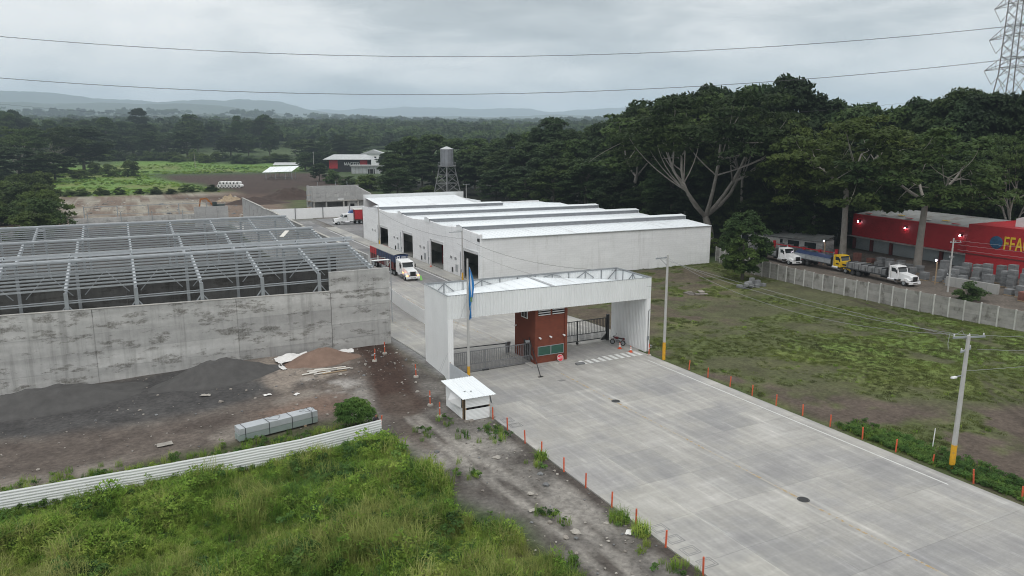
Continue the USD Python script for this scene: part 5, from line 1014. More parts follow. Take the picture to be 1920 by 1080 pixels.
# ------------------------------------------------------------------ lattice towers
wt = T("water_tower", "grey cylindrical water tank on a tall steel lattice tower before the forest", "water tower", (98.0, 236.0, -1.0), .35)
def tower_w(z): return 4.15 - 2.35 * z / 15.2
lv = [0, 3.2, 6.6, 9.6, 12.4, 15.2]
for sx in (-1, 1):
    for sy in (-1, 1): wt.part("leg", G().beam((sx * tower_w(0), sy * tower_w(0), -.4), (sx * tower_w(15.2), sy * tower_w(15.2), 15.2), .26), "pylon_steel")
for z0, z1 in zip(lv[:-1], lv[1:]):
    for a in range(4):
        c, s_ = [(1, 0), (0, 1), (-1, 0), (0, -1)][a]
        P = lambda z, k: (c * tower_w(z) - s_ * k * tower_w(z), s_ * tower_w(z) + c * k * tower_w(z), z)
        wt.part("brace", G().beam(P(z0, -1), P(z1, 1), .10), "pylon_steel"); wt.part("brace", G().beam(P(z0, 1), P(z1, -1), .10), "pylon_steel"); wt.part("strut", G().beam(P(z1, -1), P(z1, 1), .15), "pylon_steel")
wt.part("platform", G().lathe([(0, 15.2), (3.1, 15.2), (3.1, 15.4), (0, 15.4)], 24), "pylon_steel")
for k in range(14): t_ = k * 2 * math.pi / 14; wt.part("rail_post", G().box((3.05 * math.cos(t_) - .03, 3.05 * math.sin(t_) - .03, 15.4), (3.05 * math.cos(t_) + .03, 3.05 * math.sin(t_) + .03, 16.4)), "pylon_steel")
wt.part("handrail", G().tube([(3.05 * math.cos(t_), 3.05 * math.sin(t_), 16.4) for t_ in np.linspace(0, 2 * math.pi, 25)], .04, 4, False), "pylon_steel")
for k in range(12): # tank staves, each a rolled sheet
    a0, a1 = k * math.pi / 6 + .012, (k + 1) * math.pi / 6 - .012; n = 4
    v = [(2.2 * math.cos(a0 + (a1 - a0) * i / n), 2.2 * math.sin(a0 + (a1 - a0) * i / n), z) for z in (15.4, 20.9) for i in range(n + 1)]
    wt.part("tank_sheet", G().add(v, [(i, i + 1, n + 2 + i, n + 1 + i) for i in range(n)]), "tank_grey", smooth=40)
wt.part("tank_core", G().lathe([(2.16, 15.42), (2.16, 20.88)], 36), "gate_dark"); wt.part("tank_roof", G().lathe([(2.3, 20.85), (2.3, 20.95), (.35, 21.75), (0, 21.8)], 36), "roof_zinc", smooth=40)
for z in (17.2, 19.0): wt.part("tank_hoop", G().lathe([(2.2, z), (2.24, z), (2.24, z + .08), (2.2, z + .08)], 36), "tank_grey")

py = T("transmission_pylon", "tall steel lattice power pylon rising behind the trees at the right edge", "pylon", (196.5, 112.0, 1.2), 1.09)
def pw(z): return 5.6 - 3.6 * min(z, 38) / 38 - .4 * max(0, z - 38) / 30
ZL = [0, 10, 19, 26.5, 32.5, 37.0] + [37.0 + 2.6 * k for k in range(1, 11)]
for sx in (-1, 1):
    for sy in (-1, 1): py.part("leg", G().tube([(sx * pw(z), sy * pw(z), z) for z in (0, 38, 63)], .15, 4), "pylon_steel")
for z0, z1 in zip(ZL[:-1], ZL[1:]):
    for a in range(4):
        c, s_ = [(1, 0), (0, 1), (-1, 0), (0, -1)][a]; P = lambda z, k: (c * pw(z) - s_ * k * pw(z), s_ * pw(z) + c * k * pw(z), z)
        py.part("brace", G().beam(P(z0, -1), P(z1, 1), .085), "pylon_steel"); py.part("brace", G().beam(P(z0, 1), P(z1, -1), .085), "pylon_steel")
ARMS = [(39.3, 9.4), (46.8, 8.8), (54.3, 8.2)]
for za, L in ARMS:
    for s in (-1, 1):
        tip = (s * (pw(za) + L), 0, za)
        for sy in (-1, 1):
            py.part("arm_chord", G().beam((s * pw(za), sy * pw(za), za), tip, .11), "pylon_steel"); py.part("arm_chord", G().beam((s * pw(za + 2.3), sy * pw(za + 2.3), za + 2.3), tip, .10), "pylon_steel")
            for q in (.25, .5, .75):
                b = np.array((s * pw(za), sy * pw(za), za)) * (1 - q) + np.array(tip) * q; u = np.array((s * pw(za + 2.3), sy * pw(za + 2.3), za + 2.3)) * (1 - q) + np.array(tip) * q
                py.part("arm_lacing", G().beam(b, u, .06), "pylon_steel")
        cx = s * (pw(za) + L * .62); py.part("insulator_string", G().tube([tip, (cx, 0, za - 3.6)], .06, 5), "pylon_steel"); py.part("insulator_string", G().tube([(s * (pw(za) + .5), 0, za - .3), (cx, 0, za - 3.6)], .06, 5), "pylon_steel")
    for z in (za, za + 2.3):
        for a in range(4):
            c, s_ = [(1, 0), (0, 1), (-1, 0), (0, -1)][a]; py.part("strut", G().beam((c * pw(z) - s_ * pw(z), s_ * pw(z) + c * pw(z), z), (c * pw(z) + s_ * pw(z), s_ * pw(z) - c * pw(z), z), .12), "pylon_steel")
def pyl(s, za, L):
    x = s * (pw(za) + L * .62); return np.array([py.loc[0] + x * math.cos(py.rz), py.loc[1] + x * math.sin(py.rz), za - 3.6 - 1.0])
FW, RT = np.array([math.sin(YAW), math.cos(YAW), 0]), np.array([math.cos(YAW), -math.sin(YAW), 0])
for i, ((za, L), lab, zl, zm) in enumerate(zip(ARMS[::-1], ("upper long power cable crossing the whole sky to the pylon", "middle long power cable crossing the sky to the pylon", "lowest power cable from the pylon vanishing behind the trees"), (47.6, 38.0, 32.0), (42.3, 33.7, 26.4))):
    a = pyl(-1, za, L); ra, fa = a @ RT, a @ FW
    lat = np.linspace(ra, -230, 60); k = np.polyfit([ra, -8.0, -129.0], [a[2], zm, zl], 2)
    fwd = fa + (184 - fa) * S((ra - lat) / 150)
    pts = [FW * f + RT * l + np.array([0, 0, np.polyval(k, l)]) for l, f in zip(lat, fwd)]
    single("power_line", lab, "power line", G().tube(pts, (.062, .062, .02)[i], 5, False), "wire")
a = np.array([py.loc[0], py.loc[1], 63.0]); lat = np.linspace(a @ RT, -190, 50); single("power_line", "faint thin earth wire along the top edge of the sky", "power line", G().tube([FW * 184 + RT * l + np.array([0, 0, 57.2 + .00045 * (l - 20) ** 2]) for l in lat], .022, 4, False), "wire_pale")

# ------------------------------------------------------------------ far buildings
ub = T("block_building", "unfinished two-storey building of bare grey blocks behind the far truck", "building", (62, 250, -1.0))
ub.part("upper_wall", G().box((56.4, 252, 3.0), (71.0, 252.4, 7.6)), "grey_block", world=True); ub.part("upper_wall", G().add([(71.0, 252, 3.0), (71.4, 252, 3.0), (74.6, 246.4, 3.0), (74.2, 246.4, 3.0), (71.0, 252, 7.6), (71.4, 252, 7.6), (74.6, 246.4, 5.3), (74.2, 246.4, 5.3)], BOXF), "grey_block", world=True)
ub.part("floor_slab", G().box((56.2, 251.8, 2.6), (74.5, 262, 3.0)), "slab_pale", world=True); ub.part("back_wall", G().box((56.4, 261, -1.2), (74.5, 261.3, 7.4)), "grey_block", world=True); ub.part("side_wall", G().box((56.4, 252.4, 3.0), (56.8, 261, 7.6)), "grey_block", world=True)
for x in (56.4, 60.5, 66.4, 71.4): ub.part("column", G().box((x, 251.9, -1.2), (x + .45, 252.4, 2.6)), "slab_pale", world=True)
ub.part("lower_wall", G().box((68, 252.6, -1.2), (74.4, 252.9, 2.6)), "poured_wall", world=True); ub.part("opening", G().box((69, 252.5, -.4), (70.4, 252.59, 1.6)), "dark_void", world=True)
for i, x in enumerate((57.5, 60.7, 63.5, 66.8)): ub.part("block_panel", G().box((x, 251.93, 4.1), (x + (2.0 if i % 2 else 1.5), 251.99, 5.6)), "block_wall", world=True)
for x in (58, 64, 68): ub.part("starter_bar", G().box((x, 252.1, 7.6), (x + .12, 252.22, 9.2)), "galv", world=True)
ub.part("white_board", G().box((64.6, 251.8, 3.05), (66.6, 251.9, 3.5)), "white_paint", world=True)
sc2 = T("scaffold", "thin grey scaffold standing at the left side of the bare block building", "scaffold", (55.4, 250.5, -1.0))
for x in (-1.2, 0): 
    for y in (0, 1.3): sc2.part("standard", G().box((x - .06, y - .06, 0), (x + .06, y + .06, 7.5)), "galv")
for z in (2, 4, 6): sc2.part("deck", G().box((-1.3, -.1, z), (.1, 1.4, z + .08)), "wood"); sc2.part("brace", G().beam((-1.2, -.05, z - 2), (0, -.05, z), .07), "galv")
wr = T("white_roof_shed", "long low building with a bright white sheet roof behind the warehouse", "shed", (80, 225, -1.0))
for i in range(10):
    x0 = 66.5 + i * 3.0; wr.part("roof_sheet", G().add([(x0, 205.5, 3.6), (x0 + 2.96, 205.5, 3.6), (x0 + 2.96 , 226, 5.4), (x0, 226, 5.4)], [(0, 1, 2, 3)]), "roof_white", world=True)
wr.part("wall", G().box((66.8, 206.0, -1.2), (96, 206.2, 3.4)), "dark_red" if False else "gate_dark", world=True); wr.part("parapet", G().box((66.0, 226.02, -1.2), (99.5, 226.3, 6.4)), "white_cladding", world=True)
wr.part("end_wall", G().box((96.6, 207, -1.2), (96.9, 226, 4.8)), "white_cladding", world=True)
mz = T("red_black_store", "distant store with a red and black front reading MACIZO under a grey roof", "building", (160, 560, 0))
def place(t, fw, lat): return FW * fw + RT * lat
mo_ = place(mz, 575, -130); mz_loc = np.array([mo_[0], mo_[1], -1.0]); rzm = -YAW
stage.RemovePrim(mz.path); _names[("/World", "red_black_store")] = 0
mz = T("red_black_store", "distant store with a red and black front reading MACIZO under a grey roof", "building", mz_loc, rzm)
mz.part("wall", G().box((-9, 0, 0), (20, 16, 9.6)), "black_paint"); mz.part("red_panel", G().box((-9.05, -.12, 2.5), (-2.5, -.02, 9.0)), "red_paint"); mz.part("red_panel", G().box((14.5, -.12, 2.5), (20.05, -.02, 9.0)), "red_paint")
mz.part("roof", G().add([(-13, -4, 9.3), (24, -4, 9.3), (18, 8, 13.0), (-7, 8, 13.0), (24, 20, 9.3), (-13, 20, 9.3)], [(0, 1, 2, 3), (3, 2, 4, 5)]).add([(-13, -4, 9.3), (-7, 8, 13), (-13, 20, 9.3)], [(0, 1, 2)]).add([(24, -4, 9.3), (24, 20, 9.3), (18, 8, 13)], [(0, 1, 2)]), "roof_zinc")
tm = meshkit.text_mesh("MACIZO", 2.1, .05, bold=True); v = np.array(tm.vertices); mz.part("lettering", G().add(np.stack([v[:, 0] + 2.2, -.14 - v[:, 2], v[:, 1] + 5.0], 1), tm.faces), "white_paint")
gr_ = T("grey_shed", "grey corrugated shed below the distant red and black store", "shed", FW * 545 + RT * -106 + np.array([0, 0, -1]), rzm); gr_.part("wall", G().box((-10, 0, 0), (12, 10, 5.2)), "roof_zinc"); gr_.part("roof", G().box((-10.6, -1.5, 5.2), (12.6, 11, 6.0)).mv(), "roof_old"); gr_.part("dark_door", G().box((2, -.1, 0), (7, -.02, 3.2)), "dark_void")
for k in range(9): gr_.part("buttress", G().box((-9.8 + k * 2.6, -.35, 0), (-9.4 + k * 2.6, -.02, 5.0)), "roof_old")
fh = T("white_house", "pale house with a grey roof above the distant red and black store", "house", FW * 660 + RT * -121 + np.array([0, 0, 0]), rzm); fh.part("wall", G().box((-9, 0, 0), (9, 10, 11.0)), "white_cladding"); fh.part("roof", G().prism([(-11, 11), (11, 11), (0, 14.5)], (0, -1, 0), (1, 0, 0), (0, 0, 1), (0, 1, 0), 12), "roof_zinc")
for k in range(4): fh.part("window", G().box((-7 + k * 4, -.1, 6), (-5.2 + k * 4, -.01, 8.6)), "glass_dark")
ls = T("low_shed", "low pale shed roof far off between green field and trees", "shed", FW * 655 + RT * -191 + np.array([0, 0, -1]), rzm); ls.part("wall", G().box((-15, 0, 0), (15, 8, 2.6)), "white_cladding"); ls.part("roof", G().add([(-16, -1, 2.5), (16, -1, 2.5), (16, 5, 4.6), (-16, 5, 4.6)], [(0, 1, 2, 3)]), "roof_zinc")
for k in range(6): ls.part("opening", G().box((-13 + k * 4.6, -.1, .4), (-10.5 + k * 4.6, -.02, 1.9)), "glass_dark")
cn = T("open_canopy", "open white sheet canopy on thin posts in the brown field", "canopy", FW * 470 + RT * -145 + np.array([0, 0, -1]), rzm)
for k in range(4): cn.part("roof_sheet", G().add([(-9 + k * 4.6, -5, 4.2 + .15 * k), (-4.5 + k * 4.6, -5, 4.35 + .15 * k), (-4.5 + k * 4.6 + 1.5, 7, 7.4 + .15 * k), (-9 + k * 4.6 + 1.5, 7, 7.25 + .15 * k)], [(0, 1, 2, 3)]), "roof_white")
for x in (-7, -1, 5, 9):
    for y in (-4, 4): cn.part("post", G().box((x - .12, y - .12, 0), (x + .12, y + .12, 4.4)), "galv")
cn.part("stored_timber", G().bbox((-6, -2, 0), (7, 3, 1.5), .1), "stone")
pp = T("pipe_stack", "stack of white concrete pipes laid in two rows on the brown earth", "pipes", FW * 385 + RT * -144 + np.array([0, 0, -1]), rzm)
for r_ in range(2):
    for k in range(7 - r_): pp.part("pipe", G().tube([(-5.4 + 1.75 * (k + .5 * r_), -2.2, .9 + 1.45 * r_), (-5.4 + 1.75 * (k + .5 * r_), 2.2, .9 + 1.45 * r_)], [.84, .84], 14), "pipe_white", smooth=40)
for r_ in range(2):
    for k in range(7 - r_): pp.part("pipe_mouth", G().cyl((-5.4 + 1.75 * (k + .5 * r_), -2.22, .9 + 1.45 * r_), (-5.4 + 1.75 * (k + .5 * r_), -2.21, .9 + 1.45 * r_), .42, n=14), "dark_void")

# excavator on the stony pad
ex = T("excavator", "orange and dark excavator with bent boom on the stony pad behind the steel frame", "excavator", (29.0, 277.0, -1.0), math.radians(175))
for s in (-1, 1): ex.part("track", G().prism([(-1.9, .15), (-1.5, 0), (1.5, 0), (1.9, .15), (1.9, .6), (1.5, .8), (-1.5, .8), (-1.9, .6)], (0, s * 1.2 + .3, 0), (1, 0, 0), (0, 0, 1), (0, -1, 0), .6), "rubber")
ex.part("house", G().bbox((-2.4, -1.35, .9), (1.2, 1.35, 2.2), .12), "excavator_dark"); ex.part("cab", G().bbox((.1, .2, 1.0), (1.6, 1.35, 3.0), .1), "excavator_dark"); ex.part("cab_window", G().box((1.6, .35, 1.9), (1.63, 1.2, 2.8)), "glass_dark")
ex.part("boom", G().beam((1.2, -.3, 1.6), (3.4, -.3, 4.2), .5, .6).beam((3.4, -.3, 4.2), (5.2, -.3, 4.0), .45, .55), "excavator_orange"); ex.part("stick", G().beam((5.2, -.3, 4.2), (5.8, -.3, 1.2), .4, .45), "excavator_orange"); ex.part("bucket", G().prism([(5.2, .1), (6.2, .3), (6.1, 1.3), (5.4, 1.2)], (0, .2, 0), (1, 0, 0), (0, 0, 1), (0, -1, 0), 1.0), "excavator_orange"); ex.part("ram", G().tube([(1.8, -.3, 1.4), (3.0, -.3, 3.3)], .1, 6), "chrome")

# ------------------------------------------------------------------ mounds
def mound(name, label, cat, x, y, rx, ry, h, m, seed, rz=0.0, rough=.25):
    n, k = 40, 18; V = [(0, 0, h)]; an = np.linspace(0, 2 * np.pi, n, endpoint=False)
    for j in range(1, k + 1):
        r = j / k
        for a in an:
            wob = 1 + .28 * (meshkit.fbm(np.array([math.cos(a) * 1.3 + seed, math.sin(a) * 1.3, 0.]), 3, seed) - .5) * 2
            px_, py_ = rx * r * wob * math.cos(a), ry * r * wob * math.sin(a)
            z = h * (1 - r) ** .9 * (1 + .0 * r) if rough < 0 else h * (math.cos(min(r, 1) * math.pi) * .5 + .5) * (1 + rough * 2 * (meshkit.fbm(np.array([px_ * .9 + seed, py_ * .9, 0.]), 4, seed) - .5)) 
            c, s_ = math.cos(rz), math.sin(rz); gx_, gy_ = x + px_ * c - py_ * s_, y + px_ * s_ + py_ * c
            V.append((px_ * c - py_ * s_, px_ * s_ + py_ * c, z + Z(gx_, gy_) - Z(x, y) - .22 * (r > .93)))
    F = [(0, 1 + i, 1 + (i + 1) % n) for i in range(n)]; q = [(1 + (j-1)*n + i, 1 + j*n + i, 1 + j*n + (i+1)%n, 1 + (j-1)*n + (i+1)%n) for j in range(1, k) for i in range(n)]
    g = G().add(V, q); g.f.append(np.array(F))
    t = T(name, label, cat, (x, y, Z(x, y))); t.part("heap", g, m, smooth=60); return t
mound("sand_pile", "brown sand pile at the foot of the concrete wall near its right end", "sand pile", 17.2, 77.0, 4.6, 2.6, 1.35, "sand_brown", 3, .15)
mound("gravel_pile", "dark grey gravel pile at the middle of the concrete wall", "gravel pile", 6.4, 76.2, 6.6, 3.6, 1.75, "sand_dark", 5, .1)
mound("gravel_pile", "long low dark gravel pile at the left end of the concrete wall", "gravel pile", -8.0, 76.5, 9.5, 3.6, 1.6, "sand_dark", 8, .05)
mound("earth_pile", "dark earth heap on the far brown field", "earth pile", 62, 318, 16, 9, 4.2, "soil_dark", 14)
mound("earth_pile", "flat dark earth heap left of the far dark heap", "earth pile", 44, 300, 14, 7, 2.4, "soil_dark", 15)
mound("stone_pile", "pale tan stone heap behind the excavator", "stone pile", 38.5, 318, 6.5, 4, 2.2, mat("stone_tan", (0.30, 0.235, 0.16), 0.95, var=0.3, nscale=1.2, bump=0.8, bscale=1.5), 17, 0, .6)
# stones and rubble
st_g = []
for k in range(3):
    ico = trimesh.creation.icosphere(1, 1.0); v = np.array(ico.vertices) * (1 + .35 * (meshkit.noise(np.array(ico.vertices) * 2.1 + k * 7, k) - .5)[:, None] * 2) * [1, .75, .5]
    st_g.append((G().add(v, ico.faces), ["stone", "stone_pale", "block_grey"][k]))
def scatter(n, xr, yr, f, seed):
    r = np.random.default_rng(seed); x, y = r.uniform(*xr, n), r.uniform(*yr, n); keep = r.random(n) < f(x, y); return x[keep], y[keep], r
x, y, r = scatter(8200, (-30, 26), (20, 81), lambda x, y: np.where((y > 55) & (y < 80.8), .16 + .5 * S((x - 12) / 5) * S((y - 65) / 5) * S((81 - y) / 3), np.where(x > 17.3, .62 * S((x - 16.5) / 6), 0)), 5)
sz = np.exp(r.normal(-2.75, .55, len(x))); sz = np.minimum(sz, .34)
instancer("rubble", st_g, P3(x, y, tz(x, y) + .02), r.choice(3, len(x), p=[.55, .25, .2]), np.stack([sz, sz, sz * r.uniform(.6, 1.2, len(x))], 1), r.uniform(0, 6.3, len(x)), label="stones and rubble scattered over the earth and gravel", cat="rubble")
x, y, r = scatter(2600, (-70, 45), (235, 345), lambda x, y: .5 * fb(x, y, 18, 3, 91) ** 1.5 * 1.6, 6); sz = np.exp(r.normal(-1.3, .6, len(x))); sz = np.minimum(sz, 1.1)
instancer("field_stones", st_g, P3(x, y, tz(x, y)), r.choice(3, len(x), p=[.3, .5, .2]), np.stack([sz, sz, sz], 1), r.uniform(0, 6.3, len(x)), label="pale stones scattered over the far stony pad", cat="stones")
# plastic sheet, planks, litter along the wall
def crumpled(name, label, cat, x, y, w, d, m, seed, h=.35, rz=0.0):
    n = 22; u, v = np.meshgrid(np.linspace(-1, 1, n), np.linspace(-1, 1, n)); zz = h * meshkit.fbm(P3(u * 2.2 + seed, v * 2.2), 4, seed)
    edge = 1 + .35 * (meshkit.fbm(P3(u * 1.5, v * 1.5 + seed), 3, seed + 1) - .5); c, s_ = math.cos(rz), math.sin(rz); X_, Y_ = u * w / 2 * edge, v * d / 2 * edge
    px_, py_ = X_ * c - Y_ * s_, X_ * s_ + Y_ * c; q = [(j*n+i, j*n+i+1, (j+1)*n+i+1, (j+1)*n+i) for j in range(n-1) for i in range(n-1)]
    t = T(name, label, cat, (x, y, Z(x, y))); t.part("sheet", G().add(P3(px_.ravel(), py_.ravel(), zz.ravel() + .02), q), m, smooth=50); return t
crumpled("plastic_sheet", "crumpled white plastic sheet left of the brown sand pile", "plastic sheet", 14.6, 78.6, 3.8, 1.8, "plastic_white", 3, .7, .25)
crumpled("plastic_sheet", "smaller white plastic sheet right of the brown sand pile", "plastic sheet", 20.1, 78.9, 2.2, 1.5, "plastic_white", 9, .5, -.1)
crumpled("plastic_sheet", "strip of white plastic on the ground before the crumpled sheet", "plastic sheet", 13.0, 76.3, .5, 1.9, "plastic_white", 13, .2, .1)
bp = T("plank_heap", "scattered pale planks on the ground in front of the brown sand pile", "planks", (16.6, 72.9, Z(16.6, 72.9)))
for k in range(11):
    a = rng.normal(.1, .25); bp.part("plank", G().cbox((0, 0, .05 + .03 * (k % 3)), (rng.uniform(1.2, 2.8), .22, .05)).mv((rng.uniform(-1.8, 1.8), rng.uniform(-.8, .8), 0), a), "pale_board" if k % 3 else "wood")
for (x, y, w_, lab) in [(5.2, 71.2, .9, "pale flat scrap sheet on the dark gravel, left of the plank heap"), (10.2, 68.3, .7, "white scrap lying on the ground before the dark gravel pile"), (1.2, 60.2, 1.1, "pale slab lying at the weeds behind the foreground fence"), (21.2, 38.0, .55, "pale stone lying on the gravel verge"), (25.0, 33.0, .6, "white paper scrap on the gravel beside the road edge"), (12.6, 67.2, .6, "small white scrap in the middle of the work site")]:
    crumpled("scrap_sheet", lab, "scrap", x, y, w_, w_ * .6, "plastic_white" if "white" in lab else "stone_pale", int(x * 7) % 50 + 2, .12, rng.uniform(0, 3))
sl = T("steel_profiles", "strapped bundle of pale galvanised steel profiles lying behind the sheet fence", "steel bundle", (9.45, 59.1, Z(9.4, 59.1)), math.atan2(1.33, 6.1))
for r_ in range(2):
    for k in range(5): 
        y0 = -.55 + k * .23; z0 = .12 + r_ * .5
        sl.part("profile", G().box((-3.25 + rng.uniform(-.06, .06), y0, z0), (3.2 + rng.uniform(-.06, .06), y0 + .215, z0 + .47)), "galv_green" if not (r_ == 1) else "galv_bright")
for x in (-2.8, -.9, 1.0, 2.7): sl.part("strap", G().box((x, -.57, .1), (x + .05, .63, 1.105)), "gate_dark")
for x in (-2, 2): sl.part("bearer", G().box((x, -.6, -.1), (x + .2, .65, .12)), "wood")
for (cx, cy) in ((-.3, .05), (2.6, .1)): sl.part("strap_coil", G().tube([(cx + (.55 + .12 * math.sin(a * 3)) * math.cos(a), cy + .4 * math.sin(a), 1.13 + .05 * math.sin(2 * a)) for a in np.linspace(0, 12, 60)], .014, 4), "black_paint")

# ------------------------------------------------------------------ person behind the sheet fence
pe = T("person", "person in dark clothes bending at the end of the sheet fence", "person", (16.2, 55.0, Z(16.2, 55)), math.radians(-60))
def body(bones, edge=.035, it=10):
    J = []
    for (p, r0), (q, r1) in bones:
        a = m3.Manifold.sphere(r0, 20).translate(tuple(map(float, p))); b = m3.Manifold.sphere(r1, 20).translate(tuple(map(float, q))); J.append((a + b).hull())
    m = m3.Manifold.batch_boolean(J, m3.OpType.Add).refine_to_length(edge).to_mesh()
    t = trimesh.Trimesh(np.array(m.vert_properties[:, :3]), np.array(m.tri_verts)); trimesh.smoothing.filter_taubin(t, iterations=it); return t
def bone_list(ch): return list(zip(ch[:-1], ch[1:]))
hip, chest, neck, head = (0, 0, .88), (.12, 0, 1.22), (.2, 0, 1.40), (.26, 0, 1.56)
sk = body(bone_list([((.2, 0, 1.36), .055), ((.25, 0, 1.5), .07)]) + bone_list([((.25, 0, 1.57), .1), ((.27, 0, 1.51), .085)]) + bone_list([((.35, 0, 1.53), .012), ((.36, 0, 1.51), .016)])
          + sum([bone_list([((.16, s * .2, 1.32), .05), ((.28, s * .25, 1.06), .042), ((.46, s * .14, .92), .032), ((.53, s * .11, .90), .03)]) + sum([bone_list([((.53, s * .11 + d * .02, .90), .010), ((.60, s * .10 + d * .022, .885), .009), ((.625, s * .10 + d * .022, .86), .008)]) for d in (-1.5, -.5, .5, 1.5)], []) + bone_list([((.52, s * .09, .9), .011), ((.56, s * .06, .89), .009)]) for s in (-1, 1)], []), .02, 4)
pe.part("body", (np.array(sk.vertices), np.array(sk.faces)) and G().add(sk.vertices, sk.faces), "skin", smooth=True)
sh = body(bone_list([((0, 0, .9), .15), ((.12, 0, 1.22), .165), ((.17, 0, 1.33), .11)]) + sum([bone_list([((.12, s * .05, 1.25), .13), ((.16, s * .2, 1.31), .07), ((.23, s * .235, 1.15), .065)]) for s in (-1, 1)], []), .03)
pe.part("shirt", G().add(sh.vertices, sh.faces), "cloth_dark", smooth=True)
tq = body(sum([bone_list([((0, s * .06, .88), .135), ((.05, s * .11, .48), .085), ((-.03, s * .12, .1), .06)]) for s in (-1, 1)], []), .03); pe.part("trousers", G().add(tq.vertices, tq.faces), "cloth_dark", smooth=True)
for s in (-1, 1): pe.part("shoe", G().bbox((-.12, s * .12 - .05, 0), (.17, s * .12 + .05, .1), .03), "black_paint")
hr = body([(((.235, 0, 1.60), .098), ((.21, 0, 1.54), .095))], .02, 6); pe.part("hair", G().add(hr.vertices, hr.faces), "black_paint", smooth=True)
for s in (-1, 1): pe.part("eye", G().cbox((.352, s * .035, 1.565), (.008, .022, .012)), "black_paint"); pe.part("ear", G().cbox((.245, s * .1, 1.55), (.04, .02, .06)), "skin")
pe.part("mouth", G().cbox((.352, 0, 1.475), (.008, .04, .008)), "dark_red")

# ------------------------------------------------------------------ panel fence on the right, turf plot things
pfn = T("concrete_panel_fence", "long grey concrete panel fence with pale posts at the back of the turf plot", "fence", (99, 80, -.8))
FP = [(105.5, 113.5), (102.0, 104.0), (100.2, 97.0), (99.3, 89.7), (98.5, 81.4), (98.4, 67.4), (98.8, 58.2), (99.6, 51.3), (100.4, 44.0), (101.2, 36.0)]
d = np.concatenate([[0], np.cumsum([math.hypot(b[0]-a[0], b[1]-a[1]) for a, b in zip(FP[:-1], FP[1:])])]); nb = int(d[-1] / 2.02)
fx, fy = np.interp(np.linspace(0, d[-1], nb + 1), d, [p[0] for p in FP]), np.interp(np.linspace(0, d[-1], nb + 1), d, [p[1] for p in FP])
for i in range(nb + 1):
    x, y = fx[i], fy[i]; z = Z(x, y); hh = 2.75 + .12 * math.sin(i * .35) + (.12 if i % 7 == 0 else 0)
    pfn.part("post", G().bbox((x - .11, y - .09, z - .3), (x + .09, y + .09, z + hh), .015), "fence_post", world=True)
    if i < nb:
        x2, y2 = fx[i + 1], fy[i + 1]
        for k in range(5):
            dz = (hh - .1) / 5; o = rng.normal(0, .006); pfn.part("panel", G().beam((x + o, y, z + .02 + dz * (k + .5)), (x2 + o, y2, Z(x2, y2) + .02 + dz * (k + .5)), .07, dz - .02), "fence_panel", world=True)
bk = T("block_heap", "heap of grey concrete blocks lying in the turf below the lone round tree", "block heap", (90.8, 89.0, Z(90.8, 89)), .3)
for k in range(26): bk.part("block", G().bbox((-.4, -.3, 0), (.4, .3, .5), .03).mv((rng.uniform(-2.4, 2.2), rng.uniform(-1.2, 1.2), .5 * (k % 3 == 2) + (.45 if k > 20 else 0)), rng.normal(0, .3)), "block_grey")
rb = T("rubble_slab", "flat broken slabs lying on bare earth left of the block heap", "slabs", (78.5, 88.5, Z(78.5, 88.5)))
for k in range(6): rb.part("slab", G().bbox((-.7, -.4, 0), (.7, .4, .16), .02).mv((rng.uniform(-2, 2), rng.uniform(-1, 1), .02), rng.uniform(0, 3)), "stone")

# ------------------------------------------------------------------ red store and merchant's yard
rs = T("red_store", "long red store building with grey shutters and lit wall lamps behind the yard", "store", (143, 98, -1.0), math.atan2(29.5, 4.7) - math.pi / 2)
# local: +y along the front (towards the far end), x into the building
FL = 30.5
rs.part("red_front", G().bbox((0, -14.5, 2.9), (20, 15.7, 7.7), .05), "red_paint")
for k, (y0, y1) in enumerate([(10.3, 14.6), (5.0, 9.5), (-2.7, 4.1), (-7.6, -3.5), (-14.4, -8.4)]):
    s = rs.part("shutter", G().box((.45, y0, .0), (.55, y1, 2.85)), "shutter_grey")
    for q in range(9): rs.part("shutter_rib", G().box((.40, y0, .15 + q * .3), (.45, y1, .22 + q * .3)), "shutter_grey", under=s)
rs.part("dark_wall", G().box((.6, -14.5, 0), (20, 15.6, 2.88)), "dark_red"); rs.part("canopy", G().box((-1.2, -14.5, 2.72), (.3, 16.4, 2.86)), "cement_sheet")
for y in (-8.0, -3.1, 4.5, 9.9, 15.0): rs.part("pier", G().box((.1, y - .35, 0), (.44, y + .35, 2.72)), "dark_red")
for k in range(6):
    y0 = -14.3 + k * 5.0; rs.part("roof_sheet", G().add([(.5, y0, 7.75), (.5, y0 + 4.96, 7.75), (10, y0 + 4.96, 8.8), (10, y0, 8.8)], [(0, 1, 2, 3)]).add([(10, y0, 8.8), (10, y0 + 4.96, 8.8), (20, y0 + 4.96, 7.75), (20, y0, 7.75)], [(0, 1, 2, 3)]), "roof_old")
for k in range(7): rs.part("roof_board", G().cbox((1.2 + (k % 3) * .8, 12.5 - k * 3.7, 8.05 + (k % 3) * .10), (.6, 1.5, .1)), ["red_paint", "pale_board", "sign_yellow"][k % 3])
for y in (13.7, .8, -12.2):
    l = rs.part("wall_lamp", G().box((-.35, y - .2, 6.05), (-.01, y + .2, 6.35)), "gate_dark"); rs.part("lamp_glass", G().box((-.42, y - .16, 6.0), (-.36, y + .16, 6.3)), "lamp_lit", under=l)
sgn = T("sign_building", "tall red building front with yellow letters at the right edge", "store", (137.6, 66.0, -1.0), -.03)
sgn.part("red_wall", G().bbox((0, -22, 0), (16, 17.0, 8.8), .05), "red_paint"); sgn.part("lower_band", G().box((-.06, -22, 3.2), (-.003, 17, 3.45)), "dark_red"); 
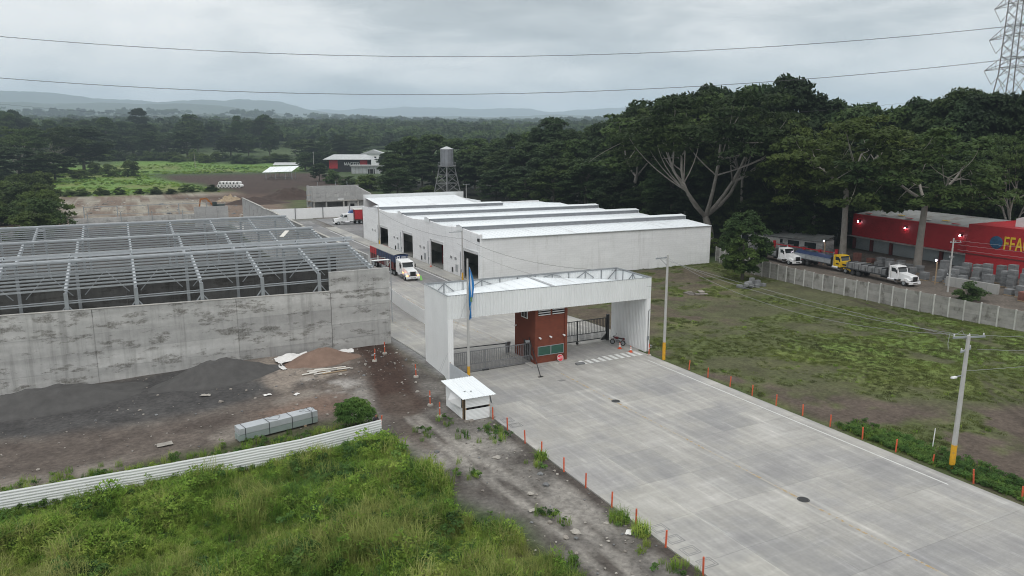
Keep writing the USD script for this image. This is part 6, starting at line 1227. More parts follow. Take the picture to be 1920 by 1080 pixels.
sgn.part("annex", G().prism([(-4, 8.8), (4, 8.8), (4, 10.2), (0, 11.6), (-4, 10.2)], (3, 6.5, 0), (0, 1, 0), (0, 0, 1), (1, 0, 0), 10), "white_cladding")
tm = meshkit.text_mesh("FFAC", 2.15, .06, bold=True); v = np.array(tm.vertices); sgn.part("lettering", G().add(np.stack([-.02 - v[:, 2], 10.4 - v[:, 0] * .60, v[:, 1] + 5.0], 1), tm.faces), "sign_yellow")
ico = trimesh.creation.icosphere(2, 1.0); sgn.part("globe_emblem", G().add(ico.vertices * [.15, 1.15, 1.15] + [-.1, 11.6, 6.0], ico.faces), "globe_blue", smooth=True)
tnk = T("roof_tank", "black water tank on the roof of the sign building", "tank", (140.5, 69.0, 8.0)); tnk.part("tank", G().lathe([(0, 0), (.8, 0), (.8, 1.1), (.5, 1.4), (0, 1.45)], 16), "black_paint", smooth=40)

def block_stack(x, y, nx, nz, m, label, rz=0.0, group=None):
    t = T("block_stack", label, "block stack", (x, y, Z(x, y)), rz, group); w_ = 1.15
    t.part("pallet", G().box((-.6, -.6 * nx, 0), (.6, .6 * nx, .06)).box((-.6, -.6 * nx, .06), (-.5, .6 * nx, .14)).box((.5, -.6 * nx, .06), (.6, .6 * nx, .14)), "wood")
    for k in range(nz):
        o = rng.normal(0, .02, 2); t.part("block_course", G().bbox((-w_ / 2 + o[0], -w_ / 2 * nx + o[1], .15 + k * .42), (w_ / 2 + o[0], w_ / 2 * nx + o[1], .15 + k * .42 + .40), .025), m)
STK = "stacks of grey blocks in the merchant's yard"
spots = []
def row(x, y0, y1, step, nz, m="block_grey", lab="", nx=1):
    for i, y in enumerate(np.arange(y0, y1, step)): spots.append((x + rng.normal(0, .25), y + rng.normal(0, .2), nx, max(1, nz + int(rng.integers(-1, 2))), m, lab))
row(127.5, 66.5, 81.0, 1.9, 6, lab="tall stack of grey blocks in the rows before the red store's right half"); row(124.5, 70.5, 80, 2.0, 4, lab="grey block stack in the row in front of the tallest block stacks")
row(122.0, 73.5, 80, 2.1, 3, lab="low grey block stack nearest the tall trunk in the yard"); row(130.5, 68, 79, 2.0, 7, lab="tallest grey block stack, hard by the red sign building")
row(127.5, 84.5, 94, 2.0, 4, lab="grey block stack between the two tall trunks in the yard"); row(124.5, 84.0, 92, 2.2, 3, lab="grey block stack behind the nearest white truck"); row(130, 94.5, 100, 2.3, 3, "block_red", lab="reddish brick stack behind the left tall trunk")
row(121.5, 56, 67, 1.9, 3, lab="grey block stack below the red sign wall"); row(124.5, 54, 66, 2.1, 4, lab="grey block stack in the row against the red sign wall"); row(119.5, 60.5, 63.5, 1.5, 2, "block_red", lab="low reddish block stack before the sign wall")
row(127.0, 104, 118, 2.1, 4, lab="grey block stack behind the red steel rack"); row(124.2, 99.0, 104, 2.2, 2, "brick_dark", lab="dark low stack beside the red steel rack")
for (x, y, nx, nz, m, lab) in spots: block_stack(x, y, nx, nz, m, lab, rng.normal(0, .06), lab.split(",")[0] if False else ("group of " + lab.replace("grey block stack", "grey block stacks")))
rk = T("red_rack", "red steel rack of posts and rails in the merchant's yard", "rack", (121.5, 105, -1.0), .03)
for k, y in enumerate(np.linspace(-7.0, 8.2, 5)): rk.part("post", G().box((-.2, y - .22, 0), (.2, y + .22, 3.2 if k in (0, 4) else 2.7)), "red_paint")
for z in (1.1, 2.4): rk.part("rail", G().box((-.08, -7, z), (.08, 8.2, z + .18)), "red_paint")
for k in range(9): rk.part("stored_panel", G().box((.5 + .1 * k % .4, -6.3 + k * 1.55, .0), (1.6, -5.0 + k * 1.55, 1.2 + .6 * (k % 3))), "block_grey")
cs = T("sheet_wall", "pale grey corrugated wall behind the first flatbed truck", "wall", (122.5, 116, -1.0)); 
for k in range(7): cs.part("panel", G().corr((122.4 + .02 * k, 112.8 + k * 1.3, -1.1), (0, 1, 0), (0, 0, 1), (-1, 0, 0), 1.28, 3.6, .25, .04), "cement_sheet", world=True)
for (x, y, L, lab) in [(138, 128, 24, "long low grey shed at the forest's edge, the farther of two"), (131, 121, 22, "long low grey shed at the forest's edge, the nearer of two")]:
    t = T("grey_shed", lab, "shed", (x, y, -1), .12); t.part("wall", G().box((-.2, -L / 2, 0), (4, L / 2, 2.6)), "block_wall"); 
    for k in range(6): t.part("roof_sheet", G().add([(-.8, -L/2 + k*L/6 + .02, 2.6), (-.8, -L/2 + (k+1)*L/6 - .02, 2.6), (4.4, -L/2 + (k+1)*L/6 - .02, 3.5), (4.4, -L/2 + k*L/6 + .02, 3.5)], [(0, 1, 2, 3)]), "roof_old")
    for k in range(5): t.part("opening", G().box((-.26, -L/2 + 1.5 + k * 4.2, .3), (-.21, -L/2 + 4.3 + k * 4.2, 2.1)), "glass_dark")
for (x, y, h, lab) in [(120.2, 99.6, 4.6, "lamp post with a lit lamp beside the red steel rack"), (119.6, 76.4, 4.2, "pale lamp post with a lit lamp before the block stacks")]:
    t = T("lamp_post", lab, "lamp post", (x, y, -1.0)); t.part("post", G().tube([(0, 0, 0), (0, 0, h)], .07, 8), "wood"); t.part("post", G().tube([(.35, .1, 0), (.3, .1, h - .3)], .05, 6), "wood"); t.part("lamp_head", G().box((-.3, -.16, h), (.1, .16, h + .22)), "gate_dark"); t.part("lamp_glass", G().box((-.36, -.15, h - .02), (-.31, .15, h + .2)), "lamp_lit")
kb = T("yard_kerb", "pale concrete kerb strip beyond the right end of the panel fence", "kerb", (108, 55, -1.0), .04); kb.part("kerb", G().bbox((0, -14, -.1), (.9, 16, .28), .03), "slab_pale")
op = T("rust_heap", "flat rusty orange sheet heap at the right edge of the merchant's yard", "scrap heap", (116, 47.5, -1.0)); 
for k in range(5): op.part("sheet", G().cbox((rng.normal(0, .5), rng.normal(0, .8), .12 + .1 * k), (3.0, 5.0, .05)).mv((0, 0, 0), rng.normal(0, .2)), "rust")
bdw = T("stone_wall", "low pale stone wall under the block stacks before the sign building", "wall", (120.3, 70.5, -1)); 
for k in range(5): bdw.part("wall_section", G().box((0, -3.9 + k * 1.7, 0), (.5, -2.24 + k * 1.7, 1.7)), "cement_sheet")

# ------------------------------------------------------------------ trees
def leaves(r, clumps, n_per, size, flat=.55):
    """leaf-sized faces through the clumps' volume: clumps are (centre, radii)"""
    V, F = [], []; k = 0
    for c, rad in clumps:
        n = max(8, int(n_per * r.uniform(.75, 1.25))); d = r.normal(size=(n, 3)); d /= np.linalg.norm(d, axis=1, keepdims=True); d[:, 2] = np.where(d[:, 2] < -.25, -d[:, 2] * .6, d[:, 2])
        rr_ = r.uniform(.45, 1.05, n) ** .6; p = np.array(c) + d * rr_[:, None] * np.array(rad)
        nm = d * .5 + np.array([0, 0, flat]) + r.normal(0, .42, (n, 3)); nm /= np.linalg.norm(nm, axis=1, keepdims=True)
        a = np.cross(nm, r.normal(size=(n, 3))); a /= np.linalg.norm(a, axis=1, keepdims=True); b = np.cross(nm, a); s = size * r.uniform(.6, 1.5, n)[:, None]
        q = np.stack([p - a * s, p + b * s * .55 - nm * s * .12, p + a * s, p - b * s * .55 - nm * s * .12], 1).reshape(-1, 3)
        V.append(q); i = np.arange(n)[:, None] * 4 + k; F.append(np.hstack([i, i + 1, i + 2])); F.append(np.hstack([i, i + 2, i + 3])); k += 4 * n
    return np.vstack(V), np.vstack(F)
def limb(r, p, q, r0, r1, bend=.12, n=6):
    p, q = np.array(p, float), np.array(q, float); t = np.linspace(0, 1, n)[:, None]; L = np.linalg.norm(q - p); off = r.normal(0, bend * L, 3); off[:2] += (q - p)[:2] * .28; off[2] = -abs(off[2]) * .6
    return p * (1 - t) + q * t + off * (t * (1 - t)) * 1.6, np.linspace(r0, r1, n)
def build_tree(name, kind, seed, leaf, bark, H=30.0, Rr=12.0):
    r = np.random.default_rng(seed); g = G(); cl = []; root = proto(name)
    if kind in ("U", "S", "V", "T"):
        th = {"U": .15, "V": .42, "S": .50, "T": .48}[kind] * H; tr_ = {"U": .85, "V": .42, "S": .55, "T": .6}[kind]
        lean = r.normal(0, .03 * H, 2); fork = np.array([lean[0], lean[1], th])
        g.tube(*[np.array([[0, 0, -1.5], [lean[0] * .3, lean[1] * .3, th * .45], fork]), [tr_ * 1.25, tr_ * .95, tr_ * .8]], 9)
        nl = {"U": 5, "V": 3, "S": 5, "T": 4}[kind]; ph = r.uniform(0, 6.28); nc = {"U": 7, "V": 6, "S": 8, "T": 7}[kind]
        for i in range(nl):
            a = ph + i * 2 * math.pi / nl + r.normal(0, .25); ro = Rr * r.uniform(.35, .6) * (1.1 if kind == "U" else 1); e = np.array([fork[0] + ro * math.cos(a), fork[1] + ro * math.sin(a), th + (H * .86 - th) * r.uniform(.42, .7)])
            mpts, rad = limb(r, fork, e, tr_ * .55, tr_ * .26); g.tube(mpts, rad, 7)
            for j in range(nc):
                b = a + r.normal(0, .5); ro2 = Rr * math.sqrt(r.uniform(.08, 1.0)); zz = H * (1 - .34 * (ro2 / Rr) ** 2.2) * r.uniform(.70, .98) if kind not in "ST" else H * r.uniform(.40, .97) * (1 - .12 * (ro2 / Rr) ** 2)
                e2 = np.array([ro2 * math.cos(b), ro2 * math.sin(b), zz]); pts, rad = limb(r, mpts[5] if j % 2 else mpts[3 + j % 3 // 2], e2, tr_ * (.2 if kind in "UV" else .13), .03, .05); g.tube(pts, rad, 5, False)
                cl.append((e2, (Rr * r.uniform(.17, .26), Rr * r.uniform(.17, .26), H * r.uniform(.035, .06))))
                for q in range(3):
                    o = r.normal(0, 1, 3) * [Rr * .15, Rr * .15, H * .035]; cl.append((e2 + o, (Rr * r.uniform(.10, .18), Rr * r.uniform(.10, .18), H * r.uniform(.025, .045))))
        if kind == "U":
            for j in range(60):
                b, ro2 = r.uniform(0, 6.28), Rr * math.sqrt(r.uniform(.15, 1)); cl.append(((ro2 * math.cos(b), ro2 * math.sin(b), H * (1 - .36 * (ro2 / Rr) ** 2) * r.uniform(.62, .97)), (Rr * .15, Rr * .15, H * .035)))
        lv_ = leaves(r, cl, 100 if kind == "U" else 85, .44)
    elif kind == "D":   # dense jungle tree, clumps down to its skirts
        g.tube(np.array([[0, 0, -1.5], [.2, .1, H * .35], [.1, .3, H * .7]]), [.55, .42, .2], 8)
        for j in range(95):
            u = r.uniform(0, 1) ** .8; zz = H * (.16 + .82 * u); prof = math.sin(min(1, (1 - u) * 1.25 + .12) * math.pi / 2) ** .7 * (.75 + .25 * u if u < .5 else 1); b = r.uniform(0, 6.28)
            ro = Rr * prof * r.uniform(.55, 1.0); c = np.array([ro * math.cos(b), ro * math.sin(b), zz]); cl.append((c, (Rr * r.uniform(.18, .32), Rr * r.uniform(.18, .32), H * r.uniform(.04, .075))))
            if j % 6 == 0: pts, rad = limb(r, (0, 0, zz * .7), c, .16, .05); g.tube(pts, rad, 5, False)
        lv_ = leaves(r, cl, 105, .50)
    elif kind == "B":   # bush
        for j in range(5): b = r.uniform(0, 6.28); g.tube([(0, 0, -.4), (Rr * .4 * math.cos(b), Rr * .4 * math.sin(b), H * .6)], [.12, .04], 5)
        for j in range(44):
            u = r.uniform(0, 1); b = r.uniform(0, 6.28); ro = Rr * math.sqrt(max(0, 1 - u ** 2)) * r.uniform(.3, 1); cl.append(((ro * math.cos(b), ro * math.sin(b), H * u * .92), (Rr * r.uniform(.2, .35), Rr * r.uniform(.2, .35), H * r.uniform(.10, .18))))
        lv_ = leaves(r, cl, 120, .30)
    elif kind == "M":   # round lone tree, broad leaves, short trunk
        g.tube(np.array([[0, 0, -.6], [.05, 0, H * .18], [0, .1, H * .6]]), [.32, .26, .1], 8)
        for j in range(95):
            u = r.uniform(0, 1); zz = H * (.15 + .82 * u); prof = math.sin(math.pi * (.12 + .80 * u) ** .85) ** .75; b = r.uniform(0, 6.28); ro = Rr * prof * r.uniform(.6, 1.0)
            cl.append(((ro * math.cos(b), ro * math.sin(b), zz), (Rr * r.uniform(.2, .3), Rr * r.uniform(.2, .3), H * r.uniform(.05, .085))))
        lv_ = leaves(r, cl, 150, .22)
    elif kind == "P":   # coconut palm
        g.tube(np.array([[0, 0, -.5], [.5, 0, H * .5], [.3, .2, H * .92]]), [.28, .2, .16], 8); V, F = [], []
        for j in range(18):
            b = j * 2.4; L = Rr * r.uniform(.8, 1.1); el = r.uniform(-.2, .9); prev = None
            for q in range(9):
                t = q / 8; x_ = L * t * math.cos(el * (1 - t)); z_ = L * (math.sin(el) * t - .75 * t * t) ; w_ = .55 * (1 - t) + .1
                for sd in (-1, 1): V.append((.3 + x_ * math.cos(b) - sd * w_ * math.sin(b), .2 + x_ * math.sin(b) + sd * w_ * math.cos(b), H * .92 + z_ - .25 * (sd != 0)))
                if q: k = len(V) - 4; F += [(k, k + 1, k + 3), (k, k + 3, k + 2)]
        lv_ = (np.array(V), np.array(F))
    put_mesh(root + "/trunk", g, bark, smooth=50); put_mesh(root + "/crown", lv_, leaf)
    CLS[name] = (root, H, Rr); return root
build_tree("spreading_tree_kind_a", "U", 11, "leaf_mid", "bark_pale", 34, 20); build_tree("spreading_tree_kind_b", "U", 12, "leaf_dark", "bark_pale", 30, 14)
build_tree("slender_tree_kind_a", "V", 21, "leaf_dark", "bark_pale", 32, 11); build_tree("slender_tree_kind_b", "V", 22, "leaf_mid", "bark_pale", 32, 11)
build_tree("airy_tree_kind_a", "S", 31, "leaf_light", "bark_pale", 30, 13); build_tree("airy_tree_kind_b", "T", 32, "leaf_mid", "bark_pale", 28, 12)
build_tree("dense_tree_kind_a", "D", 41, "leaf_dark", "bark_dark", 26, 9.5); build_tree("dense_tree_kind_b", "D", 42, "leaf_mid", "bark_dark", 26, 9.5); build_tree("dense_tree_kind_c", "D", 43, "leaf_dark", "bark_dark", 26, 8.5)
build_tree("bush_kind_a", "B", 51, "leaf_mid", "bark_dark", 8, 5.5); build_tree("bush_kind_b", "B", 52, "leaf_light", "bark_dark", 6, 5); build_tree("lone_tree_kind", "M", 61, "leaf_mango", "bark_dark", 11, 4.2); build_tree("palm_kind", "P", 71, "leaf_mid", "bark_pale", 14, 4.5)
KIND = {"U": ["spreading_tree_kind_a"], "V": ["slender_tree_kind_a", "slender_tree_kind_b"], "S": ["airy_tree_kind_a"], "T": ["airy_tree_kind_b"], "D": ["dense_tree_kind_a"], "E": ["dense_tree_kind_b"], "F": ["dense_tree_kind_c"], "B": ["bush_kind_a"], "C": ["bush_kind_b"], "M": ["lone_tree_kind"], "P": ["palm_kind"]}
tr_ = np.random.default_rng(99)
def plant(name, label, cat, x, y, H, R, kind, rz=None, group=None, z=None):
    opt = KIND[kind]; root, h0, r0 = CLS[opt[int(tr_.integers(len(opt)))]]
    s = R / r0; return copy_of(root, name, label, cat, (x, y, Z(x, y) if z is None else z), tr_.uniform(0, 6.28) if rz is None else rz, (s, s, H / h0), group)
plant("spreading_tree", "huge spreading tree with pale forked trunk and wide flat crown right of the warehouse", "tree", 126.8, 138.6, 37.0, 22.5, "U", .6)
plant("slender_tree", "tall slender tree with pale double trunk behind the warehouse roof's right half", "tree", 129.0, 175.2, 32.6, 15.5, "V", 1.0)
plant("slender_tree", "tall slender pale-trunked tree just left of the huge spreading tree", "tree", 129.9, 163.5, 33.4, 12.1, "V", 2.2)
plant("airy_tree", "tall pale-trunked tree with light airy crown before the red store's left end", "tree", 127.6, 101.2, 29.8, 14.3, "S", .2)
plant("airy_tree", "tall pale-trunked tree forking above the middle of the red store", "tree", 131.2, 87.6, 26.6, 13.0, "T", 3.3)
plant("airy_tree", "tall thin pale-trunked tree just left of the red store", "tree", 136.8, 116.9, 29.3, 9.5, "S", 2.0)
for (x, y, H, R, k, lab) in [(136.7, 122.8, 30.1, 10.1, "V", "slender grey-trunked tree behind the two long grey sheds"), (138.8, 140.9, 34.0, 9.8, "V", "slender tree standing right of the huge spreading tree in deep shade"), (161, 88.1, 26.5, 9.9, "U", "flat-crowned tree behind the red store's right half"), (165, 82.8, 27.8, 8.8, "V", "flat-crowned tree above the red sign building")]: plant("forest_tree", lab, "tree", x, y, H, R, k)
DM = [(131.0,382.7,22.4,8.8,'D'),(136.8,374.1,25.1,9.3,'E'),(144.1,364.7,26.1,9.8,'F'),(151.2,355.3,24.0,9.6,'D'),(154.6,336.7,24.0,9.8,'E'),(159.3,322.9,24.0,9.5,'F'),(161.3,305.0,25.9,9.6,'D'),(160.4,288.5,26.7,9.7,'E'),(151.4,259.4,31.8,9.7,'F'),(152.1,247.8,27.2,8.5,'D'),(163.5,253.1,26.5,8.8,'E'),(158.6,233.1,29.2,9.3,'F'),(169.6,238.7,31.3,10.7,'D'),(117.1,350.5,16.9,7.0,'E'),(124.3,329.9,14.8,7.7,'F'),(140.9,298.7,18.8,9.7,'D'),(141.1,276.1,19.7,10.3,'E'),(140.1,254.0,22.4,9.6,'F'),(136.2,227.8,22.9,9.4,'D'),(140.9,219.8,23.5,9.2,'E'),(143.3,207.3,24.0,8.3,'F'),(135.7,307.0,15.2,8.4,'D'),(128.9,197.8,17.8,7.8,'F'),(122.7,206.7,17.7,7.9,'E'),(125.0,230.3,14.4,7.7,'D'),(128.3,260.1,12.8,7.7,'F'),(130.5,185.7,16.5,7.4,'D')]
for (x, y, H, R, k) in DM: plant("forest_tree", {"D": "dense dark green tree in the forest edge behind the water tower and warehouse", "E": "dense mid green tree in the forest edge behind the water tower and warehouse", "F": "narrow dark tree in the forest edge behind the water tower and warehouse"}[k], "tree", x, y, H, R * 1.12, k, group="forest trees behind the warehouse")
BR = [(147.7,193.7,34.1,10.6,'D'),(152.5,185.6,35.8,12.1,'E'),(155.6,178.3,36.8,11.8,'F'),(156.9,172.0,38.4,9.9,'D'),(161.1,166.4,35.6,9.8,'E'),(160.5,158.9,38.0,7.9,'F'),(161.1,147.3,39.4,9.4,'D'),(160.8,153.1,35.0,7.7,'E'),(167.8,143.8,34.0,7.5,'F'),(168.7,137.7,31.8,8.8,'D'),(171.8,130.5,30.6,8.6,'E'),(173.3,124.0,29.7,8.4,'F'),(174.2,118.0,32.8,8.2,'D'),(174.8,112.0,34.6,9.3,'E'),(179.0,107.6,33.4,8.5,'F'),(182.5,102.4,32.8,9.0,'D'),(188.4,99.3,32.6,9.0,'E'),(138.4,176.0,25.1,9.7,'F'),(141.9,168.5,24.0,9.5,'D'),(150.1,153.0,22.9,9.0,'E'),(152.7,146.1,22.2,8.8,'F'),(146.5,162.8,24.3,10.9,'E'),(151.9,137.4,23.2,8.5,'D'),(153.2,128.9,24.0,8.2,'E'),(158.8,123.9,24.0,9.3,'F'),(164.0,117.1,23.6,9.0,'D'),(168.8,110.0,24.0,8.8,'E'),(171.1,103.5,24.8,8.7,'F'),(172.3,97.9,24.8,8.5,'D'),(175.2,93.0,25.3,8.3,'E'),(181.4,89.6,26.5,8.5,'F'),(140.5,191.8,24.0,8.6,'E'),(137.2,178.9,15.1,6.5,'B'),(133.1,161.8,14.3,6.8,'C'),(138.2,154.6,13.9,6.6,'B'),(142.0,146.6,13.6,6.4,'C'),(145.8,140.5,13.3,6.2,'B'),(148.4,134.6,14.1,6.0,'C'),(151.3,128.8,14.5,5.8,'B')]
for (x, y, H, R, k) in BR: plant("forest_tree", {"D": "tall dense dark tree deep in the forest right of the warehouse", "E": "tall dense mid green tree deep in the forest right of the warehouse", "F": "tall narrow dark tree deep in the forest right of the warehouse", "B": "understorey tree in deep shade at the forest's foot", "C": "light green understorey tree in deep shade at the forest's foot"}[k], "tree", x, y, H, R * 1.15, k, group="forest trees right of the warehouse")
plant("round_tree", "lone round dark green tree on the turf plot by the panel fence", "tree", 94.6, 95.0, 11.6, 4.4, "M", .4)
for (x, y, H, R, k, lab) in [(100.6, 296, 12.4, 7.8, 'D', "round dark tree left of the water tower behind the warehouse"), (110.2, 285, 5.6, 6.2, 'C', "bright green shrub thicket at the foot of the water tower"), (105.1, 351, 7.4, 7.9, 'C', "shrub on the field's right edge below the distant grey shed"), (107.9, 395, 5.2, 5.9, 'B', "shrub on the brown field's right edge, second towards the canopy"), (105.5, 420, 8.0, 5.6, 'B', "tall shrub between brown field and distant store"), (103.8, 445, 10.4, 5.5, 'D', "small tree between brown field and distant store"), (113, 117, 6.8, 3.6, 'B', "dark shrub in the gap behind the warehouse's right corner"), (109, 121, 5.0, 3.0, 'C', "shrub against the warehouse's right end wall")]: plant("shrub", lab, "shrub", x, y, H, R, k)
plant("shrub", "round glossy shrub behind the panel fence by the grey yard pole", "shrub", 112.5, 66.0, 2.9, 2.5, "B")
plant("palm_tree", "coconut palm standing before the distant treeline", "palm", 56.0, 675.0, 16, 4.6, "P")
# leafy bush by the sheet fence, hand-shaped leaves
def leafy_bush():
    r = np.random.default_rng(5); t = T("leafy_bush", "round dark green leafy bush behind the right end of the foreground sheet fence", "bush", (15.1, 56.6, Z(15.1, 56.6))); g = G(); V, F = [], []
    for j in range(9): b = j * .7; g.tube([(0, 0, -.1), (.25 * math.cos(b), .25 * math.sin(b), .8), (.85 * math.cos(b), .85 * math.sin(b), 1.5 + .6 * r.random())], [.05, .04, .02], 5)
    t.part("stem", g, "bark_dark")
    for j in range(390):
        d = r.normal(size=3); d /= np.linalg.norm(d); d[2] = abs(d[2]) if r.random() < .75 else d[2]; p = np.array([0, 0, 1.25]) + d * np.array([1.5, 1.5, 1.25]) * r.uniform(.62, 1.0) * (.72 + .7 * float(meshkit.fbm(d * 1.7 + 4, 3, 9))); az_ = r.uniform(0, 6.28); L = r.uniform(.3, .46)
        for q in range(6):
            a = az_ + q * 1.05 * .85; dr = np.array([math.cos(a), math.sin(a), -.35 + .25 * d[2]]); sd = np.array([-math.sin(a), math.cos(a), 0]); k = len(V); V += [p, p + dr * L * .5 + sd * L * .14 + [0, 0, .03], p + dr * L - [0, 0, .06], p + dr * L * .5 - sd * L * .14 + [0, 0, .03]]; F += [(k, k+1, k+2), (k, k+2, k+3)]
    t.part("foliage", G().add(V, F), "weed_dark", kind="stuff")
leafy_bush()
# left thicket, shrubs round the green field, far treelines
lt = np.random.default_rng(31)
# closes the wood between the trunks: crowns behind and between, understorey below
for (px_, D_, top_, hw_) in [(1180,250,210,62),(1240,232,190,62),(1300,214,186,62),(1385,210,176,62),(1450,206,172,62),(1520,200,196,62),(1575,190,206,62),(1640,188,210,62),(1700,184,206,66),(1750,176,196,70),(1800,172,186,70),(1855,170,190,70),(1910,168,194,70),(1965,168,196,70),(1250,196,300,60),(1300,215,300,60),(1390,212,300,60),(1440,182,300,60),(1500,180,296,60),(1560,176,296,60),(1620,176,300,60),(1680,174,300,60),(1740,172,300,60),(1800,170,300,60),(1870,168,300,60),(1930,166,300,60),(1160,215,330,45),(1200,205,345,45),(1250,188,352,45),(1385,215,340,45),(1410,174,360,45),(1460,172,360,45),(1510,168,362,42),(1525,168,362,42)]:
    la_ = (px_ - 960) / 1400 * (D_ * 1.02 + 2); p_ = FW * D_ + RT * la_; zt_ = 23 + (262 - top_) / 1400 * D_ * 1.02
    plant("forest_tree", "dense tree filling the forest between the tall pale trunks", "tree", p_[0], p_[1], zt_ + 1.0, hw_ / 1400 * D_ * 1.1, "DEF"[int(lt.integers(3))], group="forest trees between the pale trunks")
for (x, y, H, R, k, lab) in [(-56.7, 559, 33, 20, "U", "broad flat-crowned tree at the far left edge beyond the thicket"), (-43, 608, 35, 24, "U", "widest dark tree in the left treeline"), (-23, 643, 32, 22, "D", "large dark rounded tree beside the widest tree of the left treeline"), (-49, 499, 19.5, 17, "D", "dark low tree left of the green field, at the frame edge"), (-33, 505, 16.5, 13, "E", "mid green low tree at the green field's left corner")]: plant("treeline_tree", lab, "tree", x, y, H, R, k)
for i in range(60):
    y = lt.uniform(205, 420); x = -20 - .07 * (y - 246) - 45 * lt.random() ** 1.5
    plant("thicket_bush", "green bush in the thicket beyond the steel frame at the left edge", "bush", x, y, lt.uniform(4.5, 9.5), lt.uniform(5, 8), "BC"[int(lt.integers(2))], group="bushes in the left thicket")
for i in range(20):
    x, y = lt.uniform(-30, 44), 378 + lt.normal(0, 3); plant("berm_shrub", "low dark shrub on the dark berm behind the stony pad", "shrub", x, y, lt.uniform(2.0, 3.8), lt.uniform(2.5, 4.5), "B", group="shrubs along the dark berm")
for i in range(46):
    fw, la = lt.uniform(672, 705), lt.uniform(-460, -175); p = FW * fw + RT * la
    plant("field_edge_shrub", "dark shrub along the far edge of the bright green field", "shrub", p[0], p[1], lt.uniform(5, 9), lt.uniform(6, 10), "BC"[int(lt.integers(2))], group="shrubs along the far field edge")
for i in range(18):
    p = FW * lt.uniform(300, 520) + RT * (-lt.uniform(.59, .72) * 420); plant("thicket_bush", "green bush left of the bright green field", "bush", p[0], p[1], lt.uniform(5, 11), lt.uniform(6, 9), "BCE"[int(lt.integers(3))], group="bushes left of the green field")
for i in range(112):
    fw = 712 + 300 * (i / 120) ** 1.3 * 1.0 + lt.normal(0, 14); la = lt.uniform(-.76, -.12 if i > 40 else -.2) * fw; p = FW * fw + RT * la
    ri_ = la / fw > -.31
    if ri_ and fw > 790: continue
    plant("treeline_tree", "tree in the distant treeline right of the green field's middle" if ri_ else "large dark tree in the distant treeline beyond the green field", "tree", p[0], p[1], lt.uniform(14, 23) if ri_ else (lt.uniform(14, 26) + (11 if lt.random() < .22 else 0)) + 5 * (fw > 760), lt.uniform(7, 17), "DEFDEU"[int(lt.integers(6))], group="trees in the distant treeline")
for i in range(22):
    fw = lt.uniform(590, 640); la = -.262 * fw + lt.uniform(-12, 14) if i < 14 else -.165 * fw + lt.uniform(-8, 14); p = FW * fw + RT * la; plant("treeline_tree", "tree between brown field and distant store", "tree", p[0], p[1] - 20, lt.uniform(9, 15), lt.uniform(6, 9), "DEF"[int(lt.integers(3))], group="trees round the distant store")
# woods over the far plain: one mass
def low_tree(seed):
    r = np.random.default_rng(seed); cl = [((r.normal(0, .5), r.normal(0, .5), r.uniform(.35, .9)), (.42, .42, .22)) for _ in range(9)]; return G().add(*leaves(r, cl, 26, .17))
fr_ = np.random.default_rng(77); n = 9000; fw = 900 * (5200 / 900) ** fr_.random(n); la = fr_.uniform(-.8, .8, n) * fw; px_, py_ = FW[0] * fw + RT[0] * la, FW[1] * fw + RT[1] * la
keep = (fb(px_, py_, 320, 4, 55) > .45) | (fw < 1500) * (fr_.random(n) < .5); keep &= ~((la > .16 * fw) & (fw < 0)); px_, py_, fw = px_[keep], py_[keep], fw[keep]
# height of hills under the far trees
def hill_z(x, y):
    from scipy.interpolate import RegularGridInterpolator as RGI
    a, r_ = np.arctan2(x, y), np.hypot(x, y); f = RGI((rr, az), HZ, bounds_error=False, fill_value=None); inside = (r_ > rr[0]) & (r_ < rr[-1]) & (a > az[0]) & (a < az[-1]); z = tz(x, y).copy(); z[inside] = np.maximum(z[inside], f(np.stack([r_[inside], a[inside]], 1))); return z
sz = fr_.uniform(9, 15, len(px_)) * (1 + fw / 4000)
instancer("far_woods", [(low_tree(1), "leaf_dark"), (low_tree(2), "leaf_mid")], P3(px_, py_, hill_z(px_, py_) - .5), fr_.integers(0, 2, len(px_)), np.stack([sz, sz, sz * fr_.uniform(.8, 1.3, len(px_))], 1), fr_.uniform(0, 6.3, len(px_)), label="dark woods spread over the far hazy plain and hills", cat="woods")

# ------------------------------------------------------------------ grass and weeds
def tuft(seed, n, h, spread, w, droop=.5):
    r = np.random.default_rng(seed); V, F = [], []
    for i in range(n):
        a, ro = r.uniform(0, 6.28), spread * math.sqrt(r.random()); b = r.uniform(0, 6.28); L = h * r.uniform(.55, 1.15); x, y = ro * math.cos(a), ro * math.sin(a); ln = droop * r.uniform(.3, 1.2); d = np.array([math.cos(b), math.sin(b), 0]); sd = np.array([-math.sin(b), math.cos(b), 0]) * w
        p0 = np.array([x, y, -.03]); p1 = p0 + d * ln * L * .25 + [0, 0, L * .6]; p2 = p0 + d * ln * L * .8 + [0, 0, L * (.95 - .35 * ln)]; k = len(V)
        V += [p0 - sd, p0 + sd, p1 - sd * .8, p1 + sd * .8, p2]; F += [(k, k+1, k+3), (k, k+3, k+2), (k+2, k+3, k+4)]
    return G().add(V, F)
def weed(seed, n, h, R, s):
    r = np.random.default_rng(seed); cl = [((r.normal(0, R * .4), r.normal(0, R * .4), h * r.uniform(.2, .9)), (R * .5, R * .5, h * .25)) for _ in range(7)]; return G().add(*leaves(r, cl, n, s))
gk = [(tuft(1, 38, .72, .34, .014), "grass_fresh"), (tuft(2, 34, .95, .36, .014, .95), "grass_fresh"), (tuft(3, 26, 1.15, .28, .011, .7), "grass_dry"), (weed(4, 20, .55, .42, .075), "weed_dark"), (tuft(5, 22, 1.0, .22, .022, .9), "weed_dark"), (weed(6, 22, .75, .5, .06), "grass_fresh")]
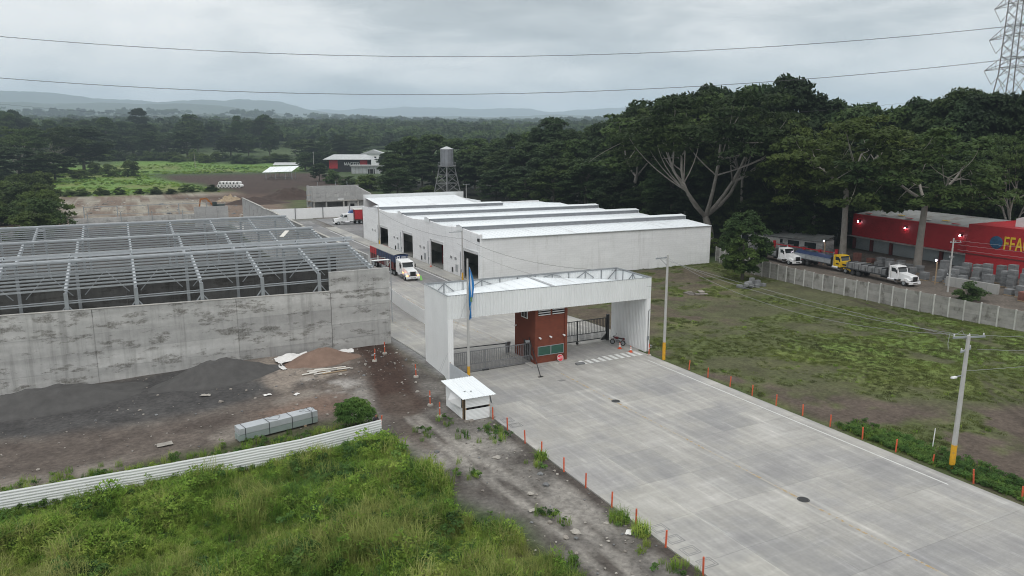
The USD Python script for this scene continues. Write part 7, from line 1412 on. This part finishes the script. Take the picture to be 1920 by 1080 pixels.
def inside(poly, x, y):
    ins = np.zeros(x.shape, bool); n = len(poly)
    for i in range(n):
        (x0, y0), (x1, y1) = poly[i], poly[(i + 1) % n]; ins ^= ((y0 > y) != (y1 > y)) & (x < (x1 - x0) * (y - y0) / (y1 - y0 + 1e-12) + x0)
    return ins
r = np.random.default_rng(8); n = 24000; x, y = r.uniform(-14, 20, n), r.uniform(22, 53.8, n)
wx, wy = x + 1.1 * (fb(x, y, 2.5, 3, 5) - .5) * 2, y + .9 * (fb(x, y, 2.5, 3, 6) - .5) * 2
k = inside(MEADOW, wx, wy) & (x > -.42 * y * 0 - 12 + 0 * y); x, y = x[k], y[k]
lush, dk = fb(x, y, 5.5, 4, 15), fb(x, y, 3.5, 4, 16)
pr = np.stack([.34 + 0 * x, .26 + 0 * x, .08 + .9 * S((lush - .5) * 7), .02 + .5 * S((dk - .58) * 9), .03 + .25 * S((dk - .56) * 9), .12 + .3 * S((.48 - lush) * 8)], 1); pr /= pr.sum(1, keepdims=True)
idx = (pr.cumsum(1) > r.random(len(x))[:, None]).argmax(1); s = r.uniform(.6, 1.35, len(x)) * (.45 + 1.1 * S((fb(x, y, 3, 4, 17) - .25) * 2)); s *= np.where(y > 51.6, .62, 1)
instancer("meadow_grass", gk, P3(x, y, tz(x, y)), idx, np.stack([s, s, s * r.uniform(.8, 1.25, len(x))], 1), r.uniform(0, 6.3, len(x)), label="lush tall grass and weeds filling the left foreground", cat="grass")
n = 9000; x, y = r.uniform(-24, 26.2, n), r.uniform(24, 60, n)
f = np.where((y > 53.6) & (x < 16), 1.0 * S((4.8 - (y - 53.6)) / 2.2) * (fb(x, y, 3, 3, 18) > .36), 0) + np.where((x > 18.5) & (x < 26), .10 * (fb(x, y, 2.2, 3, 19) > .60) + .5 * (fb(x, y, 2.2, 3, 19) > .66) + .35 * S((34 - y) / 3) * S((x - 23.5)) * (fb(x, y, 1.6, 3, 20) > .5), 0)
k = r.random(n) < f; x, y = x[k], y[k]; s = r.uniform(.4, .9, len(x))
instancer("verge_weeds", gk, P3(x, y, tz(x, y)), r.choice(6, len(x), p=[.4, .15, .05, .25, .05, .1]), np.stack([s, s, s], 1), r.uniform(0, 6.3, len(x)), label="weeds along the sheet fence and on the gravel verge", cat="weeds")
tk = [(tuft(21, 26, .17, .26, .012, .9), "turf"), (weed(22, 12, .16, .28, .045), "turf"), (tuft(23, 22, .3, .2, .012, .8), "grass_fresh")]
n = 60000; x, y = r.uniform(50, 104, n), r.uniform(22, 112, n); from_i, from_j = np.clip(np.searchsorted(gx, x), 0, nx_ - 1), np.clip(np.searchsorted(gy, y), 0, ny_ - 1); cc = C[from_j, from_i]; gr = S((cc[:, 1] - cc[:, 0] * 1.02) * 45)
k = (r.random(n) < gr * .55) & (x < 99.0 + (y > 98) * 4); x, y = x[k], y[k]; s = r.uniform(.6, 1.4, len(x))
instancer("plot_turf", tk, P3(x, y, tz(x, y)), r.choice(3, len(x), p=[.72, .25, .03]), np.stack([s, s, s * .8], 1), r.uniform(0, 6.3, len(x)), label="short patchy turf over the plot right of the road", cat="turf")
n = 1500; x, y = r.uniform(50.0, 53.5, n), r.uniform(22, 40, n); k = r.random(n) < S((54 - x) / 3) * S((40 - y) / 4) * .9; x, y = x[k], y[k]; s = r.uniform(.45, .9, len(x))
instancer("verge_ground_cover", [(weed(31, 16, .4, .4, .07), "weed_dark"), (tuft(32, 26, .5, .3, .014), "grass_fresh")], P3(x, y, tz(x, y)), r.choice(2, len(x), p=[.7, .3]), np.stack([s, s, s], 1), r.uniform(0, 6.3, len(x)), label="dark green ground cover along the road's right verge", cat="ground cover")
n = 9000; x, y = r.uniform(-230, 130, n), r.uniform(370, 720, n); i_, j_ = np.clip(np.searchsorted(gx, x), 0, nx_ - 1), np.clip(np.searchsorted(gy, y), 0, ny_ - 1); cc = C[j_, i_]; k = (cc[:, 1] > cc[:, 0] * 1.25) & (cc[:, 1] > .1) & (fb(x, y, 25, 3, 60) > .40); x, y = x[k], y[k]; s = r.uniform(1.0, 2.2, len(x))
instancer("field_grass", [(weed(41, 16, .45, .55, .12), "grass_fresh"), (weed(42, 16, .5, .6, .12), "weed_dark")], P3(x, y, tz(x, y)), (fb(x, y, 18, 3, 61) > .66).astype(int), np.stack([s, s, s * .8], 1), r.uniform(0, 6.3, len(x)), label="rough tall grass over the far bright green field", cat="grass")
for (x, y, s, lab) in [(25.6, 44.6, .9, "leafy weed clump at the road's left edge by the fourth orange post"), (25.3, 34.4, 1.2, "tall grass clump at the road's left edge by the eighth orange post"), (25.6, 32.6, 1.1, "tall grass clump at the road's left edge by the ninth orange post")]:
    t = T("weed_clump", lab, "weed clump", (x, y, Z(x, y))); t.part("blades", tuft(int(x * y), 160, .95 * s, .55 * s, .016, .8), "grass_fresh", kind="stuff"); t.part("leaves", weed(int(x * y) + 1, 40, .5 * s, .5 * s, .06), "weed_dark", kind="stuff")
